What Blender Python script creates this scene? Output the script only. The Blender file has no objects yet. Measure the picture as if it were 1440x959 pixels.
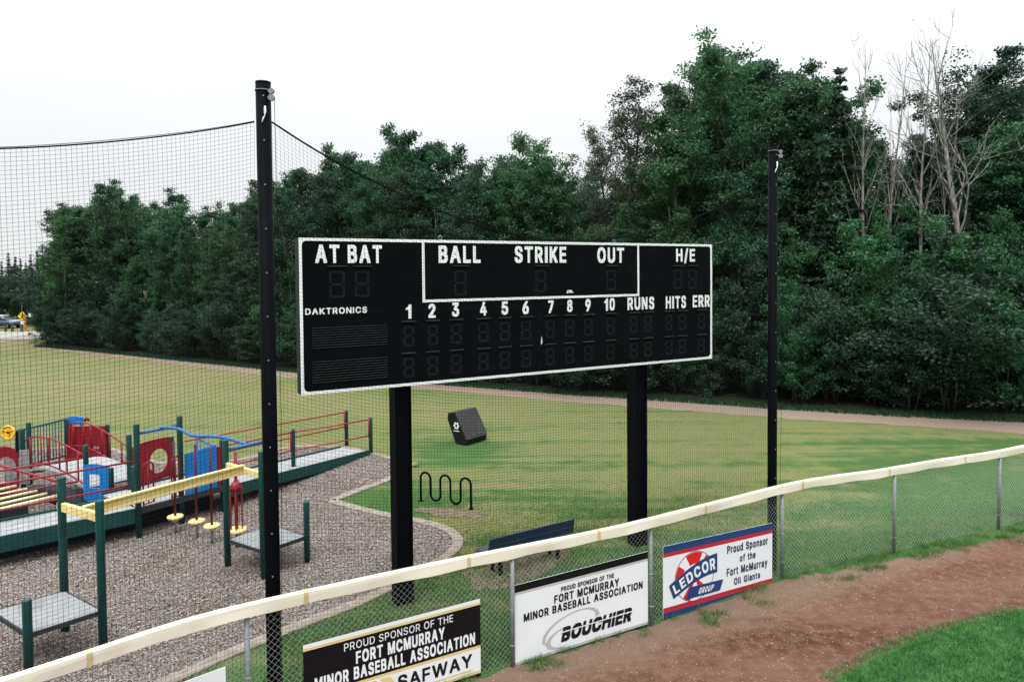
import bpy, math, random
import numpy as np
from mathutils import Vector

R = math.radians
rng = np.random.default_rng(11)
random.seed(11)
SC = bpy.context.scene
COL = SC.collection

# ------------------------------------------------------------------ camera
F = 1000.0                     # focal length in pixels of the 1440 px wide photograph
H = 5.7                        # camera height above the infield dirt
ROLL, PITCH, V0 = 0.0087, R(1.8), 415.5
cr, sr, cp, sp = math.cos(ROLL), math.sin(ROLL), math.cos(PITCH), math.sin(PITCH)
cam_r = np.array([cr, 0, -sr])
up0 = np.array([sr, 0, cr])
cam_f = np.array([0, 1, 0]) * cp - up0 * sp
cam_u = up0 * cp + np.array([0, 1, 0]) * sp
CAM = np.array([0, 0, H])
cam = bpy.data.cameras.new('camera')
camo = bpy.data.objects.new('camera', cam)
COL.objects.link(camo)
from mathutils import Matrix
camo.matrix_world = Matrix(((cam_r[0], cam_u[0], -cam_f[0], 0), (cam_r[1], cam_u[1], -cam_f[1], 0),
                            (cam_r[2], cam_u[2], -cam_f[2], H), (0, 0, 0, 1)))
cam.sensor_width = 36
cam.lens = 36 * F / 1440
cam.shift_y = -(479.5 - V0) / 1440
cam.clip_end = 2000
cam.clip_start = 0.1
SC.camera = camo

# ------------------------------------------------------------------ sky, sun, exposure
SUN_EL, SUN_AZ = R(58), R(205)          # azimuth clockwise from +Y
w = bpy.data.worlds.new('World')
SC.world = w
w.use_nodes = True
nt = w.node_tree
nt.nodes.clear()
sky = nt.nodes.new('ShaderNodeTexSky')
sky.sky_type = 'NISHITA'
sky.sun_disc = False
sky.sun_elevation = SUN_EL
sky.sun_rotation = SUN_AZ
sky.dust_density = 4
mx = nt.nodes.new('ShaderNodeMix')
mx.data_type = 'RGBA'
mx.inputs[0].default_value = 0.93        # thick even overcast over the blue
tcw = nt.nodes.new('ShaderNodeTexCoord')
spw = nt.nodes.new('ShaderNodeSeparateXYZ')
nt.links.new(tcw.outputs['Generated'], spw.inputs[0])
mrw = nt.nodes.new('ShaderNodeMapRange')     # an overcast sky is three times brighter overhead than at the horizon
mrw.inputs['From Min'].default_value = 0
mrw.inputs['From Max'].default_value = 1
mrw.inputs['To Min'].default_value = 5.25
mrw.inputs['To Max'].default_value = 25.0
pww = nt.nodes.new('ShaderNodeMath')
pww.operation = 'POWER'
pww.use_clamp = True
pww.inputs[1].default_value = 2.2
nt.links.new(spw.outputs[2], pww.inputs[0])
nt.links.new(pww.outputs[0], mrw.inputs[0])
tint = nt.nodes.new('ShaderNodeMix')
tint.data_type = 'RGBA'
tint.blend_type = 'MULTIPLY'
tint.inputs[0].default_value = 1
tint.inputs[7].default_value = (0.965, 0.985, 1.0, 1)
ncw = nt.nodes.new('ShaderNodeTexNoise')      # faint unevenness of the cloud
ncw.inputs['Scale'].default_value = 2.2
ncw.inputs['Detail'].default_value = 3
mpw = nt.nodes.new('ShaderNodeMapping')
mpw.inputs['Scale'].default_value = (1, 1, 3)
nt.links.new(tcw.outputs['Generated'], mpw.inputs[0])
nt.links.new(mpw.outputs[0], ncw.inputs['Vector'])
mlw = nt.nodes.new('ShaderNodeMath')
mlw.operation = 'MULTIPLY_ADD'
mlw.inputs[1].default_value = 0.16
mlw.inputs[2].default_value = 0.92
nt.links.new(ncw.outputs['Fac'], mlw.inputs[0])
mmw = nt.nodes.new('ShaderNodeMath')
mmw.operation = 'MULTIPLY'
nt.links.new(mrw.outputs[0], mmw.inputs[0])
nt.links.new(mlw.outputs[0], mmw.inputs[1])
nt.links.new(mmw.outputs[0], tint.inputs[6])
nt.links.new(tint.outputs[2], mx.inputs[7])
bg = nt.nodes.new('ShaderNodeBackground')
bg.inputs[1].default_value = 0.1
wo = nt.nodes.new('ShaderNodeOutputWorld')
nt.links.new(sky.outputs[0], mx.inputs[6])
nt.links.new(mx.outputs[2], bg.inputs[0])
nt.links.new(bg.outputs[0], wo.inputs[0])
sl = bpy.data.lights.new('sun', 'SUN')
sl.energy = 1.0
sl.angle = R(16)
sl.color = (1, 0.97, 0.92)
slo = bpy.data.objects.new('sun', sl)
COL.objects.link(slo)
sd = Vector((math.sin(SUN_AZ) * math.cos(SUN_EL), math.cos(SUN_AZ) * math.cos(SUN_EL), math.sin(SUN_EL)))
slo.rotation_euler = sd.to_track_quat('Z', 'Y').to_euler()
slo.location = (0, 0, 40)
vs = SC.view_settings
vs.view_transform = 'Standard'
vs.look = 'None'
vs.exposure = 0.85
vs.gamma = 1.0
vs.use_curve_mapping = False
SC.cycles.max_bounces = 6
SC.cycles.diffuse_bounces = 3
SC.cycles.transparent_max_bounces = 6
SC.cycles.use_denoising = True
SC.cycles.caustics_reflective = False
SC.cycles.caustics_refractive = False


# ------------------------------------------------------------------ placing helpers
def ray(px, py):
    return cam_f + cam_r * ((px - 720) / F) + cam_u * ((V0 - py) / F)


def G(px, py, z=0.0):                       # where the sight line through a pixel meets height z
    d = ray(px, py)
    return CAM + d * ((z - H) / d[2])


def U(px, D, z=0.0):                        # the point at depth D and height z in the column px
    X = (px - 720) / F * D
    for _ in range(4):
        a = X * sr + (z - H) * cr
        Dc = D * cp - a * sp
        X = ((px - 720) / F * Dc + (z - H) * sr) / cr
    return np.array([X, D, z])


def on_plane(px, py, A, n):
    d = ray(px, py)
    return CAM + d * (np.dot(A - CAM, n) / np.dot(d, n))


def V3(x, y, z):
    return np.array([x, y, z], float)


def unit(v):
    v = np.asarray(v, float)
    return v / np.linalg.norm(v)


ZUP = V3(0, 0, 1)


# ------------------------------------------------------------------ materials
def mat(name, col, rough=0.6, spec=0.3, var=0.12, scale=6.0, bump=0.0, bscale=60.0, metal=0.0, dirt=None, dscale=1.5, dlo=0.55):
    m = bpy.data.materials.new(name)
    m.use_nodes = True
    t = m.node_tree
    b = t.nodes['Principled BSDF']
    b.inputs['Roughness'].default_value = rough
    b.inputs['Specular IOR Level'].default_value = spec
    b.inputs['Metallic'].default_value = metal
    tc = t.nodes.new('ShaderNodeNewGeometry')
    nz = t.nodes.new('ShaderNodeTexNoise')
    nz.inputs['Scale'].default_value = scale
    nz.inputs['Detail'].default_value = 6
    t.links.new(tc.outputs['Position'], nz.inputs['Vector'])
    rp = t.nodes.new('ShaderNodeValToRGB')
    c = np.array(col[:3])
    rp.color_ramp.elements[0].position = 0.3
    rp.color_ramp.elements[0].color = (*np.clip(c * (1 - var), 0, 1), 1)
    rp.color_ramp.elements[1].position = 0.7
    rp.color_ramp.elements[1].color = (*np.clip(c * (1 + var), 0, 1), 1)
    t.links.new(nz.outputs['Fac'], rp.inputs[0])
    out = rp.outputs[0]
    if dirt is not None:
        n2 = t.nodes.new('ShaderNodeTexNoise')
        n2.inputs['Scale'].default_value = dscale
        n2.inputs['Detail'].default_value = 8
        t.links.new(tc.outputs['Position'], n2.inputs['Vector'])
        r2 = t.nodes.new('ShaderNodeValToRGB')
        r2.color_ramp.elements[0].position = dlo
        r2.color_ramp.elements[1].position = dlo + 0.2
        t.links.new(n2.outputs['Fac'], r2.inputs[0])
        mm = t.nodes.new('ShaderNodeMix')
        mm.data_type = 'RGBA'
        t.links.new(r2.outputs[0], mm.inputs[0])
        t.links.new(out, mm.inputs[6])
        mm.inputs[7].default_value = (*dirt, 1)
        out = mm.outputs[2]
    t.links.new(out, b.inputs['Base Color'])
    if bump:
        n3 = t.nodes.new('ShaderNodeTexNoise')
        n3.inputs['Scale'].default_value = bscale
        n3.inputs['Detail'].default_value = 4
        t.links.new(tc.outputs['Position'], n3.inputs['Vector'])
        bp = t.nodes.new('ShaderNodeBump')
        bp.inputs['Strength'].default_value = bump
        bp.inputs['Distance'].default_value = 0.02
        t.links.new(n3.outputs['Fac'], bp.inputs['Height'])
        t.links.new(bp.outputs[0], b.inputs['Normal'])
    return m


class NG:                                     # small node graph helper
    def __init__(s, name):
        s.m = bpy.data.materials.new(name)
        s.m.use_nodes = True
        s.t = s.m.node_tree
        s.b = s.t.nodes['Principled BSDF']
        s.pos = s.t.nodes.new('ShaderNodeNewGeometry').outputs['Position']

    def lk(s, a, b):
        if hasattr(a, 'links') and hasattr(a, 'is_output'):
            s.t.links.new(a, b)
        elif isinstance(a, tuple):
            b.default_value = (*a, 1) if len(a) == 3 and len(b.default_value) == 4 else a
        else:
            b.default_value = a

    def noise(s, scale, detail=4, vec=None, rough=0.5, dist=0.0):
        n = s.t.nodes.new('ShaderNodeTexNoise')
        n.inputs['Scale'].default_value = scale
        n.inputs['Detail'].default_value = detail
        n.inputs['Roughness'].default_value = rough
        n.inputs['Distortion'].default_value = dist
        s.lk(vec or s.pos, n.inputs['Vector'])
        return n.outputs['Fac']

    def mapv(s, rot=0.0, scale=(1, 1, 1), loc=(0, 0, 0)):
        n = s.t.nodes.new('ShaderNodeMapping')
        n.inputs['Rotation'].default_value = (0, 0, rot)
        n.inputs['Scale'].default_value = scale
        n.inputs['Location'].default_value = loc
        s.lk(s.pos, n.inputs['Vector'])
        return n.outputs[0]

    def ramp(s, fac, lo, hi, a=0.0, b=1.0):
        n = s.t.nodes.new('ShaderNodeMapRange')
        n.interpolation_type = 'SMOOTHSTEP'
        s.lk(fac, n.inputs['Value'])
        n.inputs['From Min'].default_value = lo
        n.inputs['From Max'].default_value = hi
        n.inputs['To Min'].default_value = a
        n.inputs['To Max'].default_value = b
        return n.outputs[0]

    def mix(s, fac, a, b, mode='MIX'):
        n = s.t.nodes.new('ShaderNodeMix')
        n.data_type = 'RGBA'
        n.blend_type = mode
        s.lk(fac, n.inputs[0])
        s.lk(a, n.inputs[6])
        s.lk(b, n.inputs[7])
        return n.outputs[2]

    def math(s, op, a, b=0.0):
        n = s.t.nodes.new('ShaderNodeMath')
        n.operation = op
        s.lk(a, n.inputs[0])
        s.lk(b, n.inputs[1])
        return n.outputs[0]

    def dot(s, v, off=0.0):
        n = s.t.nodes.new('ShaderNodeVectorMath')
        n.operation = 'DOT_PRODUCT'
        s.lk(s.pos, n.inputs[0])
        n.inputs[1].default_value = v
        return s.math('ADD', n.outputs['Value'], off)

    def dist(s, p):
        n = s.t.nodes.new('ShaderNodeVectorMath')
        n.operation = 'DISTANCE'
        s.lk(s.pos, n.inputs[0])
        n.inputs[1].default_value = p
        return n.outputs['Value']

    def voronoi(s, scale, feature='F1', out='Distance', vec=None):
        n = s.t.nodes.new('ShaderNodeTexVoronoi')
        n.feature = feature
        n.inputs['Scale'].default_value = scale
        s.lk(vec or s.pos, n.inputs['Vector'])
        return n.outputs[out]

    def bump(s, h, strength, dist):
        n = s.t.nodes.new('ShaderNodeBump')
        n.inputs['Strength'].default_value = strength
        n.inputs['Distance'].default_value = dist
        s.lk(h, n.inputs['Height'])
        s.lk(n.outputs[0], s.b.inputs['Normal'])

    def done(s, col, rough=0.9, spec=0.15):
        s.lk(col, s.b.inputs['Base Color'])
        s.b.inputs['Roughness'].default_value = rough
        s.b.inputs['Specular IOR Level'].default_value = spec
        return s.m


# fence line as n.p + off : positive behind the fence
FN = (-0.470, 0.883, 0.0)
FO = -9.05


def grass_material(name, blades=False):
    g = NG(name)
    streak = g.noise(0.6, 5, g.mapv(R(30), (0.10, 1.5, 1)), 0.6, 0.35)
    strk2 = g.noise(1.9, 4, g.mapv(R(30), (0.07, 1.6, 1), (5, 2, 0)), 0.55, 0.2)
    big = g.noise(0.16, 3, g.mapv(0, (1, 1, 1), (3.2, 1.7, 0)))
    mid = g.noise(1.3, 5, None, 0.65)
    fine = g.noise(22.0, 4, g.mapv(R(20), (1, 2.0, 1)), 0.7)
    vfine = g.noise(75.0, 2, None, 0.6)
    GR, YE, BR = (0.066, 0.145, 0.040), (0.195, 0.212, 0.082), (0.27, 0.225, 0.125)
    dry = g.math('ADD', g.math('MULTIPLY', streak, 0.75), g.math('MULTIPLY', big, 0.55))
    dry = g.math('ADD', dry, g.math('MULTIPLY', g.math('SUBTRACT', strk2, 0.5), 0.55))
    dry = g.math('ADD', dry, g.math('MULTIPLY', g.math('SUBTRACT', mid, 0.5), 0.5))
    # growth is lusher along the fence, round the bin and in the wedge of lawn by the gravel
    d = g.dot(FN, FO)
    wob = g.math('MULTIPLY', g.math('SUBTRACT', mid, 0.5), 6.0)
    lush = g.ramp(g.math('ADD', d, wob), -1.0, 10.0, 0.30, 0.0)
    for p, r0, r1 in (((-1.9, 22.6, 0), 0.3, 2.8), ((-3.4, 17.6, 0), 0.6, 3.2)):
        lush = g.math('MAXIMUM', lush, g.ramp(g.dist(p), r0, r1, 0.34, 0.0))
    far = g.ramp(g.dot((-0.47, 0.883, 0), 0), 22.0, 40.0, 0.0, 0.08)
    dry = g.math('ADD', g.math('SUBTRACT', dry, lush), far)
    col = g.mix(g.ramp(dry, 0.36, 0.66), GR, YE)
    col = g.mix(g.ramp(dry, 0.68, 0.92), col, BR)
    inner = g.ramp(d, -0.6, -1.4)
    lawn = g.mix(g.ramp(g.noise(3.5, 6, None, 0.75), 0.35, 0.7), (0.036, 0.150, 0.042), (0.115, 0.270, 0.085))
    col = g.mix(inner, col, lawn)
    col = g.mix(g.ramp(fine, 0.30, 0.72), g.mix(1.0, col, (0.52, 0.56, 0.52), 'MULTIPLY'), g.mix(1.0, col, (1.38, 1.34, 1.3), 'MULTIPLY'))
    if blades:
        col = g.mix(g.ramp(vfine, 0.35, 0.7), g.mix(1.0, col, (0.8, 0.84, 0.8), 'MULTIPLY'), g.mix(1.0, col, (1.6, 1.5, 1.45), 'MULTIPLY'))
    else:
        col = g.mix(g.ramp(vfine, 0.35, 0.7), g.mix(1.0, col, (0.7, 0.72, 0.7), 'MULTIPLY'), col)
        g.bump(g.math('ADD', fine, g.math('MULTIPLY', vfine, 0.5)), 0.7, 0.05)
    return g.done(col, 0.85, 0.12)


M = {}
M['grass'] = grass_material('lawn_grass')
M['blades'] = grass_material('lawn_blades', True)


def dirt_material():
    g = NG('warning_track_dirt')
    a = g.noise(0.7, 6, g.mapv(R(28), (0.35, 1.3, 1)), 0.62, 0.4)
    b = g.noise(5.0, 6, None, 0.7)
    c = g.noise(60.0, 3, None, 0.7)
    col = g.mix(g.ramp(a, 0.3, 0.7), (0.074, 0.029, 0.019), (0.172, 0.088, 0.060))
    col = g.mix(g.ramp(b, 0.35, 0.75), col, (0.182, 0.108, 0.076))
    d = g.dot(FN, FO)
    edge = g.ramp(g.math('ADD', d, g.math('MULTIPLY', b, 0.8)), -0.9, 0.1, 0, 0.75)
    col = g.mix(edge, col, (0.195, 0.143, 0.106))
    col = g.mix(g.ramp(c, 0.3, 0.75), g.mix(1.0, col, (0.7, 0.68, 0.68), 'MULTIPLY'), g.mix(1.0, col, (1.22, 1.2, 1.2), 'MULTIPLY'))
    st = g.voronoi(26.0)
    sel = g.voronoi(26.0, out='Color')
    sp_ = g.t.nodes.new('ShaderNodeSeparateColor')
    g.lk(sel, sp_.inputs[0])
    stone = g.math('MULTIPLY', g.math('LESS_THAN', st, 0.22), g.math('GREATER_THAN', sp_.outputs[0], 0.94))
    col = g.mix(stone, col, (0.42, 0.36, 0.31))
    g.bump(g.math('ADD', b, g.math('MULTIPLY', c, 0.4)), 0.8, 0.05)
    return g.done(col, 0.95, 0.1)


def chip_material(name):
    g = NG(name)
    v = g.voronoi(34.0, out='Color', vec=g.mapv(R(30), (1, 1.9, 1)))
    sp_ = g.t.nodes.new('ShaderNodeSeparateColor')
    g.lk(v, sp_.inputs[0])
    dd = g.voronoi(34.0, vec=g.mapv(R(30), (1, 1.9, 1)))
    big = g.noise(0.6, 4, None, 0.6)
    col = g.mix(sp_.outputs[0], (0.10, 0.082, 0.074), (0.43, 0.375, 0.345))
    col = g.mix(g.ramp(dd, 0.35, 0.7), col, (0.045, 0.037, 0.033))
    col = g.mix(g.ramp(big, 0.4, 0.7), col, g.mix(1.0, col, (0.78, 0.72, 0.68), 'MULTIPLY'))
    g.bump(sp_.outputs[1], 0.9, 0.03)
    return g.done(col, 0.95, 0.1)


def leaf_material(name, dark, light, trans=0.25):
    g = NG(name)
    at = g.t.nodes.new('ShaderNodeAttribute')
    at.attribute_name = 'leafvar'
    oi = g.t.nodes.new('ShaderNodeObjectInfo')
    f = g.math('ADD', g.math('MULTIPLY', at.outputs['Fac'], 0.85), g.math('MULTIPLY', g.math('SUBTRACT', oi.outputs['Random'], 0.5), 0.45))
    col = g.mix(f, dark, light)
    # from tree to tree the green leans to blue or to yellow
    r7 = g.math('FRACT', g.math('MULTIPLY', oi.outputs['Random'], 7.31))
    col = g.mix(g.math('MULTIPLY', r7, 0.45), col, g.mix(1.0, col, (1.55, 1.05, 0.75), 'MULTIPLY'))
    g.done(col, 0.55, 0.25)
    tr = g.t.nodes.new('ShaderNodeBsdfTranslucent')
    g.lk(col, tr.inputs[0])
    ms = g.t.nodes.new('ShaderNodeMixShader')
    ms.inputs[0].default_value = trans
    out = g.t.nodes['Material Output']
    g.lk(g.b.outputs[0], ms.inputs[1])
    g.lk(tr.outputs[0], ms.inputs[2])
    g.lk(ms.outputs[0], out.inputs[0])
    return g.m


def bark_material(name, a, b):
    g = NG(name)
    n = g.noise(9.0, 5, g.mapv(0, (1, 1, 0.35)), 0.65)
    return g.done(g.mix(g.ramp(n, 0.35, 0.7), a, b), 0.9, 0.1)


M['dirt'] = dirt_material()
M['chips'] = chip_material('playground_chips')
M['chip'] = mat('loose_chips', (0.27, 0.232, 0.212), 0.95, 0.1, 0.8, 29.0)
M['path'] = mat('gravel_path', (0.215, 0.170, 0.135), 0.95, 0.1, 0.28, 14.0, 0.4, 70, dirt=(0.22, 0.19, 0.12), dscale=0.8, dlo=0.58)
M['road'] = mat('road_surface', (0.30, 0.29, 0.28), 0.9, 0.2, 0.12, 2.0)
M['kerb'] = mat('kerb_concrete', (0.235, 0.20, 0.170), 0.9, 0.2, 0.28, 7.0, 0.3, 50, dirt=(0.2, 0.16, 0.12), dscale=3)
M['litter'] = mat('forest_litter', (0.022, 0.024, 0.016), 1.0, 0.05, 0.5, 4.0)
M['soil'] = mat('bare_soil', (0.15, 0.115, 0.085), 0.95, 0.1, 0.35, 9.0, 0.5, 60)
M['poplar'] = leaf_material('poplar_leaf', (0.013, 0.043, 0.025), (0.066, 0.185, 0.084), 0.32)
M['darkleaf'] = leaf_material('dark_leaf', (0.011, 0.031, 0.022), (0.042, 0.100, 0.060), 0.3)
M['bright'] = leaf_material('sapling_leaf', (0.013, 0.052, 0.027), (0.060, 0.195, 0.088), 0.32)
M['needle'] = leaf_material('spruce_needle', (0.010, 0.026, 0.022), (0.032, 0.070, 0.050), 0.1)
M['olive'] = leaf_material('thin_leaf', (0.026, 0.044, 0.031), (0.070, 0.105, 0.068))
M['bark'] = bark_material('grey_bark', (0.055, 0.050, 0.044), (0.16, 0.15, 0.135))
M['palebark'] = bark_material('pale_bark', (0.10, 0.092, 0.086), (0.33, 0.31, 0.29))
M['darkbark'] = bark_material('dark_bark', (0.028, 0.025, 0.022), (0.075, 0.068, 0.06))
M['black'] = mat('black_paint', (0.0014, 0.0018, 0.0034), 0.6, 0.05, 0.25, 3.0, dirt=(0.004, 0.005, 0.008), dscale=4, dlo=0.6)
M['face'] = mat('scoreboard_face', (0.0016, 0.0020, 0.0034), 0.8, 0.06, 0.2, 3.0, dirt=(0.005, 0.006, 0.009), dscale=2.5, dlo=0.62)
M['seg'] = mat('dark_segment', (0.0065, 0.009, 0.011), 0.6, 0.1, 0.2, 8.0)
M['hood'] = mat('digit_hood', (0.026, 0.029, 0.032), 0.6, 0.2, 0.3, 8.0)
M['boardside'] = mat('scoreboard_side', (0.012, 0.018, 0.027), 0.6, 0.1, 0.2, 5.0)
M['white'] = mat('white_vinyl', (0.80, 0.81, 0.82), 0.6, 0.25, 0.03, 5.0)
M['signwhite'] = mat('sign_white', (0.70, 0.72, 0.75), 0.35, 0.3, 0.03, 2.0, dirt=(0.58, 0.59, 0.60), dscale=5, dlo=0.64)
M['signblack'] = mat('sign_black', (0.004, 0.004, 0.006), 0.4, 0.25, 0.2, 4.0)
M['ink'] = mat('lettering_black', (0.008, 0.008, 0.012), 0.5, 0.2, 0.1, 4.0)
M['gold'] = mat('gold_stripe', (0.62, 0.50, 0.22), 0.45, 0.3, 0.08, 6.0)
M['silver'] = mat('silver_stripe', (0.43, 0.42, 0.40), 0.45, 0.3, 0.08, 6.0)
M['navy'] = mat('sign_navy', (0.012, 0.045, 0.145), 0.4, 0.3, 0.06, 4.0)
M['navyink'] = mat('lettering_navy', (0.014, 0.035, 0.085), 0.5, 0.2, 0.06, 4.0)
M['signred'] = mat('sign_red', (0.42, 0.018, 0.035), 0.4, 0.3, 0.06, 4.0)
M['logored'] = mat('logo_red', (0.60, 0.012, 0.014), 0.4, 0.3, 0.04, 4.0)
M['cap'] = mat('cream_rail_cover', (0.66, 0.605, 0.50), 0.5, 0.3, 0.06, 1.2, dirt=(0.56, 0.49, 0.37), dscale=1.3, dlo=0.55)
M['seam'] = mat('yellowed_seam', (0.50, 0.40, 0.20), 0.55, 0.25, 0.1, 10.0)
M['galv'] = mat('galvanised_steel', (0.20, 0.22, 0.235), 0.5, 0.4, 0.15, 14.0, metal=0.25, dirt=(0.14, 0.15, 0.155), dscale=9)
M['wire'] = mat('chain_link_wire', (0.40, 0.44, 0.43), 0.5, 0.4, 0.1, 10.0, metal=0.2)
M['twine'] = mat('net_twine', (0.006, 0.007, 0.008), 0.9, 0.05, 0.1, 10.0)
M['pgreen'] = mat('play_green', (0.005, 0.050, 0.046), 0.45, 0.3, 0.16, 4.0, dirt=(0.010, 0.070, 0.064), dscale=5)
M['pred'] = mat('play_red', (0.225, 0.006, 0.015), 0.4, 0.35, 0.12, 4.0, dirt=(0.24, 0.015, 0.025), dscale=5)
M['maroon'] = mat('play_maroon', (0.085, 0.004, 0.010), 0.45, 0.3, 0.15, 4.0)
M['prail'] = mat('play_red_rail', (0.30, 0.022, 0.028), 0.45, 0.35, 0.2, 4.0)
M['pblue'] = mat('play_blue', (0.010, 0.165, 0.50), 0.4, 0.35, 0.1, 4.0, dirt=(0.03, 0.21, 0.52), dscale=4)
M['pbluebar'] = mat('play_blue_bar', (0.010, 0.115, 0.30), 0.4, 0.4, 0.1, 4.0)
M['pteal'] = mat('play_teal_bar', (0.010, 0.070, 0.105), 0.45, 0.35, 0.1, 4.0)
M['pyellow'] = mat('play_yellow', (0.70, 0.57, 0.25), 0.5, 0.3, 0.1, 5.0, dirt=(0.66, 0.46, 0.16), dscale=6)
M['pale'] = mat('play_pale_yellow', (0.70, 0.62, 0.36), 0.5, 0.3, 0.1, 5.0)
M['bold'] = mat('wheel_yellow', (0.80, 0.46, 0.02), 0.4, 0.35, 0.06, 5.0)
M['platform'] = mat('platform_grey', (0.235, 0.245, 0.25), 0.8, 0.2, 0.14, 9.0, 0.3, 60, dirt=(0.15, 0.15, 0.15), dscale=2)
M['deck'] = mat('deck_grey', (0.29, 0.295, 0.305), 0.8, 0.2, 0.16, 9.0, 0.3, 60, dirt=(0.21, 0.205, 0.20), dscale=2)
M['skirt'] = mat('deck_edge', (0.03, 0.035, 0.04), 0.7, 0.2, 0.1, 9.0)
M['rubber'] = mat('black_rubber', (0.012, 0.014, 0.022), 0.7, 0.2, 0.2, 5.0)
M['bluebench'] = mat('bench_blue', (0.016, 0.032, 0.07), 0.4, 0.45, 0.1, 5.0, dirt=(0.03, 0.055, 0.10), dscale=6)
M['bin'] = mat('bin_charcoal', (0.036, 0.034, 0.036), 0.6, 0.25, 0.12, 7.0, dirt=(0.055, 0.05, 0.05), dscale=4)
M['bindark'] = mat('bin_black', (0.006, 0.006, 0.007), 0.6, 0.2, 0.2, 7.0)
M['carblue'] = mat('car_paint_blue', (0.008, 0.022, 0.06), 0.25, 0.6, 0.05, 3.0)
M['carsilver'] = mat('car_paint_silver', (0.40, 0.50, 0.58), 0.25, 0.6, 0.05, 3.0)
M['glass'] = mat('dark_glass', (0.02, 0.03, 0.035), 0.08, 0.7, 0.05, 3.0)
M['tyre'] = mat('tyre_rubber', (0.012, 0.012, 0.013), 0.85, 0.1, 0.1, 6.0)
M['signyel'] = mat('warning_yellow', (0.86, 0.52, 0.01), 0.4, 0.35, 0.05, 5.0)
M['orange'] = mat('hydrant_orange', (0.42, 0.17, 0.05), 0.5, 0.3, 0.2, 8.0)
M['wood'] = mat('weathered_wood', (0.085, 0.075, 0.065), 0.85, 0.15, 0.3, 8.0)
M['drop'] = mat('pale_dropping', (0.55, 0.55, 0.55), 0.8, 0.1, 0.1, 20.0)


# ------------------------------------------------------------------ mesh helpers
def tag(o, label=None, cat=None, group=None, kind=None):
    if label:
        o['label'] = label
    if cat:
        o['category'] = cat
    if group:
        o['group'] = group
    if kind:
        o['kind'] = kind
    return o


def origin_of(p):
    o = V3(0, 0, 0)
    while p is not None:
        o = o + np.array(p.location)
        p = p.parent
    return o


def thing(name, label, cat, loc, group=None):
    o = bpy.data.objects.new(name, None)
    o.empty_display_size = 0.3
    COL.objects.link(o)
    o.location = tuple(float(c) for c in loc)
    return tag(o, label, cat, group)


def raw_mesh(name, verts, faces_flat, counts, smooth=None):
    me = bpy.data.meshes.new(name)
    verts = np.asarray(verts, np.float32).reshape(-1, 3)
    faces_flat = np.asarray(faces_flat, np.int32).ravel()
    counts = np.asarray(counts, np.int32)
    me.vertices.add(len(verts))
    me.vertices.foreach_set('co', verts.ravel())
    me.loops.add(len(faces_flat))
    me.loops.foreach_set('vertex_index', faces_flat)
    me.polygons.add(len(counts))
    st = np.zeros(len(counts), np.int32)
    st[1:] = np.cumsum(counts)[:-1]
    me.polygons.foreach_set('loop_start', st)
    if smooth is not None:
        me.polygons.foreach_set('use_smooth', np.asarray(smooth, bool))
    me.update(calc_edges=True)
    me.validate()
    return me


def link(name, me, m, parent=None):
    if m is not None:
        me.materials.append(m)
    o = bpy.data.objects.new(name, me)
    COL.objects.link(o)
    if parent is not None:
        o.parent = parent
    return o


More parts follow.
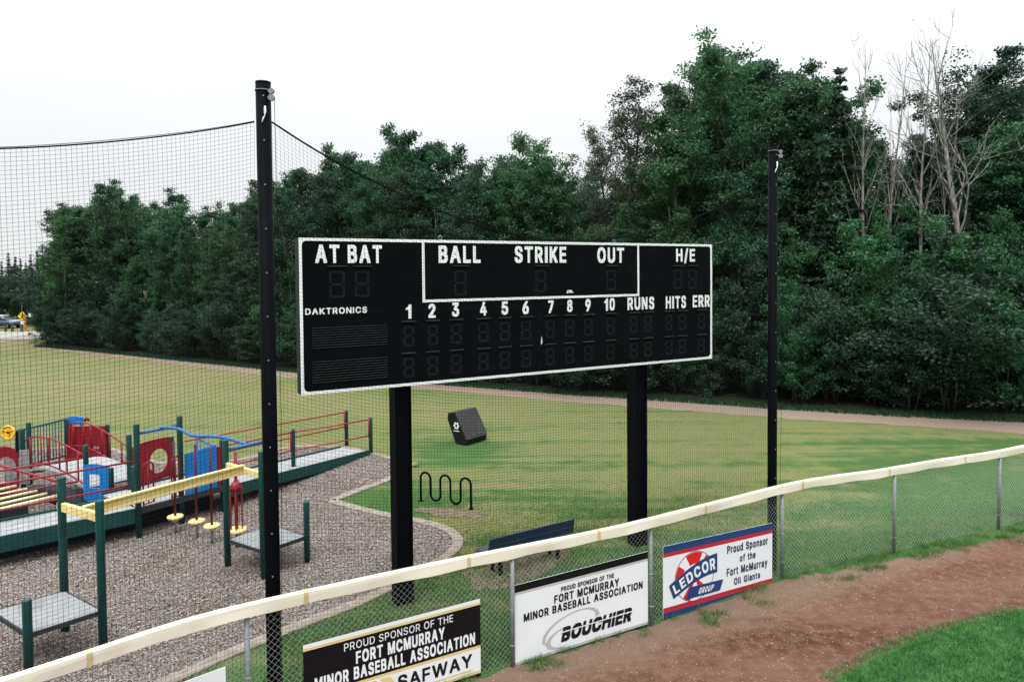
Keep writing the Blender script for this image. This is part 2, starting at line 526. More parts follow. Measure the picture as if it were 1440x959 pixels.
class MB:
    def __init__(s):
        s.v, s.f, s.sm, s.n = [], [], [], 0

    def add(s, verts, faces, smooth=False):
        verts = np.asarray(verts, float).reshape(-1, 3)
        s.v.append(verts)
        for f in faces:
            s.f.append([i + s.n for i in f])
            s.sm.append(smooth)
        s.n += len(verts)
        return s

    def box(s, c, ax, ay, az):                 # centre and three half axes
        c, ax, ay, az = (np.asarray(q, float) for q in (c, ax, ay, az))
        vv = [c + sx * ax + sy * ay + sz * az for sx in (-1, 1) for sy in (-1, 1) for sz in (-1, 1)]
        return s.add(vv, [(0, 1, 3, 2), (4, 6, 7, 5), (0, 4, 5, 1), (2, 3, 7, 6), (0, 2, 6, 4), (1, 5, 7, 3)])

    def bbox(s, c, ax, ay, az, b=0.01):        # box with chamfered edges
        c = np.asarray(c, float)
        A = [np.asarray(q, float) for q in (ax, ay, az)]
        L = [np.linalg.norm(q) for q in A]
        b = min(b, 0.45 * min(L))
        I = [q * (1 - b / l) for q, l in zip(A, L)]
        vv, idx = [], {}
        for sx in (-1, 1):
            for sy in (-1, 1):
                for sz in (-1, 1):
                    sg = (sx, sy, sz)
                    for k in range(3):
                        p = c.copy()
                        for j in range(3):
                            p = p + sg[j] * (A[j] if j == k else I[j])
                        idx[(sg, k)] = len(vv)
                        vv.append(p)
        fs = []
        for k in range(3):
            a, bq = [j for j in range(3) if j != k]
            for sk in (-1, 1):
                q = []
                for (sa, sb) in ((-1, -1), (1, -1), (1, 1), (-1, 1)):
                    sg = [0, 0, 0]
                    sg[k], sg[a], sg[bq] = sk, sa, sb
                    q.append(idx[(tuple(sg), k)])
                fs.append(q)
        for k in range(3):
            a, bq = [j for j in range(3) if j != k]
            for sa in (-1, 1):
                for sb in (-1, 1):
                    s0, s1 = [0, 0, 0], [0, 0, 0]
                    s0[k], s1[k] = -1, 1
                    s0[a] = s1[a] = sa
                    s0[bq] = s1[bq] = sb
                    fs.append([idx[(tuple(s0), a)], idx[(tuple(s1), a)], idx[(tuple(s1), bq)], idx[(tuple(s0), bq)]])
        for sx in (-1, 1):
            for sy in (-1, 1):
                for sz in (-1, 1):
                    fs.append([idx[((sx, sy, sz), k)] for k in range(3)])
        return s.add(vv, fs)

    def tube(s, pts, r, n=8, caps=True, closed=False):
        pts = [np.asarray(p, float) for p in pts]
        m = len(pts)
        rr = r if hasattr(r, '__len__') else [r] * m
        ref = None
        vv = []
        for i in range(m):
            if closed:
                t = pts[(i + 1) % m] - pts[i - 1]
            else:
                t = pts[min(i + 1, m - 1)] - pts[max(i - 1, 0)]
            t = unit(t)
            if ref is None:
                ref = np.cross(t, ZUP) if abs(t[2]) < 0.9 else np.cross(t, V3(1, 0, 0))
            a = ref - t * np.dot(ref, t)
            a = unit(a)
            ref = a
            b = np.cross(t, a)
            for k in range(n):
                th = 2 * math.pi * k / n
                vv.append(pts[i] + rr[i] * (a * math.cos(th) + b * math.sin(th)))
        fs = []
        for i in range(m if closed else m - 1):
            j = (i + 1) % m
            for k in range(n):
                fs.append((i * n + k, i * n + (k + 1) % n, j * n + (k + 1) % n, j * n + k))
        base = s.n
        s.add(vv, fs, True)
        if caps and not closed:
            s.f.append([base + k for k in range(n)][::-1])
            s.f.append([base + (m - 1) * n + k for k in range(n)])
            s.sm += [False, False]
        return s

    def prism(s, poly, ext):                   # planar polygon extruded by a vector
        poly = [np.asarray(p, float) for p in poly]
        ext = np.asarray(ext, float)
        n = len(poly)
        fs = [tuple(range(n))[::-1], tuple(range(n, 2 * n))]
        for i in range(n):
            fs.append((i, (i + 1) % n, n + (i + 1) % n, n + i))
        return s.add(poly + [p + ext for p in poly], fs)

    def ring_panel(s, outer, inner, ext):      # a plate with one hole; outer and inner have the same count
        n = len(outer)
        O = [np.asarray(p, float) for p in outer]
        I = [np.asarray(p, float) for p in inner]
        ext = np.asarray(ext, float)
        vv = O + I + [p + ext for p in O] + [p + ext for p in I]
        fs = []
        for i in range(n):
            j = (i + 1) % n
            fs += [(i, j, n + j, n + i), (2 * n + i, 3 * n + i, 3 * n + j, 2 * n + j),
                   (i, 2 * n + i, 2 * n + j, j), (n + i, n + j, 3 * n + j, 3 * n + i)]
        return s.add(vv, fs)

    def build(s, name, m, parent=None, label=None):
        v = np.concatenate(s.v) - origin_of(parent)
        me = raw_mesh(name, v, [i for f in s.f for i in f], [len(f) for f in s.f], s.sm)
        import bmesh
        bm = bmesh.new()
        bm.from_mesh(me)
        bmesh.ops.recalc_face_normals(bm, faces=bm.faces)
        bm.to_mesh(me)
        bm.free()
        o = link(name, me, m, parent)
        if label:
            o['label'] = label
        return o


def sheet(name, pts, z, m, kind='structure', rough=0.0, step=0.35, parent=None, closed_noise=True):
    """a flat ground sheet from an outline of ground points, its edge broken up a little"""
    P = [np.array([p[0], p[1]]) for p in pts]
    out = []
    for i in range(len(P)):
        a, b = P[i], P[(i + 1) % len(P)]
        L = np.linalg.norm(b - a)
        k = max(1, int(L / step)) if rough else 1
        for j in range(k):
            q = a + (b - a) * j / k
            if rough:
                q = q + rng.normal(0, rough, 2)
            out.append([q[0], q[1], z])
    me = raw_mesh(name, np.array(out), list(range(len(out))), [len(out)])
    if me.polygons[0].normal.z < 0:
        me.flip_normals()
    o = link(name, me, m, parent)
    if kind:
        o['kind'] = kind
    return o


def catmull(pts, k=8):
    P = [np.asarray(p, float) for p in pts]
    P = [2 * P[0] - P[1]] + P + [2 * P[-1] - P[-2]]
    out = []
    for i in range(1, len(P) - 2):
        for j in range(k):
            t = j / k
            a, b, c, d = P[i - 1], P[i], P[i + 1], P[i + 2]
            out.append(0.5 * (2 * b + (c - a) * t + (2 * a - 5 * b + 4 * c - d) * t * t + (3 * b - a - 3 * c + d) * t ** 3))
    out.append(P[-2])
    return out


def wires(lines, r, frame_a, frame_b, sides=3):
    """many thin strands at once: lines (n, m, 3); the cross-section lies in the plane of frame_a, frame_b"""
    n, m, _ = lines.shape
    th = np.arange(sides) * 2 * math.pi / sides + 0.4
    off = r * (np.cos(th)[:, None] * frame_a + np.sin(th)[:, None] * frame_b)
    v = lines[:, :, None, :] + off[None, None]
    idx = np.arange(n * m * sides).reshape(n, m, sides)
    a = idx[:, :-1, :]
    b = np.roll(idx, -1, axis=2)[:, :-1, :]
    c = np.roll(idx, -1, axis=2)[:, 1:, :]
    d = idx[:, 1:, :]
    f = np.stack([a, b, c, d], -1).reshape(-1, 4)
    return v.reshape(-1, 3), f


# ------------------------------------------------------------------ text helpers
# outlines of the sign lettering: set + character, each glyph a stack of flat strips (left, right at foot; left, right at head; foot, head)
GLYPHS = {}
for _ln in """C/ 0,88,0,88,-99,-79 0,92,0,92,-79,-55 0,96,4,96,-55,-35 4,96,8,100,-35,-15 8,100,12,104,-15,9 12,104,16,108,9,29 16,108,20,112,29,49 20,112,24,116,49,73 24,116,28,120,73,93 28,120,28,124,93,113 32,124,32,128,113,137 36,128,36,132,137,157 40,132,40,136,157,177 40,136,44,140,177,201 44,140,48,144,201,221 48,144,52,148,221,241 52,148,56,148,241,261 56,152,60,156,261,285 60,156,64,156,285,305 64,160,68,160,305,325 68,160,72,164,325,349 72,168,76,168,349,369 76,168,80,172,369,389 80,172,84,176,389,413 84,176,88,180,413,433 88,180,88,184,433,453 92,184,96,188,453,477 96,188,96,192,477,497 100,192,100,196,497,517 104,196,104,196,517,541 108,196,108,196,541,561
C0 108,180,68,216,-30,-10 64,220,48,240,-10,14 44,240,36,252,14,34 32,252,28,260,34,54 24,260,20,264,54,74 16,140,16,140,74,98 144,268,144,268,74,98 12,124,8,116,98,118 160,272,172,276,98,118 8,112,8,108,118,138 172,276,180,280,118,138 8,108,4,100,138,162 180,280,184,280,138,162 4,100,4,96,162,182 188,284,188,284,162,182 4,96,0,92,182,202 188,284,192,284,182,202 0,92,0,92,202,310 192,284,196,284,202,226 196,284,196,284,226,286 196,284,192,284,286,310 0,92,4,96,310,330 192,284,188,284,310,330 4,96,4,100,330,350 188,284,188,284,330,350 4,100,8,108,350,374 184,280,180,280,350,374 8,108,8,112,374,394 180,280,172,276,374,394 12,116,12,124,394,414 172,276,160,272,394,414 16,136,16,136,414,438 152,272,152,272,414,438 20,264,24,260,438,458 28,260,36,252,458,478 36,252,44,240,478,498 48,240,64,220,498,522 68,216,104,180,522,542
C2 0,264,0,264,-23,85 8,140,20,152,85,109 24,152,36,164,109,129 36,168,48,176,129,149 48,180,60,192,149,173 64,192,72,204,173,193 76,204,88,216,193,217 92,220,100,228,217,237 104,228,116,240,237,261 120,240,128,248,261,281 132,248,140,252,281,301 144,252,152,256,301,325 156,256,156,256,325,345 4,92,4,92,345,369 164,260,168,260,345,369 4,92,4,96,369,389 168,260,164,260,369,389 4,100,4,104,389,409 164,260,156,260,389,409 4,108,4,128,409,433 156,256,132,256,409,433 8,256,12,252,433,453 12,252,20,244,453,477 20,240,28,232,477,497 32,232,48,212,497,521 56,208,88,176,521,541
C3 100,180,60,220,-30,-10 52,224,32,244,-10,14 32,248,20,260,14,34 20,260,12,268,34,58 8,272,4,276,58,78 4,124,4,124,78,102 156,276,156,276,78,102 0,108,0,100,102,122 172,280,180,280,102,122 0,100,0,96,122,142 180,280,188,280,122,142 0,92,0,92,142,166 188,280,188,280,142,166 184,280,176,280,166,186 176,280,156,276,186,210 136,276,136,276,210,230 76,272,76,264,230,254 76,260,76,252,254,274 76,248,76,236,274,294 76,232,76,196,294,318 76,196,84,208,318,338 84,208,96,220,338,362 100,224,108,232,362,382 108,236,120,244,382,402 120,244,132,256,402,426 20,264,20,264,426,534
C4 160,248,160,248,-23,85 0,296,0,296,85,169 0,296,4,296,169,189 4,112,12,120,189,213 160,248,160,248,189,321 12,124,20,128,213,233 20,128,28,136,233,253 28,136,36,144,253,277 36,148,44,152,277,297 48,156,48,156,297,321 56,248,60,248,321,341 68,176,68,176,341,361 72,180,80,188,361,385 80,188,88,196,385,405 88,196,96,204,405,425 96,204,104,212,425,449 104,216,112,220,449,469 112,220,120,228,469,489 120,228,128,228,489,513 132,228,136,228,513,533
C5 96,168,56,208,-30,-10 52,212,32,232,-10,14 28,232,20,244,14,34 16,244,8,252,34,58 8,256,4,260,58,78 4,120,4,120,78,102 140,264,140,264,78,102 0,108,0,100,102,122 156,264,164,268,102,122 0,96,0,92,122,142 168,268,172,268,122,142 0,92,0,92,142,166 176,268,176,268,142,166 176,268,172,268,166,186 172,268,164,268,186,210 160,268,160,268,210,230 8,112,8,112,230,254 144,264,144,264,230,254 8,260,8,256,254,274 8,252,8,248,274,294 8,244,8,236,294,318 8,232,12,216,318,338 12,200,12,200,338,362 12,104,12,104,362,382 12,104,16,108,382,402 16,108,16,108,402,426 16,252,16,252,426,446 20,252,20,252,446,490 20,252,24,252,490,514 24,252,24,252,514,534
C6 96,168,60,208,-30,-10 52,212,36,228,-10,14 32,232,24,240,14,34 20,244,12,252,34,58 12,252,8,256,58,78 4,124,4,124,78,102 144,260,144,260,78,102 4,108,0,100,102,122 156,264,164,264,102,122 0,100,0,96,122,142 164,264,172,264,122,142 0,92,0,92,142,166 172,264,172,264,142,166 0,92,0,96,166,186 172,264,168,264,166,186 0,96,0,104,186,210 168,264,160,264,186,210 4,108,4,120,210,230 156,264,144,260,210,230 8,260,8,260,230,254 8,256,12,248,254,274 16,248,20,240,274,294 20,236,28,220,294,318 32,216,36,188,318,338 40,152,48,160,338,362 48,164,56,172,362,382 56,172,64,180,382,402 68,180,76,192,402,426 76,192,84,200,426,446 88,204,96,212,446,470 96,212,104,220,470,490 108,220,116,220,490,514 116,220,124,220,514,534
C7 24,116,24,124,-23,-3 24,124,24,132,-3,21 24,132,28,136,21,41 28,140,36,144,41,61 36,144,44,152,61,85 44,152,48,160,85,105 52,160,56,164,105,125 56,168,64,172,125,149 64,176,72,180,149,169 72,180,76,188,169,189 80,188,84,196,189,213 88,196,92,200,213,233 92,204,100,208,233,253 100,208,108,216,253,277 108,216,112,224,277,297 116,224,120,232,297,321 124,232,128,236,321,341 128,240,136,244,341,361 136,244,144,252,361,385 144,252,148,256,385,405 152,260,156,264,405,425 0,264,0,264,425,533
C8 100,180,60,220,-30,-10 52,228,32,248,-10,14 28,252,20,260,14,34 16,264,12,268,34,54 8,272,4,276,54,74 4,128,4,128,74,98 152,276,152,276,74,98 0,112,0,100,98,118 168,280,180,280,98,118 0,100,0,92,118,138 180,280,184,280,118,138 0,92,0,96,138,162 188,280,180,280,138,162 0,100,0,108,162,182 180,280,172,280,162,182 4,112,4,124,182,202 168,280,156,276,182,202 8,272,8,272,202,226 12,268,20,260,226,246 20,260,32,248,246,266 36,244,28,252,266,286 28,252,20,260,286,310 16,264,16,264,310,330 16,124,12,116,330,350 156,264,164,268,330,350 12,112,12,104,350,374 168,268,176,268,350,374 12,104,12,108,374,394 176,268,172,268,374,394 12,108,12,116,394,414 172,268,164,268,394,414 12,128,12,128,414,438 152,264,152,264,414,438 16,264,20,260,438,458 20,260,28,252,458,478 28,252,36,244,478,498 40,240,60,220,498,522 64,216,100,180,522,542
C9 44,140,44,148,-23,-3 44,148,44,156,-3,21 44,160,52,168,21,41 52,168,64,176,41,65 64,180,72,188,65,85 72,188,84,196,85,109 84,200,92,208,109,129 92,208,100,216,129,149 104,216,112,224,149,173 84,228,52,232,173,193 48,236,28,244,193,217 28,244,20,248,217,237 16,252,8,256,237,261 8,260,8,260,261,281 4,124,4,108,281,301 144,260,156,264,281,301 4,108,0,96,301,325 160,264,168,264,301,325 0,96,0,92,325,345 168,264,172,264,325,345 0,92,0,92,345,369 172,264,172,264,345,369 0,96,0,100,369,389 172,264,164,264,369,389 0,100,4,108,389,409 164,264,156,260,389,409 4,112,8,132,409,433 156,260,136,260,409,433 8,256,12,252,433,453 12,252,20,244,453,477 24,240,32,232,477,497 36,232,52,212,497,521 56,208,88,176,521,541
CA 0,96,0,100,-23,-3 252,344,248,344,-23,-3 0,100,0,104,-3,21 244,344,240,344,-3,21 0,104,4,108,21,41 240,344,236,340,21,41 4,108,8,112,41,61 236,340,232,336,41,61 8,112,16,120,61,85 232,336,228,328,61,85 16,120,20,124,85,105 224,328,220,324,85,105 24,124,24,124,105,125 220,324,220,324,105,125 24,320,32,316,125,149 32,312,36,308,149,169 36,308,40,304,169,189 40,304,44,300,189,213 48,296,48,296,213,233 52,152,56,156,233,253 192,292,188,288,233,253 56,160,60,164,253,277 184,288,180,284,253,277 60,164,64,168,277,297 180,284,176,280,277,297 68,168,68,168,297,321 172,276,172,276,297,321 72,272,76,268,321,341 76,268,80,264,341,361 80,264,88,256,361,385 88,256,92,252,385,405 92,252,96,248,405,425 96,248,104,240,425,449 104,240,108,236,449,469 108,236,112,232,469,489 112,232,116,228,489,513 120,224,124,220,513,533
CB 0,188,0,236,-23,-3 0,240,0,260,-3,21 0,264,0,272,21,41 0,272,0,280,41,61 0,280,0,284,61,85 0,92,0,92,85,213 152,284,176,284,85,105 180,284,188,284,105,125 192,284,192,284,125,149 192,284,184,284,149,169 184,284,172,284,169,189 160,284,160,284,189,213 0,280,0,276,213,233 0,272,0,264,233,253 0,264,0,252,253,277 0,256,0,264,277,297 0,268,0,268,297,321 0,92,0,92,321,425 152,272,168,272,321,341 168,272,176,272,341,361 180,272,180,272,361,385 176,272,168,272,385,405 168,272,148,272,405,425 0,268,0,268,425,449 0,264,0,260,449,469 0,260,0,252,469,489 0,248,0,232,489,513 0,228,0,196,513,533
CC 136,212,92,256,-30,-10 88,264,64,284,-10,14 60,288,48,300,14,34 48,304,36,312,34,54 36,312,28,320,54,74 24,172,24,172,74,98 180,324,180,324,74,98 20,148,12,132,98,118 204,328,216,332,98,118 12,128,8,120,118,138 220,332,228,336,118,138 8,116,4,108,138,162 232,336,240,336,138,162 4,108,4,104,162,182 240,336,244,336,162,182 4,100,4,100,182,202 0,96,0,92,202,226 0,92,0,92,226,286 0,92,0,96,286,310 4,100,4,100,310,330 4,104,4,108,330,350 244,336,240,336,330,350 4,108,8,116,350,374 240,336,232,336,350,374 8,120,12,128,374,394 228,336,220,332,374,394 12,132,20,144,394,414 220,332,204,328,394,414 24,164,24,164,414,438 188,324,188,324,414,438 28,320,36,312,438,458 36,312,48,304,458,478 48,300,60,288,478,498 64,284,88,264,498,522 92,256,136,216,522,542
CD 0,172,0,220,-23,-3 0,228,0,252,-3,21 0,256,0,268,21,41 0,272,0,280,41,61 0,280,0,292,61,85 0,92,0,92,85,425 136,292,168,296,85,105 172,300,188,304,105,125 188,304,200,308,125,149 204,308,208,312,149,169 212,312,216,312,169,189 216,312,220,312,189,213 220,312,224,312,213,233 224,312,224,312,233,277 224,312,220,312,277,297 220,312,216,312,297,321 216,312,212,312,321,341 212,312,204,308,341,361 204,308,192,304,361,385 188,304,176,300,385,405 172,300,144,292,405,425 0,288,0,288,425,449 0,280,0,272,449,469 0,272,0,260,469,489 0,256,0,232,489,513 0,228,0,192,513,533
CE 0,256,0,256,-23,85 0,92,0,92,85,213 0,244,0,244,213,321 0,92,0,92,321,425 0,256,0,256,425,533
CF 0,92,0,92,-23,213 0,236,0,236,213,297 0,92,0,92,297,425 0,252,0,252,425,533
CG 136,216,92,260,-30,-10 88,264,64,288,-10,14 60,292,48,300,14,34 48,304,36,312,34,54 36,316,28,320,54,74 24,172,24,172,74,98 180,324,180,324,74,98 20,148,12,132,98,118 204,328,220,332,98,118 12,128,8,120,118,138 220,332,232,336,118,138 8,116,4,108,138,162 232,336,240,336,138,162 4,104,4,104,162,182 244,336,244,336,162,182 4,100,0,96,182,202 160,336,160,336,182,286 0,96,0,92,202,226 0,92,0,92,226,286 0,92,0,96,286,310 4,100,4,100,310,330 4,104,4,108,330,350 244,336,240,336,330,350 4,108,8,116,350,374 236,336,228,336,350,374 8,120,12,128,374,394 228,336,220,332,374,394 12,132,16,144,394,414 216,332,204,328,394,414 20,160,20,160,414,438 188,324,188,324,414,438 28,320,36,312,438,458 36,312,44,304,458,478 48,300,60,288,478,498 64,284,84,264,498,522 92,256,132,216,522,542
CH 0,92,0,92,-23,213 220,312,220,312,-23,213 0,312,0,312,213,321 0,92,0,92,321,533 220,312,220,312,321,533
CK 0,92,0,92,-23,149 208,304,200,304,-23,-3 196,304,188,304,-3,21 184,304,180,300,21,41 176,296,168,288,41,61 168,288,156,280,61,85 156,276,148,268,85,105 148,268,140,260,105,125 136,256,128,248,125,149 0,96,0,104,149,169 124,248,120,240,149,169 0,232,0,232,169,189 0,228,0,220,189,213 0,216,0,208,213,233 0,208,0,200,233,253 0,196,0,188,253,277 0,188,0,188,277,297 0,188,0,200,297,321 0,204,0,216,321,341 0,220,0,220,341,361 0,92,0,92,361,533 96,228,108,240,361,385 112,244,120,252,385,405 124,256,132,264,405,425 136,268,148,280,425,449 152,284,160,292,449,469 164,296,172,304,469,489 176,304,188,304,489,513 188,304,200,304,513,533
CL 0,248,0,248,-23,85 0,92,0,92,85,533
CM 0,88,0,88,-23,213 148,236,144,240,-23,-3 296,384,296,384,-23,213 144,240,140,244,-3,21 140,248,136,252,21,41 132,252,128,256,41,61 128,256,124,264,61,85 120,264,116,268,85,105 116,268,112,272,105,125 112,272,104,280,125,149 104,280,100,284,149,169 100,284,96,288,169,189 92,292,92,292,189,213 0,192,0,188,213,233 196,384,200,384,213,233 0,188,0,184,233,253 200,384,204,384,233,253 0,180,0,176,253,277 204,384,208,384,253,277 0,176,0,172,277,297 212,384,216,384,277,297 0,172,0,164,297,321 216,384,220,384,297,321 0,164,0,160,321,341 220,384,224,384,321,341 0,160,0,156,341,361 228,384,232,384,341,361 0,152,0,148,361,385 232,384,236,384,361,385 0,148,0,144,385,405 240,384,244,384,385,405 0,144,0,140,405,425 244,384,248,384,405,425 0,136,0,132,425,449 248,384,252,384,425,449 0,132,0,128,449,469 256,384,260,384,449,469 0,124,0,120,469,489 260,384,264,384,469,489 0,120,0,116,489,513 264,384,268,384,489,513 0,116,0,112,513,533 272,384,276,384,513,533
CN 0,92,0,92,-23,277 216,316,208,316,-23,-3 208,316,200,316,-3,21 196,316,192,316,21,41 188,316,184,316,41,61 180,316,172,316,61,85 172,316,164,316,85,105 164,316,156,316,105,125 156,316,144,316,125,149 144,316,136,316,149,169 136,316,128,316,169,189 128,316,120,316,189,213 116,316,112,316,213,233 104,220,104,220,233,253 224,316,224,316,233,533 96,212,96,212,253,277 0,208,0,200,277,297 0,196,0,188,297,321 0,188,0,180,321,341 0,180,0,172,341,361 0,172,0,164,361,385 0,160,0,156,385,405 0,152,0,148,405,425 0,144,0,136,425,449 0,136,0,128,449,469 0,124,0,120,469,489 0,116,0,108,489,513 0,108,0,100,513,533
CO 136,212,92,256,-30,-10 88,264,64,284,-10,14 60,288,48,300,14,34 48,304,36,312,34,54 36,312,28,320,54,74 24,172,24,172,74,98 176,324,176,324,74,98 20,148,12,132,98,118 204,332,216,336,98,118 12,128,8,120,118,138 220,336,228,340,118,138 8,116,4,108,138,162 232,340,240,344,138,162 4,108,4,104,162,182 240,344,248,344,162,182 4,100,0,96,182,202 248,344,252,348,182,202 0,96,0,92,202,226 252,348,256,348,202,226 0,92,0,92,226,286 256,348,256,348,226,286 0,92,0,96,286,310 256,348,252,348,286,310 0,96,4,100,310,330 252,348,248,344,310,330 4,104,4,108,330,350 248,344,240,344,330,350 4,108,8,116,350,374 240,344,232,340,350,374 8,120,12,128,374,394 232,340,220,336,374,394 12,132,20,144,394,414 216,336,204,332,394,414 24,164,24,164,414,438 188,328,188,328,414,438 28,320,36,312,438,458 36,312,48,304,458,478 48,300,60,288,478,498 64,284,88,264,498,522 92,256,132,216,522,542
CP 0,92,0,92,-23,169 0,204,0,232,169,189 0,236,0,252,189,213 0,252,0,260,213,233 0,264,0,268,233,253 0,272,0,272,253,277 0,92,0,92,277,425 152,276,168,276,277,297 172,276,180,280,297,321 184,280,184,280,321,341 188,280,188,280,341,361 184,280,180,280,361,385 180,280,168,276,385,405 168,276,148,276,405,425 0,272,0,272,425,449 0,268,0,264,449,469 0,260,0,252,469,489 0,248,0,232,489,513 0,228,0,196,513,533
CR 0,92,0,92,-23,169 192,292,188,292,-23,-3 188,292,180,292,-3,21 180,292,172,288,21,41 172,284,164,280,41,61 164,280,156,272,61,85 156,268,152,264,85,105 148,264,144,256,105,125 140,256,136,248,125,149 132,248,128,240,149,169 0,236,0,236,169,189 0,232,0,244,189,213 0,248,0,260,213,233 0,260,0,268,233,253 0,268,0,276,253,277 0,92,0,92,277,425 148,276,148,276,277,297 164,276,180,280,297,321 180,280,184,280,321,341 188,280,188,280,341,361 188,280,180,280,361,385 180,280,172,280,385,405 168,280,148,276,405,425 0,272,0,272,425,449 0,268,0,264,449,469 0,264,0,252,469,489 0,252,0,232,489,513 0,228,0,196,513,533
CS 108,188,60,232,-32,-12 56,240,36,260,-12,12 32,264,20,272,12,32 20,276,12,284,32,52 12,284,8,288,52,72 4,140,4,140,72,96 156,292,156,292,72,96 4,116,0,104,96,116 180,292,192,292,96,116 0,104,0,96,116,136 192,292,200,292,116,136 0,96,0,92,136,160 200,292,196,292,136,160 184,292,184,292,160,180 172,292,144,292,180,200 132,292,88,284,200,224 80,284,56,276,224,244 52,272,36,260,244,264 32,260,24,240,264,284 24,236,16,196,284,308 16,188,12,148,308,328 12,144,12,120,328,348 12,112,12,112,348,372 200,288,200,288,348,372 12,104,12,108,372,392 196,288,192,288,372,392 12,108,12,116,392,412 188,288,180,288,392,412 12,128,12,128,412,436 168,288,168,288,412,436 12,284,16,280,436,456 20,280,24,272,456,476 28,272,36,260,476,496 40,260,60,240,496,520 64,236,100,200,520,540
CT 108,196,108,196,-23,425 0,304,0,304,425,533
CU 116,196,72,240,-31,-11 68,244,44,268,-11,13 40,272,32,280,13,33 28,284,20,292,33,57 16,296,12,300,57,77 8,144,8,144,77,101 168,304,168,304,77,101 4,124,4,112,101,121 188,308,200,308,101,121 4,108,0,104,121,141 204,308,208,312,121,141 0,100,0,96,141,165 212,312,216,312,141,165 0,96,0,92,165,185 216,312,220,312,165,185 0,92,0,92,185,533 220,312,220,312,185,533
CY 120,212,120,212,-23,189 120,212,112,220,189,213 108,224,104,228,213,233 100,232,92,236,233,253 92,240,84,248,253,277 84,248,76,256,277,297 76,256,64,264,297,321 64,268,56,272,321,341 52,280,52,280,341,361 48,164,40,156,361,385 168,284,176,292,361,385 36,156,32,148,385,405 176,292,184,300,385,405 28,148,24,140,405,425 184,300,192,308,405,425 20,140,12,128,425,449 196,312,204,320,425,449 12,128,4,120,449,469 204,320,212,328,449,469 4,120,0,112,469,489 212,328,220,332,469,489 0,112,0,104,489,513 220,332,228,332,489,513 0,104,0,96,513,533 228,332,236,332,513,533
WA 0,128,0,136,-22,-2 436,560,428,560,-22,-2 0,136,0,144,-2,22 428,560,420,560,-2,22 0,144,4,152,22,42 416,560,408,556,22,42 8,152,16,160,42,62 408,552,400,548,42,62 16,160,24,168,62,86 400,544,392,536,62,86 24,172,32,176,86,106 392,536,384,528,86,106 36,184,36,184,106,126 380,524,380,524,106,126 44,520,52,512,126,150 52,508,60,500,150,170 60,500,68,492,170,190 68,492,76,484,190,214 84,476,84,476,214,234 88,232,96,236,234,254 328,472,324,468,234,254 96,240,104,248,254,278 320,464,312,456,254,278 108,248,112,256,278,298 312,456,304,448,278,298 116,256,124,264,298,322 304,444,296,436,298,322 124,264,132,272,322,342 296,436,288,428,322,342 132,272,140,276,342,362 288,428,280,420,342,362 140,420,148,412,362,386 152,408,160,400,386,406 160,400,168,392,406,426 168,392,176,384,426,450 180,380,184,376,450,470 188,372,192,368,470,490 196,364,204,356,490,514 204,356,212,348,514,534
WC 180,388,180,388,-29,-9 148,424,108,460,-9,15 104,468,84,488,15,35 80,492,64,504,35,55 60,508,48,520,55,75 40,256,40,256,75,99 312,528,312,528,75,99 28,216,20,192,99,119 356,536,380,540,99,119 20,184,16,168,119,139 384,540,400,544,119,139 12,164,8,152,139,163 404,544,416,544,139,163 8,148,4,140,163,183 416,544,420,544,163,183 4,136,4,136,183,203 0,132,0,124,203,227 0,124,0,124,227,287 0,128,0,132,287,311 4,136,4,136,311,331 4,140,8,148,331,351 420,544,416,544,331,351 8,152,12,168,351,375 412,544,400,544,351,375 16,172,20,188,375,395 396,544,384,540,375,395 24,192,32,220,395,415 376,540,352,532,395,415 36,248,36,248,415,439 324,528,324,528,415,439 48,520,60,508,439,459 64,504,80,488,459,479 84,484,108,464,479,499 112,456,152,420,499,523 188,380,188,380,523,543
WD 0,324,0,324,-22,-2 0,360,0,404,-2,22 0,408,0,432,22,42 0,436,0,452,42,62 0,460,0,460,62,86 0,124,0,124,86,426 272,476,272,476,86,106 300,484,324,492,106,126 328,492,348,500,126,150 352,500,364,504,150,170 364,504,372,508,170,190 376,508,380,508,190,214 384,508,384,508,214,234 388,508,388,508,234,278 388,508,384,508,278,298 380,508,376,508,298,322 372,508,368,504,322,342 364,504,352,500,342,362 352,500,332,492,362,386 328,492,304,484,386,406 296,484,248,472,406,426 0,464,0,464,426,450 0,452,0,436,450,470 0,432,0,412,470,490 0,404,0,368,490,514 0,332,0,332,514,534
WF 0,124,0,124,-22,190 0,376,0,376,190,298 0,124,0,124,298,426 0,404,0,404,426,534
WK 0,124,0,124,-22,150 356,492,344,492,-22,-2 340,492,324,492,-2,22 320,492,308,484,22,42 304,480,292,468,42,62 288,464,272,448,62,86 268,444,256,432,86,106 252,428,240,416,106,126 236,412,220,396,126,150 0,128,0,148,150,170 216,392,204,380,150,170 0,152,0,168,170,190 200,376,188,360,170,190 0,352,0,352,190,214 0,340,0,324,214,234 0,324,0,308,234,254 0,308,0,288,254,278 0,288,0,288,278,298 0,296,0,316,298,322 0,124,0,124,322,534 128,320,144,336,322,342 148,340,164,360,342,362 168,364,188,384,362,386 192,388,212,404,386,406 216,412,232,428,406,426 236,432,256,452,426,450 260,456,280,476,450,470 284,480,300,492,470,490 304,492,324,492,490,514 328,492,348,492,514,534
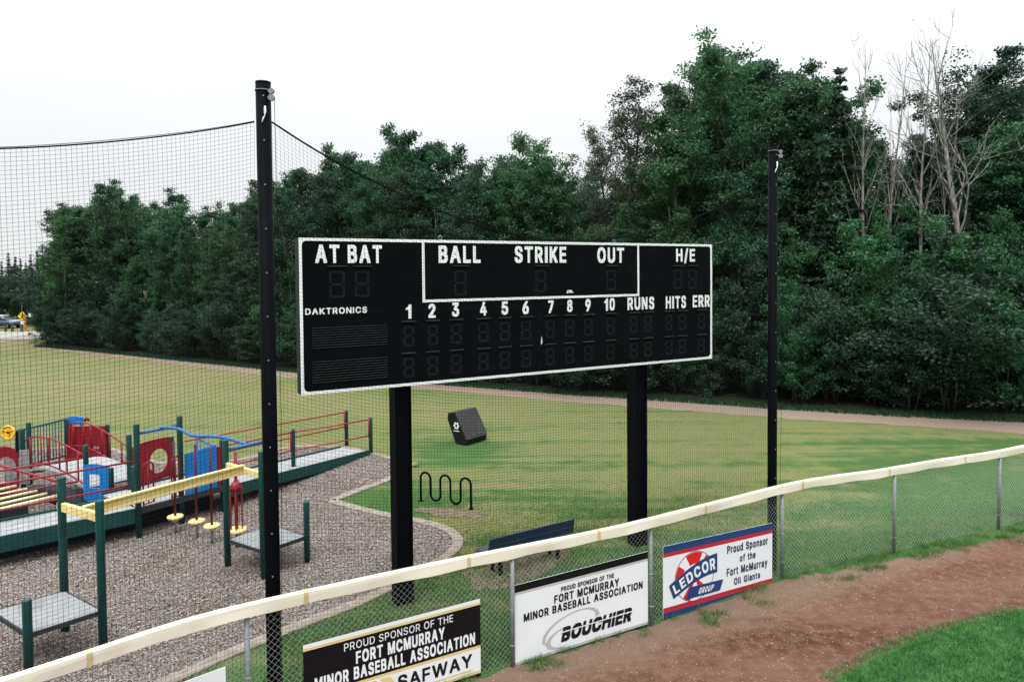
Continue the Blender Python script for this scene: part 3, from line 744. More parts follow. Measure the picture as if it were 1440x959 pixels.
WN 0,124,0,124,-22,322 376,512,364,512,-22,-2 360,512,344,512,-2,22 344,512,332,512,22,42 328,512,316,512,42,62 312,512,300,512,62,86 296,512,284,512,86,106 280,512,268,512,106,126 264,512,252,512,126,150 248,512,236,512,150,170 232,512,224,512,170,190 220,384,204,372,190,214 388,512,388,512,190,534 200,368,188,356,214,234 188,352,176,340,234,254 172,340,156,324,254,278 156,320,144,308,278,298 140,308,128,292,298,322 0,288,0,276,322,342 0,276,0,264,342,362 0,260,0,244,362,386 0,244,0,232,386,406 0,228,0,216,406,426 0,212,0,200,426,450 0,196,0,184,450,470 0,180,0,168,470,490 0,168,0,152,490,514 0,148,0,136,514,534
WO 180,388,180,388,-29,-9 148,424,108,460,-9,15 104,464,84,488,15,35 80,492,64,508,35,55 60,508,48,524,55,75 40,256,40,256,75,99 312,532,312,532,75,99 28,216,24,192,99,119 352,540,380,548,99,119 20,184,16,168,119,139 384,548,400,556,119,139 12,164,8,152,139,163 404,556,416,560,139,163 8,148,4,140,163,183 420,560,428,564,163,183 4,140,0,132,183,203 432,564,436,568,183,203 0,132,0,124,203,227 440,568,444,568,203,227 0,124,0,124,227,287 444,568,448,568,227,247 448,568,448,568,247,267 448,568,444,568,267,287 0,128,0,132,287,311 444,568,436,568,287,311 0,132,4,140,311,331 436,568,428,564,311,331 4,140,8,148,331,351 428,564,420,560,331,351 8,152,12,168,351,375 416,560,404,556,351,375 16,172,20,188,375,395 400,552,380,548,375,395 24,192,32,220,395,415 376,544,352,540,395,415 36,248,36,248,415,439 320,532,320,532,415,439 48,520,60,508,439,459 64,504,80,488,459,479 84,484,108,464,479,499 112,456,152,420,499,523 188,380,188,380,523,543
WR 0,124,0,124,-22,170 336,468,324,468,-22,-2 324,468,312,468,-2,22 308,468,300,464,22,42 296,460,288,448,42,62 284,448,272,436,62,86 268,432,260,420,86,106 256,420,248,408,106,126 244,408,232,396,126,150 228,392,220,380,150,170 0,376,0,376,170,190 0,368,0,392,190,214 0,396,0,416,214,234 0,420,0,428,234,254 0,432,0,440,254,278 0,124,0,124,278,426 260,444,260,444,278,298 288,448,312,448,298,322 312,448,320,448,322,342 324,448,324,448,342,362 324,448,312,448,362,386 312,448,296,448,386,406 292,448,252,444,406,426 0,440,0,440,426,450 0,432,0,420,450,470 0,420,0,404,470,490 0,400,0,368,490,514 0,336,0,336,514,534
WS 128,348,128,348,-31,-11 92,380,60,416,-11,13 52,424,36,440,13,33 32,444,20,456,33,53 16,456,8,464,53,73 4,200,4,200,73,97 276,468,276,468,73,97 0,164,0,144,97,117 312,472,332,472,97,117 0,140,0,132,117,137 336,472,348,472,117,137 0,128,0,124,137,161 348,472,336,472,137,161 332,472,304,472,161,181 272,472,272,472,181,201 192,464,192,464,201,225 132,456,92,440,225,245 84,436,60,416,245,265 56,412,40,380,265,285 32,344,32,344,285,309 20,248,20,248,309,329 16,208,16,172,329,349 16,156,16,156,349,373 344,464,344,464,349,373 16,144,16,148,373,393 340,464,332,464,373,393 16,152,16,168,393,413 328,464,308,464,393,413 20,188,20,188,413,437 288,464,288,464,413,437 24,460,28,452,437,457 32,448,44,436,457,477 48,432,64,416,477,497 68,412,104,376,497,521 136,344,136,344,521,541
WT 184,308,184,308,-22,426 0,492,0,492,426,534
WW 160,296,152,300,-22,-2 504,640,500,644,-22,-2 152,300,148,308,-2,22 500,644,492,652,-2,22 144,308,140,312,22,42 492,652,484,660,22,42 140,316,132,320,42,62 484,660,480,664,42,62 132,320,128,328,62,86 480,664,472,672,62,86 124,328,120,332,86,106 472,672,464,680,86,106 120,336,112,340,106,126 464,680,460,684,106,126 112,340,108,348,126,150 460,688,452,692,126,150 104,348,100,352,150,170 452,692,444,700,150,170 100,356,92,360,170,190 444,700,440,704,170,190 92,224,88,220,190,214 228,360,236,368,190,214 440,568,432,564,190,214 572,708,580,712,190,214 84,220,80,212,214,234 236,368,240,372,214,234 432,560,424,556,214,234 580,712,584,720,214,234 80,212,72,208,234,254 244,376,248,380,234,254 424,556,420,552,234,254 588,720,592,724,234,254 72,208,68,200,254,278 248,380,256,388,254,278 420,548,412,544,254,278 592,728,600,732,254,278 64,200,60,196,278,298 256,388,260,392,278,298 412,544,404,536,278,298 600,736,604,740,278,298 56,192,56,192,298,322 264,396,264,396,298,322 400,536,400,536,298,322 608,744,608,744,298,322 52,188,44,180,322,342 268,528,276,524,322,342 612,748,616,752,322,342 44,180,40,176,342,362 276,524,280,520,342,362 620,756,624,760,342,362 40,176,32,168,362,386 280,516,288,512,362,386 624,760,632,768,362,386 32,168,24,164,386,406 288,508,292,504,386,406 632,768,636,772,386,406 24,160,20,156,406,426 296,504,300,500,406,426 636,776,644,780,406,426 20,156,12,148,426,450 300,496,308,492,426,450 644,780,648,788,426,450 12,148,4,144,450,470 308,492,312,484,450,470 652,788,656,792,450,470 4,144,0,136,470,490 316,484,320,480,470,490 656,796,660,800,470,490 0,136,0,132,490,514 320,480,328,472,490,514 664,800,668,800,490,514 0,128,0,124,514,534 328,472,332,468,514,534 668,800,676,800,514,534
WY 216,336,216,336,-22,170 216,336,212,340,170,190 212,340,196,356,190,214 192,360,184,372,214,234 180,372,168,384,234,254 164,388,152,400,254,278 148,404,136,416,278,298 132,420,120,432,298,322 112,276,112,276,322,342 280,440,280,440,322,342 104,268,92,256,342,362 284,452,296,460,342,362 88,256,72,240,362,386 300,464,312,480,362,386 72,236,60,228,386,406 316,480,328,492,386,406 56,224,44,212,406,426 328,496,340,508,406,426 44,208,28,196,426,450 344,512,360,524,426,450 24,192,12,180,450,470 360,528,372,540,450,470 12,180,0,168,470,490 376,540,388,552,470,490 0,164,0,152,490,514 388,552,404,552,490,514 0,148,0,136,514,534 408,552,416,552,514,534
RD 0,232,0,232,-4,16 0,264,0,300,16,40 0,304,0,324,40,60 0,72,0,72,60,452 208,336,208,336,60,84 244,348,268,356,84,104 272,360,288,368,104,128 292,372,300,376,128,148 304,376,308,380,148,168 312,384,316,388,168,192 316,388,320,388,192,212 320,388,324,392,212,236 324,392,324,392,236,276 324,392,320,388,276,300 320,388,316,388,300,320 316,388,312,384,320,344 308,384,304,376,344,364 300,376,292,372,364,384 292,368,272,360,384,408 268,360,248,348,408,428 224,340,224,340,428,452 0,324,0,308,452,472 0,304,0,268,472,496 0,236,0,236,496,516
RE 0,308,0,308,-4,60 0,72,0,72,60,236 0,292,0,292,236,300 0,72,0,72,300,452 0,308,0,308,452,516
RF 0,72,0,72,-4,212 0,280,0,280,212,276 0,72,0,72,276,452 0,304,0,304,452,516
RH 0,72,0,72,-4,236 316,388,316,388,-4,236 0,388,0,388,236,300 0,72,0,72,300,516 316,388,316,388,300,516
RN 0,72,0,72,-4,364 312,392,304,392,-4,16 300,392,288,392,16,40 284,392,276,392,40,60 272,392,260,392,60,84 260,392,248,392,84,104 244,320,244,320,104,128 324,392,324,392,104,516 232,312,224,304,128,148 220,300,212,292,148,168 208,292,196,280,168,192 192,276,184,268,192,212 180,264,168,252,212,236 168,248,156,240,236,256 156,236,144,228,256,276 144,224,132,212,276,300 128,212,120,200,300,320 116,200,104,188,320,344 104,184,96,176,344,364 0,68,0,68,364,408 92,172,84,164,364,384 80,160,72,148,384,408 0,144,0,136,408,428 0,132,0,120,428,452 0,120,0,108,452,472 0,108,0,96,472,496 0,92,0,84,496,516
RO 144,292,144,292,-7,17 108,324,88,348,17,37 80,352,64,368,37,57 56,172,56,172,57,81 260,380,260,380,57,81 44,140,32,116,81,105 292,392,316,404,81,105 28,116,20,104,105,125 320,404,332,412,105,125 20,100,16,92,125,145 336,416,344,420,125,145 12,88,8,80,145,169 348,420,356,428,145,169 8,80,4,72,169,193 356,428,360,432,169,193 0,72,0,68,193,213 364,432,364,436,193,213 0,68,0,68,213,301 364,436,368,436,213,233 368,436,368,436,233,281 368,436,364,436,281,301 0,68,4,72,301,321 364,432,360,432,301,321 4,72,8,80,321,345 360,432,356,428,321,345 8,80,12,88,345,369 352,428,344,420,345,369 16,92,20,100,369,389 344,420,336,412,369,389 24,104,32,116,389,409 332,412,320,404,389,409 32,120,44,144,409,433 316,404,292,392,409,433 52,168,52,168,433,457 268,380,268,380,433,457 68,368,84,352,457,477 88,348,112,324,477,497 136,300,136,300,497,521
RP 0,72,0,72,-4,192 0,244,0,276,192,212 0,280,0,304,212,236 0,312,0,312,236,256 0,72,0,72,256,452 220,320,244,328,256,276 248,328,260,336,276,300 264,336,268,340,300,320 268,340,272,340,320,344 272,340,272,340,344,364 272,340,268,340,364,384 268,340,256,336,384,408 256,332,240,328,408,428 224,320,224,320,428,452 0,312,0,300,452,472 0,296,0,268,472,496 0,240,0,240,496,516
RR 0,72,0,72,-4,192 280,360,272,356,-4,16 272,352,260,344,16,40 256,340,248,332,40,60 248,332,236,320,60,84 236,316,228,308,84,104 224,308,216,296,104,128 212,296,204,288,128,148 204,284,196,276,148,168 192,276,184,264,168,192 0,256,0,256,192,212 0,268,0,296,212,236 0,300,0,316,236,256 0,72,0,72,256,452 208,320,208,320,256,276 236,328,256,336,276,300 260,336,268,340,300,320 268,340,272,340,320,344 272,340,272,340,344,364 272,340,268,340,364,384 268,340,260,336,384,408 256,336,244,328,408,428 228,324,228,324,428,452 0,316,0,300,452,472 0,296,0,272,472,496 0,240,0,240,496,516
RS 128,228,80,276,-9,11 72,284,44,312,11,35 40,316,24,332,35,55 24,156,12,112,55,75 200,332,248,344,55,75 12,104,4,84,75,99 252,344,276,352,75,99 4,80,0,76,99,119 276,352,284,356,99,119 0,72,0,68,119,139 288,356,288,356,119,163 284,356,272,352,163,183 268,352,244,344,183,203 216,340,216,340,203,227 136,320,136,320,227,247 104,304,72,276,247,267 64,268,44,220,267,287 36,180,36,180,287,311 24,132,16,104,311,331 16,100,12,88,331,351 12,84,12,80,351,375 12,80,12,80,375,395 280,352,280,348,375,395 12,84,16,88,395,415 276,348,268,348,395,415 16,92,24,112,415,439 268,344,248,336,415,439 28,136,28,136,439,459 220,332,220,332,439,459 40,324,52,308,459,479 56,304,88,276,479,503 116,244,116,244,503,523
RT 156,224,156,224,-4,452 0,376,0,376,452,516
RU 148,244,100,292,-8,12 92,300,60,328,12,36 56,332,44,348,36,56 32,148,32,148,56,80 240,356,240,356,56,80 24,120,16,100,80,100 272,364,288,372,80,100 16,100,8,84,100,124 292,376,304,380,100,124 8,84,4,76,124,144 304,384,312,384,124,144 4,76,4,72,144,168 312,384,316,388,144,168 4,72,0,72,168,188 316,388,316,388,168,516 0,72,0,72,188,516
BB 0,324,0,324,-44,-24 0,356,0,384,-24,0 0,388,0,400,0,20 0,400,0,408,20,40 0,412,0,416,40,64 0,416,0,420,64,84 0,420,0,420,84,104 0,148,0,148,104,192 208,420,252,420,104,128 256,420,260,420,128,148 256,420,236,420,148,172 216,420,216,420,172,192 0,420,0,416,192,212 0,416,0,412,212,236 0,408,0,404,236,256 0,400,0,388,256,276 0,392,0,396,276,300 0,400,0,400,300,340 0,148,0,148,340,404 212,400,236,400,340,364 240,400,240,400,364,384 236,400,212,400,384,404 0,400,0,400,404,448 0,400,0,392,448,472 0,392,0,384,472,492 0,380,0,372,492,512 0,368,0,340,512,536 0,316,0,316,536,556
BC 164,336,120,384,-47,-27 112,388,84,420,-27,-3 80,424,64,440,-3,17 60,440,44,456,17,41 40,460,32,468,41,61 32,468,20,476,61,85 20,476,12,480,85,105 12,248,8,216,105,125 256,480,284,484,105,125 8,212,4,192,125,149 292,484,312,484,125,149 4,188,0,176,149,169 312,484,324,484,149,169 0,172,0,164,169,193 324,484,332,484,169,193 0,160,0,160,193,213 336,484,336,484,193,213 0,156,0,152,213,237 0,148,0,148,237,277 0,152,0,156,277,301 0,160,0,160,301,321 336,484,336,484,301,321 0,164,0,176,321,345 332,484,324,484,321,345 0,176,4,188,345,365 324,484,312,484,345,365 4,192,8,212,365,389 308,484,288,484,365,389 12,232,12,232,389,409 268,484,268,484,389,409 16,480,20,476,409,429 20,476,32,468,429,453 32,464,44,456,453,473 44,456,60,440,473,497 64,436,80,420,497,517 84,416,116,388,517,541 144,360,144,360,541,561
BE 0,380,0,380,-44,104 0,148,0,148,104,192 0,360,0,360,192,340 0,148,0,148,340,404 0,376,0,376,404,556
BH 0,148,0,148,-44,192 308,456,308,456,-44,192 0,456,0,456,192,340 0,148,0,148,340,556 308,456,308,456,340,556
BO 164,336,120,380,-47,-27 112,388,84,416,-27,-3 80,424,64,440,-3,17 60,440,44,456,17,41 40,460,32,468,41,61 32,472,20,480,61,85 20,480,12,488,85,105 12,248,8,216,105,125 252,488,284,492,105,125 8,212,4,192,125,149 288,492,312,496,125,149 4,188,0,176,149,169 312,500,324,500,149,169 0,176,0,164,169,193 328,500,336,504,169,193 0,164,0,156,193,213 340,504,344,504,193,213 0,156,0,152,213,237 344,504,352,504,213,237 0,148,0,148,237,277 352,504,352,504,237,277 0,152,0,156,277,301 352,504,344,504,277,301 0,156,0,164,301,321 344,504,340,504,301,321 0,164,0,176,321,345 336,500,328,500,321,345 0,176,4,188,345,365 324,500,312,496,345,365 4,192,8,212,365,389 308,496,288,492,365,389 12,232,12,232,389,409 268,492,268,492,389,409 16,488,20,480,409,429 20,480,32,468,429,453 32,468,44,460,453,473 44,456,60,440,473,497 64,436,80,420,497,517 84,416,116,384,517,541 144,360,144,360,541,561
BR 0,148,0,148,-44,148 272,428,264,428,-44,-24 260,428,252,428,-24,0 248,428,240,428,0,20 240,428,232,428,20,40 232,428,220,420,40,64 220,420,212,412,64,84 208,408,200,400,84,104 200,400,188,388,104,128 188,388,180,380,128,148 0,372,0,372,148,172 0,364,0,364,172,192 0,368,0,380,192,212 0,384,0,396,212,236 0,396,0,404,236,256 0,404,0,408,256,276 0,408,0,412,276,300 0,148,0,148,300,404 180,412,228,412,300,320 236,412,248,412,320,340 252,412,256,412,340,364 252,412,240,412,364,384 236,412,212,412,384,404 0,412,0,412,404,428 0,408,0,404,428,448 0,404,0,400,448,472 0,396,0,388,472,492 0,384,0,372,492,512 0,368,0,344,512,536 0,316,0,316,536,556
BU 144,316,96,364,-48,-28 88,368,60,396,-28,-4 56,400,40,416,-4,16 36,420,24,432,16,40 24,436,16,444,40,60 12,444,8,448,60,80 8,448,4,452,80,104 4,224,4,196,104,124 232,452,264,456,104,124 4,192,0,172,124,148 268,456,284,456,124,148 0,168,0,160,148,168 288,456,296,456,148,168 0,160,0,152,168,188 300,456,304,456,168,188 0,152,0,148,188,212 304,456,308,456,188,212 0,148,0,148,212,556 308,456,308,456,212,556
LF 0,92,0,92,-22,190 0,248,0,248,190,298 0,92,0,92,298,426 0,264,0,264,426,534
LG 136,232,96,272,-29,-9 88,280,68,300,-9,15 64,304,52,316,15,35 48,320,36,328,35,55 36,332,28,336,55,75 24,176,24,176,75,99 192,340,192,340,75,99 16,152,12,136,99,119 216,344,232,348,99,119 12,132,8,124,119,139 236,348,244,352,119,139 8,120,4,112,139,163 244,352,252,356,139,163 4,108,4,108,163,183 256,356,256,356,163,183 0,104,0,100,183,203 168,356,168,356,183,287 0,100,0,96,203,227 0,96,0,92,227,247 0,92,0,92,247,267 0,96,0,96,267,287 0,96,0,100,287,311 0,100,0,100,311,331 4,104,4,108,331,351 256,352,252,352,331,351 4,112,8,120,351,375 248,352,240,352,351,375 8,124,12,132,375,395 240,352,232,348,375,395 12,136,20,152,395,415 228,348,212,344,395,415 24,168,24,168,415,439 196,340,196,340,415,439 28,336,36,328,439,459 40,324,48,316,459,479 52,312,64,300,479,499 68,296,92,272,499,523 112,248,112,248,523,543
LM 0,92,0,92,-22,214 156,244,152,252,-22,-2 312,404,312,404,-22,214 152,252,148,256,-2,22 144,256,140,264,22,42 140,264,136,268,42,62 136,268,128,276,62,86 128,276,124,280,86,106 124,280,116,284,106,126 116,288,112,292,126,150 108,292,104,296,150,170 104,300,100,304,170,190 96,308,96,308,190,214 0,200,0,196,214,234 204,404,208,404,214,234 0,192,0,188,234,258 212,404,216,404,234,258 0,188,0,184,258,278 216,404,220,404,258,278 0,180,0,176,278,298 224,404,228,404,278,298 0,176,0,172,298,322 228,404,232,404,298,322 0,168,0,164,322,342 236,404,240,404,322,342 0,164,0,160,342,362 240,404,244,404,342,362 0,160,0,152,362,386 244,404,252,404,362,386 0,152,0,148,386,406 252,404,256,404,386,406 0,148,0,144,406,426 256,404,260,404,406,426 0,140,0,136,426,450 264,404,268,404,426,450 0,136,0,132,450,470 268,404,272,404,450,470 0,128,0,124,470,490 276,404,280,404,470,490 0,124,0,120,490,514 280,404,284,404,490,514 0,116,0,112,514,534 288,404,292,404,514,534
LO 136,228,96,272,-29,-9 88,276,68,300,-9,15 64,304,52,316,15,35 48,316,40,328,35,55 36,328,28,336,55,75 24,176,24,176,75,99 192,340,192,340,75,99 20,148,12,136,99,119 216,348,232,352,99,119 12,132,8,120,119,139 232,352,244,356,119,139 8,120,4,112,139,163 244,356,256,360,139,163 4,108,4,104,163,183 256,360,260,364,163,183 4,104,0,100,183,203 264,364,264,364,183,203 0,100,0,96,203,227 268,364,268,364,203,227 0,96,0,92,227,247 272,364,272,364,227,267 0,92,0,92,247,267 0,92,0,96,267,287 272,364,268,364,267,287 0,96,0,100,287,311 268,364,268,364,287,311 0,100,4,104,311,331 264,364,260,364,311,331 4,104,4,112,331,351 260,364,256,360,331,351 4,112,8,120,351,375 252,360,244,356,351,375 8,124,12,132,375,395 244,356,232,352,375,395 12,136,20,152,395,415 228,352,212,348,395,415 24,172,24,172,415,439 196,344,196,344,415,439 28,336,36,328,439,459 40,324,48,316,459,479 52,312,64,300,479,499 68,296,92,272,499,523 116,252,116,252,523,543
LP 0,92,0,92,-22,170 0,216,0,240,170,190 0,248,0,264,190,214 0,264,0,276,214,234 0,276,0,284,234,258 0,284,0,284,258,278 0,92,0,92,278,426 164,288,180,292,278,298 180,292,192,292,298,322 192,292,196,292,322,342 196,292,196,292,342,362 196,292,188,292,362,386 188,292,180,292,386,406 176,288,152,288,406,426 0,284,0,284,426,450 0,280,0,272,450,470 0,272,0,264,470,490 0,260,0,240,490,514 0,236,0,196,514,534
LS 104,204,64,244,-31,-11 56,252,36,272,-11,13 32,276,20,288,13,33 20,288,12,296,33,53 12,296,8,300,53,73 4,140,4,140,73,97 168,304,168,304,73,97 0,120,0,108,97,117 192,308,204,308,97,117 0,104,0,100,117,137 204,308,212,308,117,137 0,96,0,96,137,161 212,308,204,308,137,161 200,308,184,308,161,181 180,308,148,304,181,201 136,304,88,296,201,225 80,296,56,288,225,245 52,284,36,272,245,265 32,268,24,248,265,285 20,244,16,200,285,309 12,192,12,152,309,329 12,144,8,124,329,349 8,112,8,112,349,373 208,300,208,300,349,373 8,104,8,108,373,393 208,300,200,300,373,393 8,112,8,120,393,413 200,300,188,300,393,413 12,136,12,136,413,437 176,300,176,300,413,437 12,296,20,292,437,457 20,292,28,284,457,477 28,284,40,272,477,497 44,268,64,248,497,521 68,244,108,204,521,541
La 52,264,52,264,-31,-7 28,264,16,264,-7,13 16,264,8,264,13,33 8,264,4,264,33,57 0,264,0,264,57,81 0,108,0,96,81,101 136,264,152,264,81,101 0,96,0,100,101,121 156,264,164,264,101,121 0,104,0,140,121,145 164,264,168,264,121,145 0,264,0,264,145,169 4,264,8,264,169,189 12,264,20,264,189,209 24,264,52,264,209,233 92,264,92,264,233,257 32,100,8,108,257,277 164,264,164,264,257,277 8,108,8,124,277,297 164,264,152,260,277,297 8,260,8,260,297,321 8,260,16,252,321,345 20,252,28,244,345,365 32,244,44,228,365,385 48,224,92,184,385,409
Lc 100,188,60,232,-30,-6 56,236,40,248,-6,14 40,252,28,260,14,34 28,264,16,272,34,58 12,276,12,276,58,82 8,136,4,120,82,102 156,280,172,280,82,102 4,116,4,108,102,122 176,280,184,280,102,122 0,104,0,104,122,146 188,268,188,268,122,146 0,100,0,96,146,170 0,96,0,92,170,190 0,92,0,96,190,210 0,96,0,100,210,234 0,104,0,104,234,258 188,248,188,248,234,258 4,108,4,116,258,278 184,276,176,276,258,278 4,120,8,132,278,298 172,276,156,276,278,298 12,276,12,276,298,322 16,272,28,264,322,346 28,264,40,252,346,366 40,248,56,236,366,386 60,232,100,192,386,410
Ld 72,284,72,284,-30,-10 56,284,40,284,-10,14 36,284,28,284,14,34 24,284,16,284,34,58 16,284,12,284,58,78 8,140,4,120,78,102 148,284,168,284,78,102 4,116,4,108,102,122 172,284,180,284,102,122 4,108,0,100,122,142 180,284,184,284,122,142 0,100,0,96,142,166 188,284,192,284,142,166 0,96,0,92,166,186 192,284,192,284,166,210 0,92,0,92,186,210 0,96,0,96,210,230 192,284,188,284,210,230 0,100,0,104,230,250 188,284,184,284,230,250 0,104,4,112,250,274 184,284,172,284,250,274 4,116,8,128,274,294 172,284,160,284,274,294 12,284,12,284,294,318 16,284,20,284,318,338 24,284,32,284,338,362 36,284,48,284,362,382 52,284,72,284,382,402 192,284,192,284,402,534
Le 104,192,60,236,-30,-6 56,240,40,256,-6,14 40,256,28,268,14,34 28,268,16,276,34,58 12,280,12,280,58,82 8,136,4,120,82,102 160,280,176,280,82,102 4,116,4,108,102,122 180,280,188,272,102,122 0,100,0,100,122,146 0,284,0,284,146,258 4,104,4,112,258,278 180,284,172,280,258,278 4,116,8,132,278,298 168,280,156,276,278,298 12,276,12,276,298,322 16,268,28,260,322,346 28,260,40,248,346,366 40,248,56,232,366,386 60,228,96,188,386,410
Lf 52,144,52,144,-22,298 0,204,0,204,298,406 52,144,52,144,406,426 52,148,52,156,426,446 52,204,52,208,446,470 52,208,56,212,470,490 56,212,60,212,490,510 64,212,76,212,510,534 80,212,104,200,534,554
Lh 0,92,0,92,-22,234 172,260,172,260,-22,214 172,260,168,260,214,234 0,92,0,96,234,258 168,260,164,260,234,258 0,100,0,108,258,278 164,260,156,260,258,278 0,108,0,124,278,298 156,260,144,260,278,298 0,260,0,260,298,322 0,256,0,252,322,342 0,252,0,244,342,362 0,244,0,228,362,386 0,224,0,204,386,406 0,92,0,92,406,534
Li 8,100,8,100,-22,402 16,88,4,104,422,446 0,104,0,108,446,466 0,108,0,108,466,506 0,108,4,104,506,530 4,104,20,88,530,550
Ll 44,128,20,136,-24,-4 16,136,4,136,-4,20 4,136,0,136,20,40 0,136,0,132,40,64 0,132,0,100,64,84 0,96,0,92,84,104 0,92,0,92,104,536
Ln 0,92,0,92,-22,238 172,260,172,260,-22,214 172,260,168,260,214,238 0,92,0,96,238,258 168,260,164,260,238,258 0,100,0,108,258,282 164,260,156,260,258,282 0,112,0,132,282,302 152,260,136,260,282,302 0,260,0,256,302,322 0,256,0,252,322,346 0,248,0,244,346,366 0,240,0,224,366,390 0,208,0,208,390,410
Lo 100,188,60,228,-30,-6 56,236,40,248,-6,14 40,252,28,264,14,34 28,264,16,272,34,58 12,276,12,276,58,82 8,136,4,120,82,102 156,280,172,284,82,102 4,116,4,108,102,122 176,284,184,288,102,122 4,108,0,100,122,146 184,288,192,292,122,146 0,100,0,96,146,170 192,292,196,292,146,170 0,96,0,92,170,190 196,292,200,292,170,190 0,92,0,96,190,210 200,292,196,292,190,210 0,96,0,100,210,234 196,292,192,292,210,234 0,100,4,108,234,258 192,292,184,288,234,258 4,108,4,116,258,278 184,288,176,284,258,278 4,120,8,132,278,298 172,284,156,280,278,298 12,280,12,280,298,322 16,272,28,264,322,346 28,264,40,252,346,366 40,248,56,236,366,386 60,232,100,192,386,410
Lp 0,92,0,92,-165,-17 100,196,100,196,-37,-17 0,220,0,240,-17,7 0,244,0,256,7,27 0,256,0,264,27,47 0,264,0,272,47,71 0,136,0,136,71,91 148,276,148,276,71,91 0,124,0,112,91,111 160,276,172,280,91,111 0,108,0,100,111,135 172,280,180,284,111,135 0,100,0,96,135,155 184,284,188,284,135,155 0,96,0,92,155,175 188,284,192,284,155,175 0,92,0,92,175,219 192,284,192,284,175,199 192,284,188,284,199,219 0,96,0,96,219,239 188,284,184,284,219,239 0,100,0,104,239,263 184,284,176,280,239,263 0,108,0,116,263,283 176,280,164,280,263,283 0,120,0,140,283,303 164,280,144,276,283,303 0,272,0,268,303,327 0,268,0,260,327,347 0,256,0,248,347,367 0,244,0,228,367,391 0,208,0,208,391,411
Lr 0,92,0,92,-22,238 0,92,0,96,238,258 0,100,0,108,258,282 0,112,0,136,282,302 0,180,0,180,302,410
Ls 80,172,40,216,-30,-6 36,220,20,232,-6,14 20,236,12,244,14,34 8,248,4,252,34,58 0,256,0,256,58,82 0,112,0,100,82,102 140,256,156,256,82,102 0,96,0,92,102,122 156,256,148,256,102,122 128,256,128,256,122,146 80,256,44,252,146,170 40,248,24,244,170,190 24,240,16,228,190,210 12,224,8,192,210,234 8,160,8,160,234,258 8,120,8,104,258,278 160,224,156,248,258,278 8,104,8,116,278,298 152,248,144,248,278,298 8,248,8,248,298,322 8,248,16,244,322,346 16,240,24,232,346,366 28,232,40,220,366,386 44,216,84,176,386,410
Lt 96,180,68,192,-26,-6 64,192,52,192,-6,18 48,192,44,192,18,38 44,192,40,188,38,62 40,188,40,148,62,82 40,140,40,132,82,106 40,132,40,132,106,302 0,188,0,188,302,410 40,132,40,132,410,498
Lu 52,260,52,260,-27,-7 36,260,20,260,-7,17 20,260,12,260,17,37 12,260,4,260,37,61 4,260,4,260,61,81 0,124,0,108,81,101 128,260,148,260,81,101 0,104,0,96,101,125 152,260,160,260,101,125 0,96,0,92,125,145 164,260,168,260,125,145 0,92,0,92,145,405 168,260,172,260,145,169 172,260,172,260,169,405
Ly 32,116,20,144,-167,-147 20,148,20,160,-147,-123 20,164,24,172,-123,-103 24,172,28,176,-103,-83 28,180,28,184,-83,-63 76,184,76,184,-63,-39 84,192,92,196,-39,-19 92,196,96,200,-19,1 96,200,88,208,1,25 88,208,84,212,25,45 84,212,80,216,45,65 76,220,72,224,65,89 72,224,68,228,89,109 64,228,60,236,109,129 60,236,56,240,129,149 56,240,48,244,149,173 48,248,44,252,173,193 40,144,40,144,193,213 152,256,152,256,193,213 36,144,32,136,213,237 152,256,160,264,213,237 32,136,28,132,237,257 160,264,164,268,237,257 28,132,20,128,257,277 164,268,168,272,257,277 20,128,16,120,277,301 168,276,176,280,277,301 16,120,12,116,301,321 176,280,180,284,301,321 8,116,4,112,321,341 180,288,184,292,321,341 4,112,0,108,341,361 184,292,188,296,341,361 0,104,0,100,361,385 192,296,196,296,361,385 0,100,0,96,385,405 196,296,200,296,385,405
CI 0,108,0,108,-32,546
WI 0,132,0,132,-28,542
BI 0,155,0,155,-46,560
RI 0,72,0,72,-4,516
C1 92,200,92,200,-32,330 0,200,0,200,330,400 0,200,90,200,400,470 90,200,112,200,470,546""".split('\n'):
    _k, _r = _ln.split(' ', 1)
    GLYPHS[_k] = [tuple(map(int, q.split(','))) for q in _r.split()]


for _f in 'CWBR':
    _h = GLYPHS[_f + 'H'] if _f + 'H' in GLYPHS else GLYPHS[_f + 'F']
    GLYPHS[_f + 'I'] = [(0, GLYPHS[_f + 'I'][0][1]) * 2 + (min(q[4] for q in _h), max(q[5] for q in _h))]
_h = GLYPHS['C2']
_t = max(q[5] for q in _h) - 546
GLYPHS['C1'] = [(q[0], q[1], q[2], q[3], q[4] + (_t if q[4] > 0 else 0), q[5] + _t) for q in GLYPHS['C1']]


def font_shape(body, face='C', gap=75, space=250):
    V, Fc, x = [], [], 0
    for ch in body:
        if ch == ' ':
            x += space - gap
            continue
        wd = 0
        for (l0, r0, l1, r1, y0, y1) in GLYPHS[face + ch]:
            Fc.append([len(V), len(V) + 1, len(V) + 2, len(V) + 3])
            V += [(x + l0, y0), (x + r0, y0), (x + r1, y1), (x + l1, y1)]
            wd = max(wd, r0, r1)
        x += wd + gap
    v = np.array(V, float)
    lo, hi = v.min(0), v.max(0)
    return (v - lo) / (hi - lo), Fc


def letter_on(shape, fn, name, m, parent, label=None):
    v, f = shape
    b = MB()
    b.add([fn(a, c) for a, c in v], f)
    w_ = np.concatenate(b.v) - origin_of(parent)
    me = raw_mesh(name, w_, [i for q in b.f for i in q], [len(q) for q in b.f])
    o = link(name, me, m, parent)
    if label:
        o['label'] = label
    return o


def flat(polys, fn, name, m, parent, label=None):
    b = MB()
    for p in polys:
        b.add([fn(a, c) for a, c in p], [tuple(range(len(p)))])
    w_ = np.concatenate(b.v) - origin_of(parent)
    me = raw_mesh(name, w_, [i for q in b.f for i in q], [len(q) for q in b.f])
    o = link(name, me, m, parent)
    if label:
        o['label'] = label
    return o

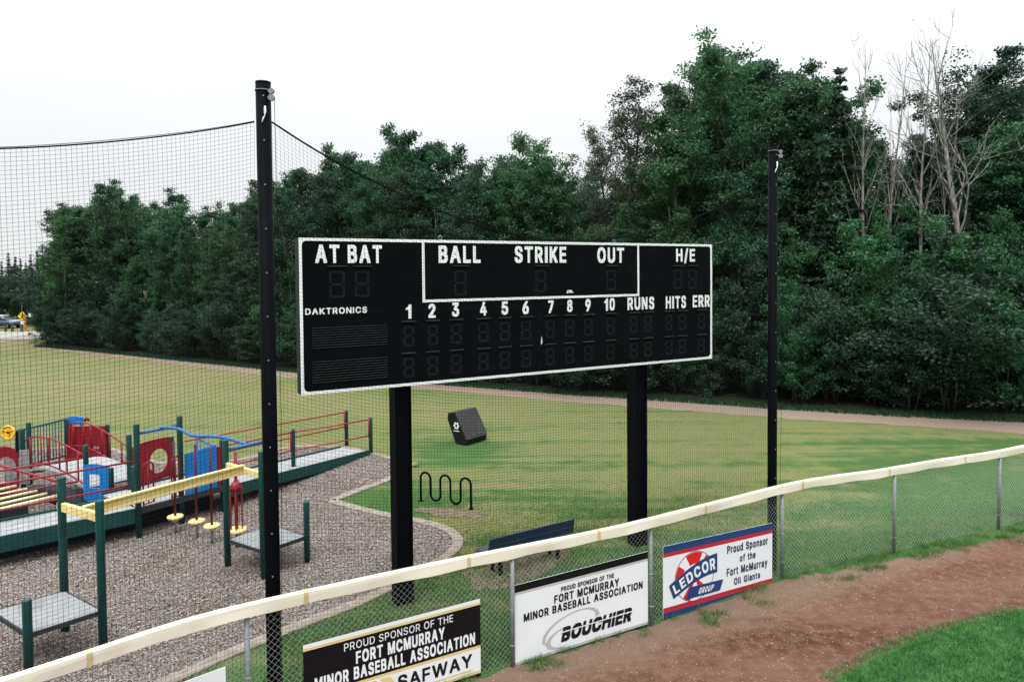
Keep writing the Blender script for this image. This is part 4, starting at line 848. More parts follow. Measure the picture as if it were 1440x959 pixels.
#@@SETTING
# ================================================================== THE SETTING
GS = 400
g = MB()
g.add([(-GS, -60, 0), (GS, -60, 0), (GS, 600, 0), (-GS, 600, 0)], [(0, 1, 2, 3)])
tag(g.build('lawn_ground', M['grass']), kind='structure')

# fence posts at ground level, left to right
FP = [V3(-7.55, 5.0, 0), V3(-5.02, 6.95, 0), U(351, 8.45)[:3] * V3(1, 1, 0), G(721, 937), G(916, 879), G(1100, 813), G(1257, 777), G(1404, 744),
      V3(13.9, 17.1, 0)]
FP = [V3(p[0], p[1], 0) for p in FP]

fence_front = [p + V3(0.5, -0.88, 0) * q for p, q in zip(FP, (.02, .02, .02, .03, .04, .06, .30, .42, .5))]
tr = fence_front[::-1]
inner_edge = [G(1600, 815), G(1440, 859), G(1370, 876), G(1300, 894), G(1230, 926), G(1170, 962), G(1100, 1010), G(980, 1120)]
inner_edge = inner_edge[::1]
outl = fence_front + [V3(16, 15.5, 0)] + [q for q in inner_edge] + [V3(0.5, 2.0, 0), V3(-7, 0.5, 0)]
sheet('warning_track', outl, 0.006, M['dirt'], rough=0.05, step=0.14)

# playground surface and its kerb
chip_edge = [G(-80, 655), G(0, 641), G(45, 634), G(78, 631), G(120, 629), G(155, 632), G(184, 641), G(215, 650), G(240, 652), G(300, 650), G(345, 646),
             G(390, 633), G(430, 628), G(487, 631), G(530, 640), G(575, 652), G(549, 673), G(505, 690), G(466, 705),
             G(505, 716), G(549, 726), G(600, 736), G(630, 746), G(643, 758), G(640, 772), G(622, 787), G(560, 822),
             G(500, 850), G(440, 873), G(330, 917), G(240, 958), G(150, 1003), V3(-6.2, 6.5, 0), V3(-11, 6, 0), V3(-19, 10, 0), V3(-19, 16, 0)]
sheet('playground_surface', chip_edge, 0.008, M['chips'], rough=0.02, step=0.3)


def kerb_run(pts, name, wdt=0.16, hgt=0.045):
    pts = [np.array([p[0], p[1], 0]) for p in pts]
    pts = catmull(pts, 4)
    b = MB()
    n = len(pts)
    vv = []
    for i, p in enumerate(pts):
        t = unit(pts[min(i + 1, n - 1)] - pts[max(i - 1, 0)])
        s_ = np.cross(ZUP, t)
        for (o_, z_) in ((-wdt / 2, 0), (-wdt / 2, hgt - 0.015), (-wdt / 2 + 0.02, hgt), (wdt / 2 - 0.02, hgt), (wdt / 2, hgt - 0.015), (wdt / 2, 0)):
            vv.append(p + s_ * o_ + ZUP * z_)
    fs = []
    for i in range(n - 1):
        for k in range(5):
            fs.append((i * 6 + k, i * 6 + k + 1, (i + 1) * 6 + k + 1, (i + 1) * 6 + k))
    b.add(vv, fs)
    o = b.build(name, M['kerb'])
    return tag(o, kind='structure')


kerb_run(chip_edge[0:16], 'kerb_far', 0.2)
kerb_run(chip_edge[15:19], 'kerb_wedge', 0.24)
kerb_run(chip_edge[18:27], 'kerb_bend', 0.24)
kerb_run(chip_edge[26:33], 'kerb_near', 0.24)

# trail along the woods, road far left, forest floor
pt = [(-60, 476), (30, 481), (75, 489), (100, 490), (200, 500), (300, 511), (390, 521), (500, 531), (600, 539), (650, 543), (800, 555), (1000, 569), (1110, 577),
      (1300, 587), (1440, 595), (1650, 606)]
pb = [(1650, 625), (1440, 610), (1300, 600), (1110, 589), (1000, 580), (800, 565), (650, 552), (600, 548), (500, 540), (390, 530), (300, 519), (200, 506), (100, 495), (75, 492.5), (30, 484), (-60, 478)]
sheet('footpath', [G(*q) for q in pt + pb], 0.006, M['path'], rough=0.06, step=0.35)
sheet('road', [G(-400, 467), G(66, 466.5), G(75, 476), G(40, 477), G(0, 477), G(-400, 480)], 0.010, M['road'])
EDGE = [(60, 486), (130, 492), (250, 504), (350, 514), (420, 521), (600, 536), (800, 551), (1000, 564), (1100, 571), (1250, 580), (1440, 588), (1650, 598)]
ef = [G(*q) for q in EDGE]
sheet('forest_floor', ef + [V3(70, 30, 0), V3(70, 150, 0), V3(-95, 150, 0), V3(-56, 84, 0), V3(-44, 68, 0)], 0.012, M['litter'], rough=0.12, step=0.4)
sheet('bare_patch', [G(652, 808), G(690, 790), G(750, 768), G(800, 762), G(806, 780), G(770, 802), G(720, 826), G(672, 834)], 0.010, M['soil'], rough=0.05, step=0.15)
sheet('rack_patch', [G(590, 712), G(640, 716), G(690, 722), G(672, 730), G(620, 726), G(580, 718)], 0.010, M['soil'], rough=0.06, step=0.12)

# ---------------------------------------------------------------- loose chips, grass blades
_poly_cache = {}


def inside(pts, poly):
    x, y = pts[:, 0], pts[:, 1]
    r = np.zeros(len(pts), bool)
    n = len(poly)
    for i in range(n):
        x0, y0 = poly[i][0], poly[i][1]
        x1, y1 = poly[(i + 1) % n][0], poly[(i + 1) % n][1]
        c = ((y0 > y) != (y1 > y)) & (x < (x1 - x0) * (y - y0) / (y1 - y0 + 1e-12) + x0)
        r ^= c
    return r


def scatter(poly, n, holes=()):
    P = np.array([[p[0], p[1]] for p in poly])
    lo, hi = P.min(0), P.max(0)
    out = []
    got = 0
    while got < n:
        q = lo + rng.random((n * 2, 2)) * (hi - lo)
        k = inside(q, poly)
        for h in holes:
            k &= ~inside(q, h)
        q = q[k]
        out.append(q)
        got += len(q)
    return np.concatenate(out)[:n]


def blades(name, pts, h0, h1, wd, lean=0.5, m=None):
    n = len(pts)
    h = rng.uniform(h0, h1, n)
    az = rng.uniform(0, 2 * np.pi, n)
    ln = rng.uniform(0, lean, n) * h
    a2 = rng.uniform(0, 2 * np.pi, n)
    w_ = rng.uniform(0.6, 1.2, n) * wd
    dx, dy = np.cos(az) * w_, np.sin(az) * w_
    z = np.full(n, 0.0)
    A = np.stack([pts[:, 0] - dx, pts[:, 1] - dy, z], 1)
    B = np.stack([pts[:, 0] + dx, pts[:, 1] + dy, z], 1)
    C_ = np.stack([pts[:, 0] + np.cos(a2) * ln, pts[:, 1] + np.sin(a2) * ln, h], 1)
    v = np.stack([A, B, C_], 1).reshape(-1, 3)
    me = raw_mesh(name, v, np.arange(3 * n), np.full(n, 3))
    return tag(link(name, me, m or M['blades']), kind='stuff')


CE = [np.array(p) for p in chip_edge]
lawn_in = [G(1175, 959), G(1240, 924), G(1310, 892), G(1440, 858), G(1520, 838), G(1520, 1000), G(1175, 1000)]
blades('infield_grass', np.concatenate([scatter(lawn_in, 80000), scatter([q + V3(-.22, .10, 0) for q in lawn_in[:4]] + [q + V3(.1, -.05, 0) for q in lawn_in[3::-1]], 2600)]), 0.03, 0.085, 0.006, 0.9)
behind = [FP[2] + V3(-0.1, 0.15, 0), FP[3] + V3(0, .1, 0), FP[4] + V3(0, .1, 0), FP[5] + V3(0, .1, 0), FP[6] + V3(0, .1, 0), FP[7] + V3(0, .1, 0), FP[8],
          G(1560, 665), G(1300, 650), G(1000, 650), G(600, 650), G(560, 660), G(400, 860)]
pp = scatter(behind, 190000, holes=(CE,))
dep = pp[:, 1]
keep = rng.random(len(pp)) < np.clip((13.0 / dep) ** 2, 0.15, 1) * np.clip((20.5 - dep) / 8.0, 0, 1) ** 1.3
blades('field_grass', pp[keep], 0.035, 0.075, 0.008, 0.7)
# ragged taller grass at the foot of the fence and along the kerbs
tl = []
for i in range(2, 8):
    a, b = FP[i], FP[i + 1]
    nrm = unit(np.cross(b - a, ZUP))
    for k in range(30 if i > 4 else (9 if i > 2 else 16)):
        t = rng.random()
        c = a + (b - a) * t + nrm * rng.normal(0.02, 0.09 if i < 6 else 0.30)
        nb = int(rng.uniform(15, 70))
        tl.append(np.stack([rng.normal(c[0], 0.07, nb), rng.normal(c[1], 0.07, nb)], 1))
blades('fence_weeds', np.concatenate(tl), 0.04, 0.15, 0.005, 0.8)
tl = []
for q in ((770, 930), (800, 912), (830, 898), (860, 890), (745, 938), (735, 925), (1010, 868), (1060, 845), (1290, 777), (1330, 767), (1360, 765), (1400, 757), (1210, 800),
          (1240, 798), (1190, 812), (1425, 748), (1300, 785), (985, 873)):
    c = G(*q)
    for k in range(4):
        cc = c + V3(rng.normal(0, .16), rng.normal(0, .08), 0)
        nb = int(rng.uniform(30, 90))
        tl.append(np.stack([rng.normal(cc[0], 0.09, nb), rng.normal(cc[1], 0.05, nb)], 1))
blades('dirt_weeds', np.concatenate(tl), 0.03, 0.13, 0.005, 0.9)
wood_edge = [q for q in ef] + [q + V3(-0.3, -0.9, 0) for q in ef[::-1]]
blades('woodside_grass', scatter(wood_edge, 26000), 0.05, 0.26, 0.014, 0.7, M['bright'])

# loose chips on the playground
n = 52000
vis = [G(0, 640), G(120, 630), G(300, 652), G(430, 630), G(548, 648), G(575, 655), G(466, 706), G(600, 738), G(640, 760), G(620, 786), G(450, 868), G(240, 956), V3(-5.2, 7.3, 0), V3(-12, 12, 0)]
q = scatter(vis, n)
az = rng.uniform(0, np.pi, n)
L_ = rng.uniform(0.009, 0.027, n)
W_ = rng.uniform(0.005, 0.011, n)
tx = rng.normal(0, 0.35, n)
ca, sa = np.cos(az), np.sin(az)
z = rng.uniform(0.012, 0.028, n)
ax = np.stack([ca * L_, sa * L_, L_ * tx], 1)
ay = np.stack([-sa * W_, ca * W_, W_ * rng.normal(0, .4, n)], 1)
c = np.stack([q[:, 0], q[:, 1], z], 1)
v = np.stack([c - ax - ay, c + ax - ay, c + ax + ay, c - ax + ay], 1).reshape(-1, 3)
tag(link('loose_chips', raw_mesh('loose_chips', v, np.arange(4 * n), np.full(n, 4)), M['chip']), kind='stuff')

# pebbles and clods on the warning track
n = 2600
q = scatter([G(700, 950), G(915, 885), G(1100, 818), G(1260, 784), G(1440, 752), G(1440, 850), G(1290, 895), G(1180, 950), G(900, 1000)], n)
sz = rng.lognormal(-5.0, 0.45, n)
oct_ = np.array([[1, 0, 0], [0, 1, 0], [-1, 0, 0], [0, -1, 0], [0, 0, .7], [0, 0, -.7]])
v = (np.stack([q[:, 0], q[:, 1], sz * 0.4], 1)[:, None] + oct_[None] * sz[:, None, None] * rng.uniform(.6, 1.3, (n, 6, 1))).reshape(-1, 3)
fo = np.array([[0, 1, 4], [1, 2, 4], [2, 3, 4], [3, 0, 4], [1, 0, 5], [2, 1, 5], [3, 2, 5], [0, 3, 5]])
f = (fo[None] + 6 * np.arange(n)[:, None, None]).reshape(-1)
M['stone'] = mat('track_pebbles', (0.26, 0.19, 0.155), 0.9, 0.1, 0.5, 5.0)
tag(link('track_pebbles', raw_mesh('track_pebbles', v, f, np.full(8 * n, 3)), M['stone']), kind='stuff')

# ================================================================== TREES
LEAFQ = np.array([[-1, 0], [0, -0.62], [1, 0], [0, 0.62]])


def leaf_mesh(name, cent, size, spread_up=0.5, var_c=None, elong=1.0):
    n = len(cent)
    nr = rng.normal(0, 1, (n, 3))
    nr[:, 2] = nr[:, 2] + spread_up
    nr /= np.linalg.norm(nr, axis=1)[:, None]
    t = rng.normal(0, 1, (n, 3))
    t -= nr * (t * nr).sum(1)[:, None]
    t /= np.linalg.norm(t, axis=1)[:, None]
    b = np.cross(nr, t)
    s_ = size * rng.uniform(0.65, 1.25, n)
    v = cent[:, None] + (t[:, None] * LEAFQ[None, :, 0:1] * elong + b[:, None] * LEAFQ[None, :, 1:2]) * s_[:, None, None]
    me = raw_mesh(name, v.reshape(-1, 3), np.arange(4 * n), np.full(n, 4))
    at = me.attributes.new('leafvar', 'FLOAT', 'POINT')
    base = rng.random(n) * 0.6 + (var_c if var_c is not None else 0.2)
    at.data.foreach_set('value', np.repeat(np.clip(base, 0, 1), 4).astype(np.float32))
    return me


def limb_curve(p, d, L, bend, k=5):
    pts = [np.array(p)]
    d = unit(d)
    for i in range(k):
        d = unit(d + rng.normal(0, 0.10, 3) + ZUP * bend)
        pts.append(pts[-1] + d * L / k)
    return pts


def make_poplar(H_, width, cb, per, name, nl=30, leaf=0.072, sig=0.19, trunk_m='bark', up=0.5, leaders=2):
    """trunk, leaders and limbs in one mesh, leaves in another"""
    tb = MB()
    r0 = 0.011 * H_
    fork = rng.uniform(.42, .58)
    tp = [V3(0, 0, -0.1)]
    for i in range(6):
        tp.append(V3(rng.normal(0, 0.07) + tp[-1][0], rng.normal(0, 0.07) + tp[-1][1], H_ * fork * (i + 1) / 6))
    tb.tube(tp, [r0 * (1 - 0.5 * i / 6) for i in range(7)], 7)
    stems = [tp]
    a0 = rng.uniform(0, 6.28)
    for k in range(leaders):
        a = a0 + 6.283 * k / max(leaders, 1) + rng.normal(0, .4)
        sp_ = rng.uniform(.14, .36) if k else rng.uniform(.02, .12)
        d = unit(V3(math.cos(a) * sp_, math.sin(a) * sp_, 1))
        hh = H_ * (0.97 - fork) * (1.0 if k == 0 else rng.uniform(.66, .92))
        q = limb_curve(tp[-1], d, hh, .05, 6)
        tb.tube(q, [r0 * .5 * (1 - .88 * j / 6) for j in range(7)], 6)
        stems.append(q)
    cl, cv, cs = [], [], []
    az = rng.uniform(0, 6.28)
    n_low = int(nl * .4)
    n_up = int(nl * .75 / max(leaders, 1))
    for si, st in enumerate(stems):
        nn = n_low if si == 0 else n_up
        for k in range(nn):
            f_ = (k + rng.uniform(0, 1)) / nn
            if si == 0:
                f_ = cb / fork + (1 - cb / fork) * f_
            j0 = min(int(f_ * 6), 5)
            p = st[j0] + (st[j0 + 1] - st[j0]) * (f_ * 6 - j0)
            u_ = min(max((p[2] / H_ - cb) / (1 - cb), 0), 1)
            az += 2.4 + rng.normal(0, .5)
            prof = (0.62 + 0.40 * math.sin(math.pi * min(u_ * .95 + 0.12, 1))) * (1 - u_ ** 5 * 0.62)
            L = width * prof * rng.uniform(0.5, 1.15)
            el = R(12 + 38 * u_ + rng.normal(0, 14))
            d = V3(math.cos(az) * math.cos(el), math.sin(az) * math.cos(el), math.sin(el))
            pts = limb_curve(p, d, L, 0.11)
            rr = r0 * 0.28 * (1 - 0.6 * u_)
            tb.tube(pts, [rr * (1 - 0.8 * j / 5) for j in range(6)], 4, caps=False)
            tone = rng.uniform(-.05, 0.34)
            thick = rng.uniform(.5, 1.4)
            for j in (2, 3, 4, 5):
                cl.append(pts[j])
                cv.append(tone)
                cs.append(thick * (1.2 if j > 3 else .6))
            for s_ in range(6):
                j = rng.integers(2, 6)
                dd = unit(d * 0.6 + rng.normal(0, 0.75, 3) + ZUP * 0.25)
                q = limb_curve(pts[j], dd, L * rng.uniform(.2, .45), 0.05, 3)
                tb.tube(q, [rr * .35, rr * .25, rr * .18, rr * .1], 3, caps=False)
                tn = tone + rng.uniform(-.1, .18)
                cl += [q[2], q[3]]
                cv += [tn, tn + .06]
                cs += [thick * .8, thick * 1.1]
    for st in stems[1:]:
        for j in range(5):
            cl.append(st[6] + V3(rng.normal(0, .28), rng.normal(0, .28), rng.uniform(-.9, .25)))
            cv.append(0.35)
            cs.append(.9)
    cl, cv, cs = np.array(cl), np.array(cv), np.array(cs)
    cnt = np.maximum(3, (per * cs * rng.uniform(.6, 1.4, len(cl))).astype(int))
    sg = sig * rng.uniform(.6, 1.25, len(cl))
    cent = np.repeat(cl, cnt, 0) + np.clip(rng.normal(0, 1, (cnt.sum(), 3)), -1.7, 1.7) * np.repeat(sg, cnt)[:, None] * V3(1.15, 1.15, .6)
    lm = leaf_mesh(name + '_leaves', cent, leaf, up, np.repeat(cv, cnt))
    return tb, lm


def make_sapling(H_, wd, n, name, leaf=0.085, stems=5):
    tb = MB()
    cl, cv = [], []
    for s_ in range(stems):
        a = rng.uniform(0, 6.28)
        d = unit(V3(math.cos(a) * .22, math.sin(a) * .22, 1)) if s_ else V3(0, 0, 1)
        hh = H_ * (1.0 if s_ == 0 else rng.uniform(.55, .92))
        pts = limb_curve(V3(math.cos(a) * .3, math.sin(a) * .3, -0.05), d, hh, 0.03, 6)
        tb.tube(pts, [0.035 * (1 - .85 * j / 6) for j in range(7)], 5)
        for k in range(16):
            t = rng.uniform(0.06, 1.0)
            j = min(int(t * 6), 5)
            p = pts[j] + (pts[j + 1] - pts[j]) * (t * 6 - j)
            az = rng.uniform(0, 6.28)
            L = wd * (0.62 + .5 * math.sin(math.pi * min(t * .95 + .15, 1))) * (1 - .62 * t) * rng.uniform(.5, 1.15)
            dd = V3(math.cos(az), math.sin(az), rng.uniform(.1, .9))
            q = limb_curve(p, dd, L, .06, 4)
            tb.tube(q, [.012, .009, .007, .005, .003], 3, caps=False)
            tn = rng.uniform(0, .4)
            cl += q[1:] + [q[4]]
            cv += [tn] * 5
        cl += [pts[6], pts[5]]
        cv += [.4, .35]
    cl, cv = np.array(cl), np.array(cv)
    i = rng.integers(0, len(cl), n)
    sg = rng.uniform(.09, .20, len(cl))[i]
    cent = cl[i] + np.clip(rng.normal(0, 1, (n, 3)), -1.7, 1.7) * sg[:, None] * V3(1.1, 1.1, .7)
    cent[:, 2] = np.abs(cent[:, 2]) + 0.03
    return tb, leaf_mesh(name + '_leaves', cent, leaf, .6, cv[i])


def make_spruce(H_, wd, name):
    tb = MB()
    tb.tube([V3(0, 0, -.1), V3(.05, 0, H_ * .5), V3(0, 0, H_ * .985)], [H_ * .011, H_ * .007, .008], 6)
    c, cv = [], []
    z = H_ * 0.12
    while z < H_ * .985:
        u_ = z / H_
        L = wd * (1 - u_) ** .9 * rng.uniform(.6, 1.2) + .03
        for k in range(7):
            a = rng.uniform(0, 6.28)
            l = L * rng.uniform(.6, 1.1)
            d = V3(math.cos(a), math.sin(a), -.12 + .35 * u_)
            q = [V3(0, 0, z), V3(0, 0, z) + d * l * .6 + V3(0, 0, -.05 * l), V3(0, 0, z) + d * l]
            tb.tube(q, [.018, .012, .006], 3, caps=False)
            m_ = int(40 * l) + 4
            t = rng.uniform(.12, 1, m_) ** .8
            pts = np.array(q[0]) + (np.array(q[2]) - np.array(q[0])) * t[:, None]
            c.append(pts + rng.normal(0, 1, (m_, 3)) * np.stack([.13 * (1.15 - t)] * 3, 1) * V3(1, 1, .5) + V3(0, 0, -.08))
            cv += [rng.uniform(0, .35)] * m_
        z += H_ * .022 * rng.uniform(.7, 1.3)
    cent = np.concatenate(c)
    return tb, leaf_mesh(name + '_needles', cent, 0.12, .2, np.array(cv), 1.3)


def make_bare(H_, name, seed_spread=1.0, lean=0.0):
    tb, bb = MB(), MB()
    tp = [V3(0, 0, -.1)]
    d = unit(V3(lean, 0, 1))
    for i in range(9):
        d = unit(d + rng.normal(0, .035, 3) + V3(0, 0, .05))
        tp.append(tp[-1] + d * H_ / 9)
    r0 = .0118 * H_
    tb.tube(tp, [r0 * (1 - .93 * i / 9) for i in range(10)], 7)

    def grow(p, d, L, r, lev):
        q = limb_curve(p, d, L, .07, 5)
        bb.tube(q, [r * (1 - .75 * j / 5) for j in range(6)], 4 if lev == 0 else 3, caps=False)
        if lev < 2:
            for k in range(4 if lev == 0 else 3):
                j = rng.integers(1, 6)
                dd = unit(unit(d) * .9 + rng.normal(0, .5, 3) + ZUP * .25)
                grow(q[j], dd, L * rng.uniform(.3, .55), max(r * .55, .008), lev + 1)
    az = rng.uniform(0, 6)
    for k in range(17):
        t = .42 + .55 * k / 17
        i = min(int(t * 9), 8)
        p = tp[i] + (tp[i + 1] - tp[i]) * (t * 9 - i)
        az += 2.4
        el = R(rng.uniform(40, 70))
        dv = V3(math.cos(az) * math.cos(el), math.sin(az) * math.cos(el), math.sin(el))
        grow(p, dv, H_ * .20 * (1.25 - t) * rng.uniform(.7, 1.3) * seed_spread + .4, r0 * .34 * (1.2 - t), 0)
    return tb, bb


def mesh_of(b, name):
    v = np.concatenate(b.v)
    return raw_mesh(name, v, [i for f in b.f for i in f], [len(f) for f in b.f], b.sm)


PROTO = {}


def proto(key, tb, leaf_me, bark, leafm):
    me = mesh_of(tb, key + '_trunk')
    me.materials.append(M[bark])
    leaf_me.materials.append(M[leafm])
    PROTO.setdefault(key.split('.')[0], []).append((me, leaf_me))


for k in range(5):
    a, b = make_poplar(13, rng.uniform(2.1, 2.7), rng.uniform(.20, .42), 40, 'poplar', nl=40, leaders=2 + k % 2)
    proto('poplar.%d' % k, a, b, 'palebark' if k % 2 else 'bark', 'poplar')
for k in range(3):
    a, b = make_poplar(13, 2.4, .18, 40, 'darkpoplar', nl=40, leaders=2 + k % 2)
    proto('dark.%d' % k, a, b, 'darkbark', 'darkleaf')
for k in range(2):
    a, b = make_poplar(17, 3.0, .26, 40, 'tall', nl=64, leaf=.074, sig=.21, leaders=3)
    proto('tall.%d' % k, a, b, 'palebark', 'poplar')
a, b = make_poplar(16, 2.6, .22, 20, 'thin', nl=48, leaf=.06, sig=.19, leaders=2)
proto('thin.0', a, b, 'bark', 'olive')
for k in range(2):
    a, b = make_poplar(16, 2.4, .45, 40, 'highcrown', nl=36, leaf=.072, sig=.22, leaders=3)
    proto('high.%d' % k, a, b, 'palebark', 'darkleaf')
for k in range(4):
    a, b = make_sapling(7, 2.2, 19000, 'sapling', .06)
    proto('sapling.%d' % k, a, b, 'darkbark', 'bright')
for k in range(3):
    a, b = make_sapling(5, 2.3, 15000, 'darksapling', .06)
    proto('darksapling.%d' % k, a, b, 'darkbark', 'darkleaf')
for k in range(2):
    a, b = make_spruce(15, 2.3, 'spruce')
    proto('spruce.%d' % k, a, b, 'darkbark', 'needle')
for k in range(4):
    tb, bb = make_bare(16, 'bare', 1.0 if k < 3 else 1.35, (0.0, 0.04, -0.03, 0.0)[k])
    me = mesh_of(tb, 'bare_trunk')
    me.materials.append(M['palebark'])
    me2 = mesh_of(bb, 'bare_branches')
    me2.materials.append(M['palebark'])
    PROTO.setdefault('bare', []).append((me, me2))
NATIVE = dict(poplar=13, dark=13, tall=17, thin=16, high=16, sapling=7, darksapling=5, spruce=15, bare=16)


def plant(kind, loc, h, label, group=None, name='poplar_tree', wide=1.0, which=None, cat='tree', second='crown', rot=None):
    pr = PROTO[kind]
    tm, lm = pr[which if which is not None else rng.integers(0, len(pr))]
    s_ = h / NATIVE[kind]
    root = thing(name, label, cat, (loc[0], loc[1], 0), group)
    root.rotation_euler = (0, 0, rng.uniform(0, 6.28) if rot is None else rot)
    root.scale = (s_ * wide, s_ * wide, s_)
    a = bpy.data.objects.new('trunk', tm)
    b = bpy.data.objects.new(second, lm)
    for o in (a, b):
        COL.objects.link(o)
        o.parent = root
    return root


SIL = [(40, 372), (66, 350), (80, 305), (100, 292), (130, 285), (165, 266), (200, 275), (250, 272), (300, 288), (340, 266), (365, 265), (400, 236), (430, 230), (500, 210), (540, 216),
       (590, 195), (620, 217), (650, 200), (690, 215), (730, 208), (760, 187), (790, 217), (815, 245), (850, 268), (880, 255), (915, 235), (940, 185), (960, 150), (1000, 95),
       (1025, 75), (1060, 90), (1100, 100), (1130, 135), (1160, 178), (1185, 205), (1210, 190), (1240, 186), (1290, 188), (1320, 170), (1350, 160), (1390, 150), (1430, 130), (1500, 120), (1640, 120)]
SX, SY = np.array(SIL).T
EX = np.array([q[0] for q in EDGE])


def edge_depth(px):
    return np.interp(px, EX, [q[1] for q in ef])


def top_z(px, D, py):
    r_ = ray(px, py)
    return H + r_[2] / r_[1] * D


def zone(px):
    if px < 392:
        return 'left of the tall left net pole'
    if px < 800:
        return 'behind the scoreboard'
    if px < 1080:
        return 'between scoreboard and right net pole'
    return 'right of the right net pole'


# front row of saplings and bushes
px = 62.0
while px < 1560:
    D0 = edge_depth(px)
    D = D0 + rng.uniform(0.5, 1.6)
    bright = px > 1090 and rng.random() < 0.8
    h = rng.uniform(2.6, 4.6) if px < 800 else rng.uniform(3.0, 5.0)
    if px > 1080:
        h = rng.uniform(4.2, 7.6)
    if bright:
        plant('sapling', U(px, D), h, 'bright green sapling at the front of the woods ' + zone(px), 'saplings along the front of the woods', 'sapling', rng.uniform(.8, 1.1))
    else:
        plant('darksapling', U(px, D), h, 'dark bushy shrub at the foot of the woods ' + zone(px), 'shrubs along the foot of the woods', 'shrub', rng.uniform(.9, 1.25), cat='shrub')
    px += rng.uniform(0.75, 1.25) * 1.55 / D * 1000
# second row, a little taller
px = 66.0
while px < 1560:
    D = edge_depth(px) + rng.uniform(2.2, 3.8)
    h = rng.uniform(4.5, 7.5) + (2.0 if px > 1080 else 0)
    h = min(h, top_z(px, D, np.interp(px, SX, SY)) * 0.85)
    k = 'sapling' if (px > 1080 and rng.random() < .7) else ('darksapling' if rng.random() < .7 else 'sapling')
    lab = ('bushy green young tree, second row of the woods ' if k == 'sapling' else 'dull dark young tree, second row of the woods ') + zone(px)
    plant(k, U(px, D), h, lab, 'young trees of the second row', 'young_tree', rng.uniform(.75, 1.0))
    px += rng.uniform(0.75, 1.25) * 2.0 / D * 1000
# main rows
for row, (off, step, frac) in enumerate(((5.5, 2.3, (.78, .97)), (9.0, 2.3, (.88, 1.02)), (13.0, 2.6, (.90, 1.02)))):
    px = 84.0 + row * 12
    while px < 1560:
        D = edge_depth(px) + off + rng.uniform(-1, 1)
        h = top_z(px, D, np.interp(px, SX, SY)) * rng.uniform(*frac)
        dk = rng.random() < (0.22 if px < 1160 else .6)
        lab = ('dark poplar in the thick of the woods ' if dk else 'green poplar in the thick of the woods ') + zone(px)
        plant('dark' if dk else 'poplar', U(px, D), h, lab, 'poplars in the thick of the woods', 'poplar_tree', rng.uniform(.85, 1.1))
        px += rng.uniform(0.75, 1.25) * step / D * 1000

# bushes deep among the trunks
px = 84.0
while px < 1540:
    D = edge_depth(px) + rng.uniform(10, 17)
    plant('darksapling', U(px, D), rng.uniform(4.5, 7.0), 'dark bush deep among the trunks of the woods ' + zone(px), 'bushes deep in the woods', 'bush', rng.uniform(1.0, 1.3), cat='bush')
    px += rng.uniform(0.75, 1.25) * 2.6 / D * 1000
# the trees that stand out
for (px, py, off, kind, which, wide, label, name, sec) in (
        (1025, 56, 6.5, 'tall', 0, 1.12, 'tallest broad green poplar just left of the right net pole', 'poplar_tree', 'crown'),
        (1085, 82, 7.5, 'tall', 1, 1.0, 'tall green poplar with its crown just above the right net pole', 'poplar_tree', 'crown'),
        (985, 110, 8.0, 'tall', 1, .85, 'tall green poplar leaning into the left of the tallest poplar', 'poplar_tree', 'crown'),
        (882, 112, 5.0, 'thin', 0, 1.15, 'thin leaved grey poplar with sky showing through its crown', 'poplar_tree', 'crown'),
        (850, 175, 7.0, 'thin', 0, .8, 'smaller sparse poplar at left of the thin leaved grey poplar', 'poplar_tree', 'crown'),
        (945, 170, 5.0, 'poplar', 1, 1.0, 'rounded green poplar between thin grey poplar and tallest poplar', 'poplar_tree', 'crown'),
        (1140, 122, 6.0, 'poplar', 2, 1.1, 'green poplar right of the right net pole beside the spruce', 'poplar_tree', 'crown'),
        (1178, 88, 4.6, 'spruce', 0, 1.15, 'dark narrow spruce standing left of the bare trees', 'spruce_tree', 'crown'),
        (1210, 70, 4.4, 'bare', 2, .6, 'leafless pale tree nearest to the dark spruce', 'bare_tree', 'branches'),
        (1243, 72, 4.6, 'bare', 1, .6, 'leafless pale tree second from the dark spruce', 'bare_tree', 'branches'),
        (1298, 50, 4.5, 'bare', 0, .6, 'slim leafless tree standing between two pairs of bare trees', 'bare_tree', 'branches'),
        (1338, 185, 4.3, 'bare', 2, .4, 'short leaning leafless trunk in front of the dark high crown', 'bare_tree', 'branches'),
        (1376, 42, 4.2, 'bare', 3, 1.2, 'largest leafless tree with wide spreading pale limbs', 'bare_tree', 'branches'),
        (1340, 96, 11.0, 'high', 0, 1.05, 'dark high crowned tree just left of the largest leafless tree', 'poplar_tree', 'crown'),
        (1412, 68, 11.0, 'high', 1, 1.15, 'dark high crowned tree behind the largest leafless tree', 'poplar_tree', 'crown'),
        (1450, 80, 10.0, 'high', 0, 1.15, 'dark tree cut by the right edge of the picture', 'poplar_tree', 'crown'),
        (760, 181, 7.0, 'poplar', 3, 1.0, 'pointed green poplar topping the woods above the middle of the scoreboard', 'poplar_tree', 'crown'),
        (590, 188, 7.0, 'poplar', 0, 1.0, 'green poplar topping the woods above the word BALL', 'poplar_tree', 'crown'),
        (165, 260, 6.0, 'poplar', 4, 1.1, 'tallest green poplar in the woods behind the playground', 'poplar_tree', 'crown'),
        (95, 296, 3.0, 'poplar', 2, 1.1, 'outermost poplar at the open left end of the woods', 'poplar_tree', 'crown'),
        (1258, 300, 2.6, 'sapling', 1, .62, 'tall slim bright green young poplar at the front right of the woods', 'young_tree', 'crown'),
        (1415, 285, 2.6, 'sapling', 2, .7, 'bright green young poplar in front of the largest leafless tree', 'young_tree', 'crown')):
    D = edge_depth(px) + off
    plant(kind, U(px, D), top_z(px, D, py), label, {'bare': 'leafless pale trees'}.get(kind), name, wide, which, second=sec)
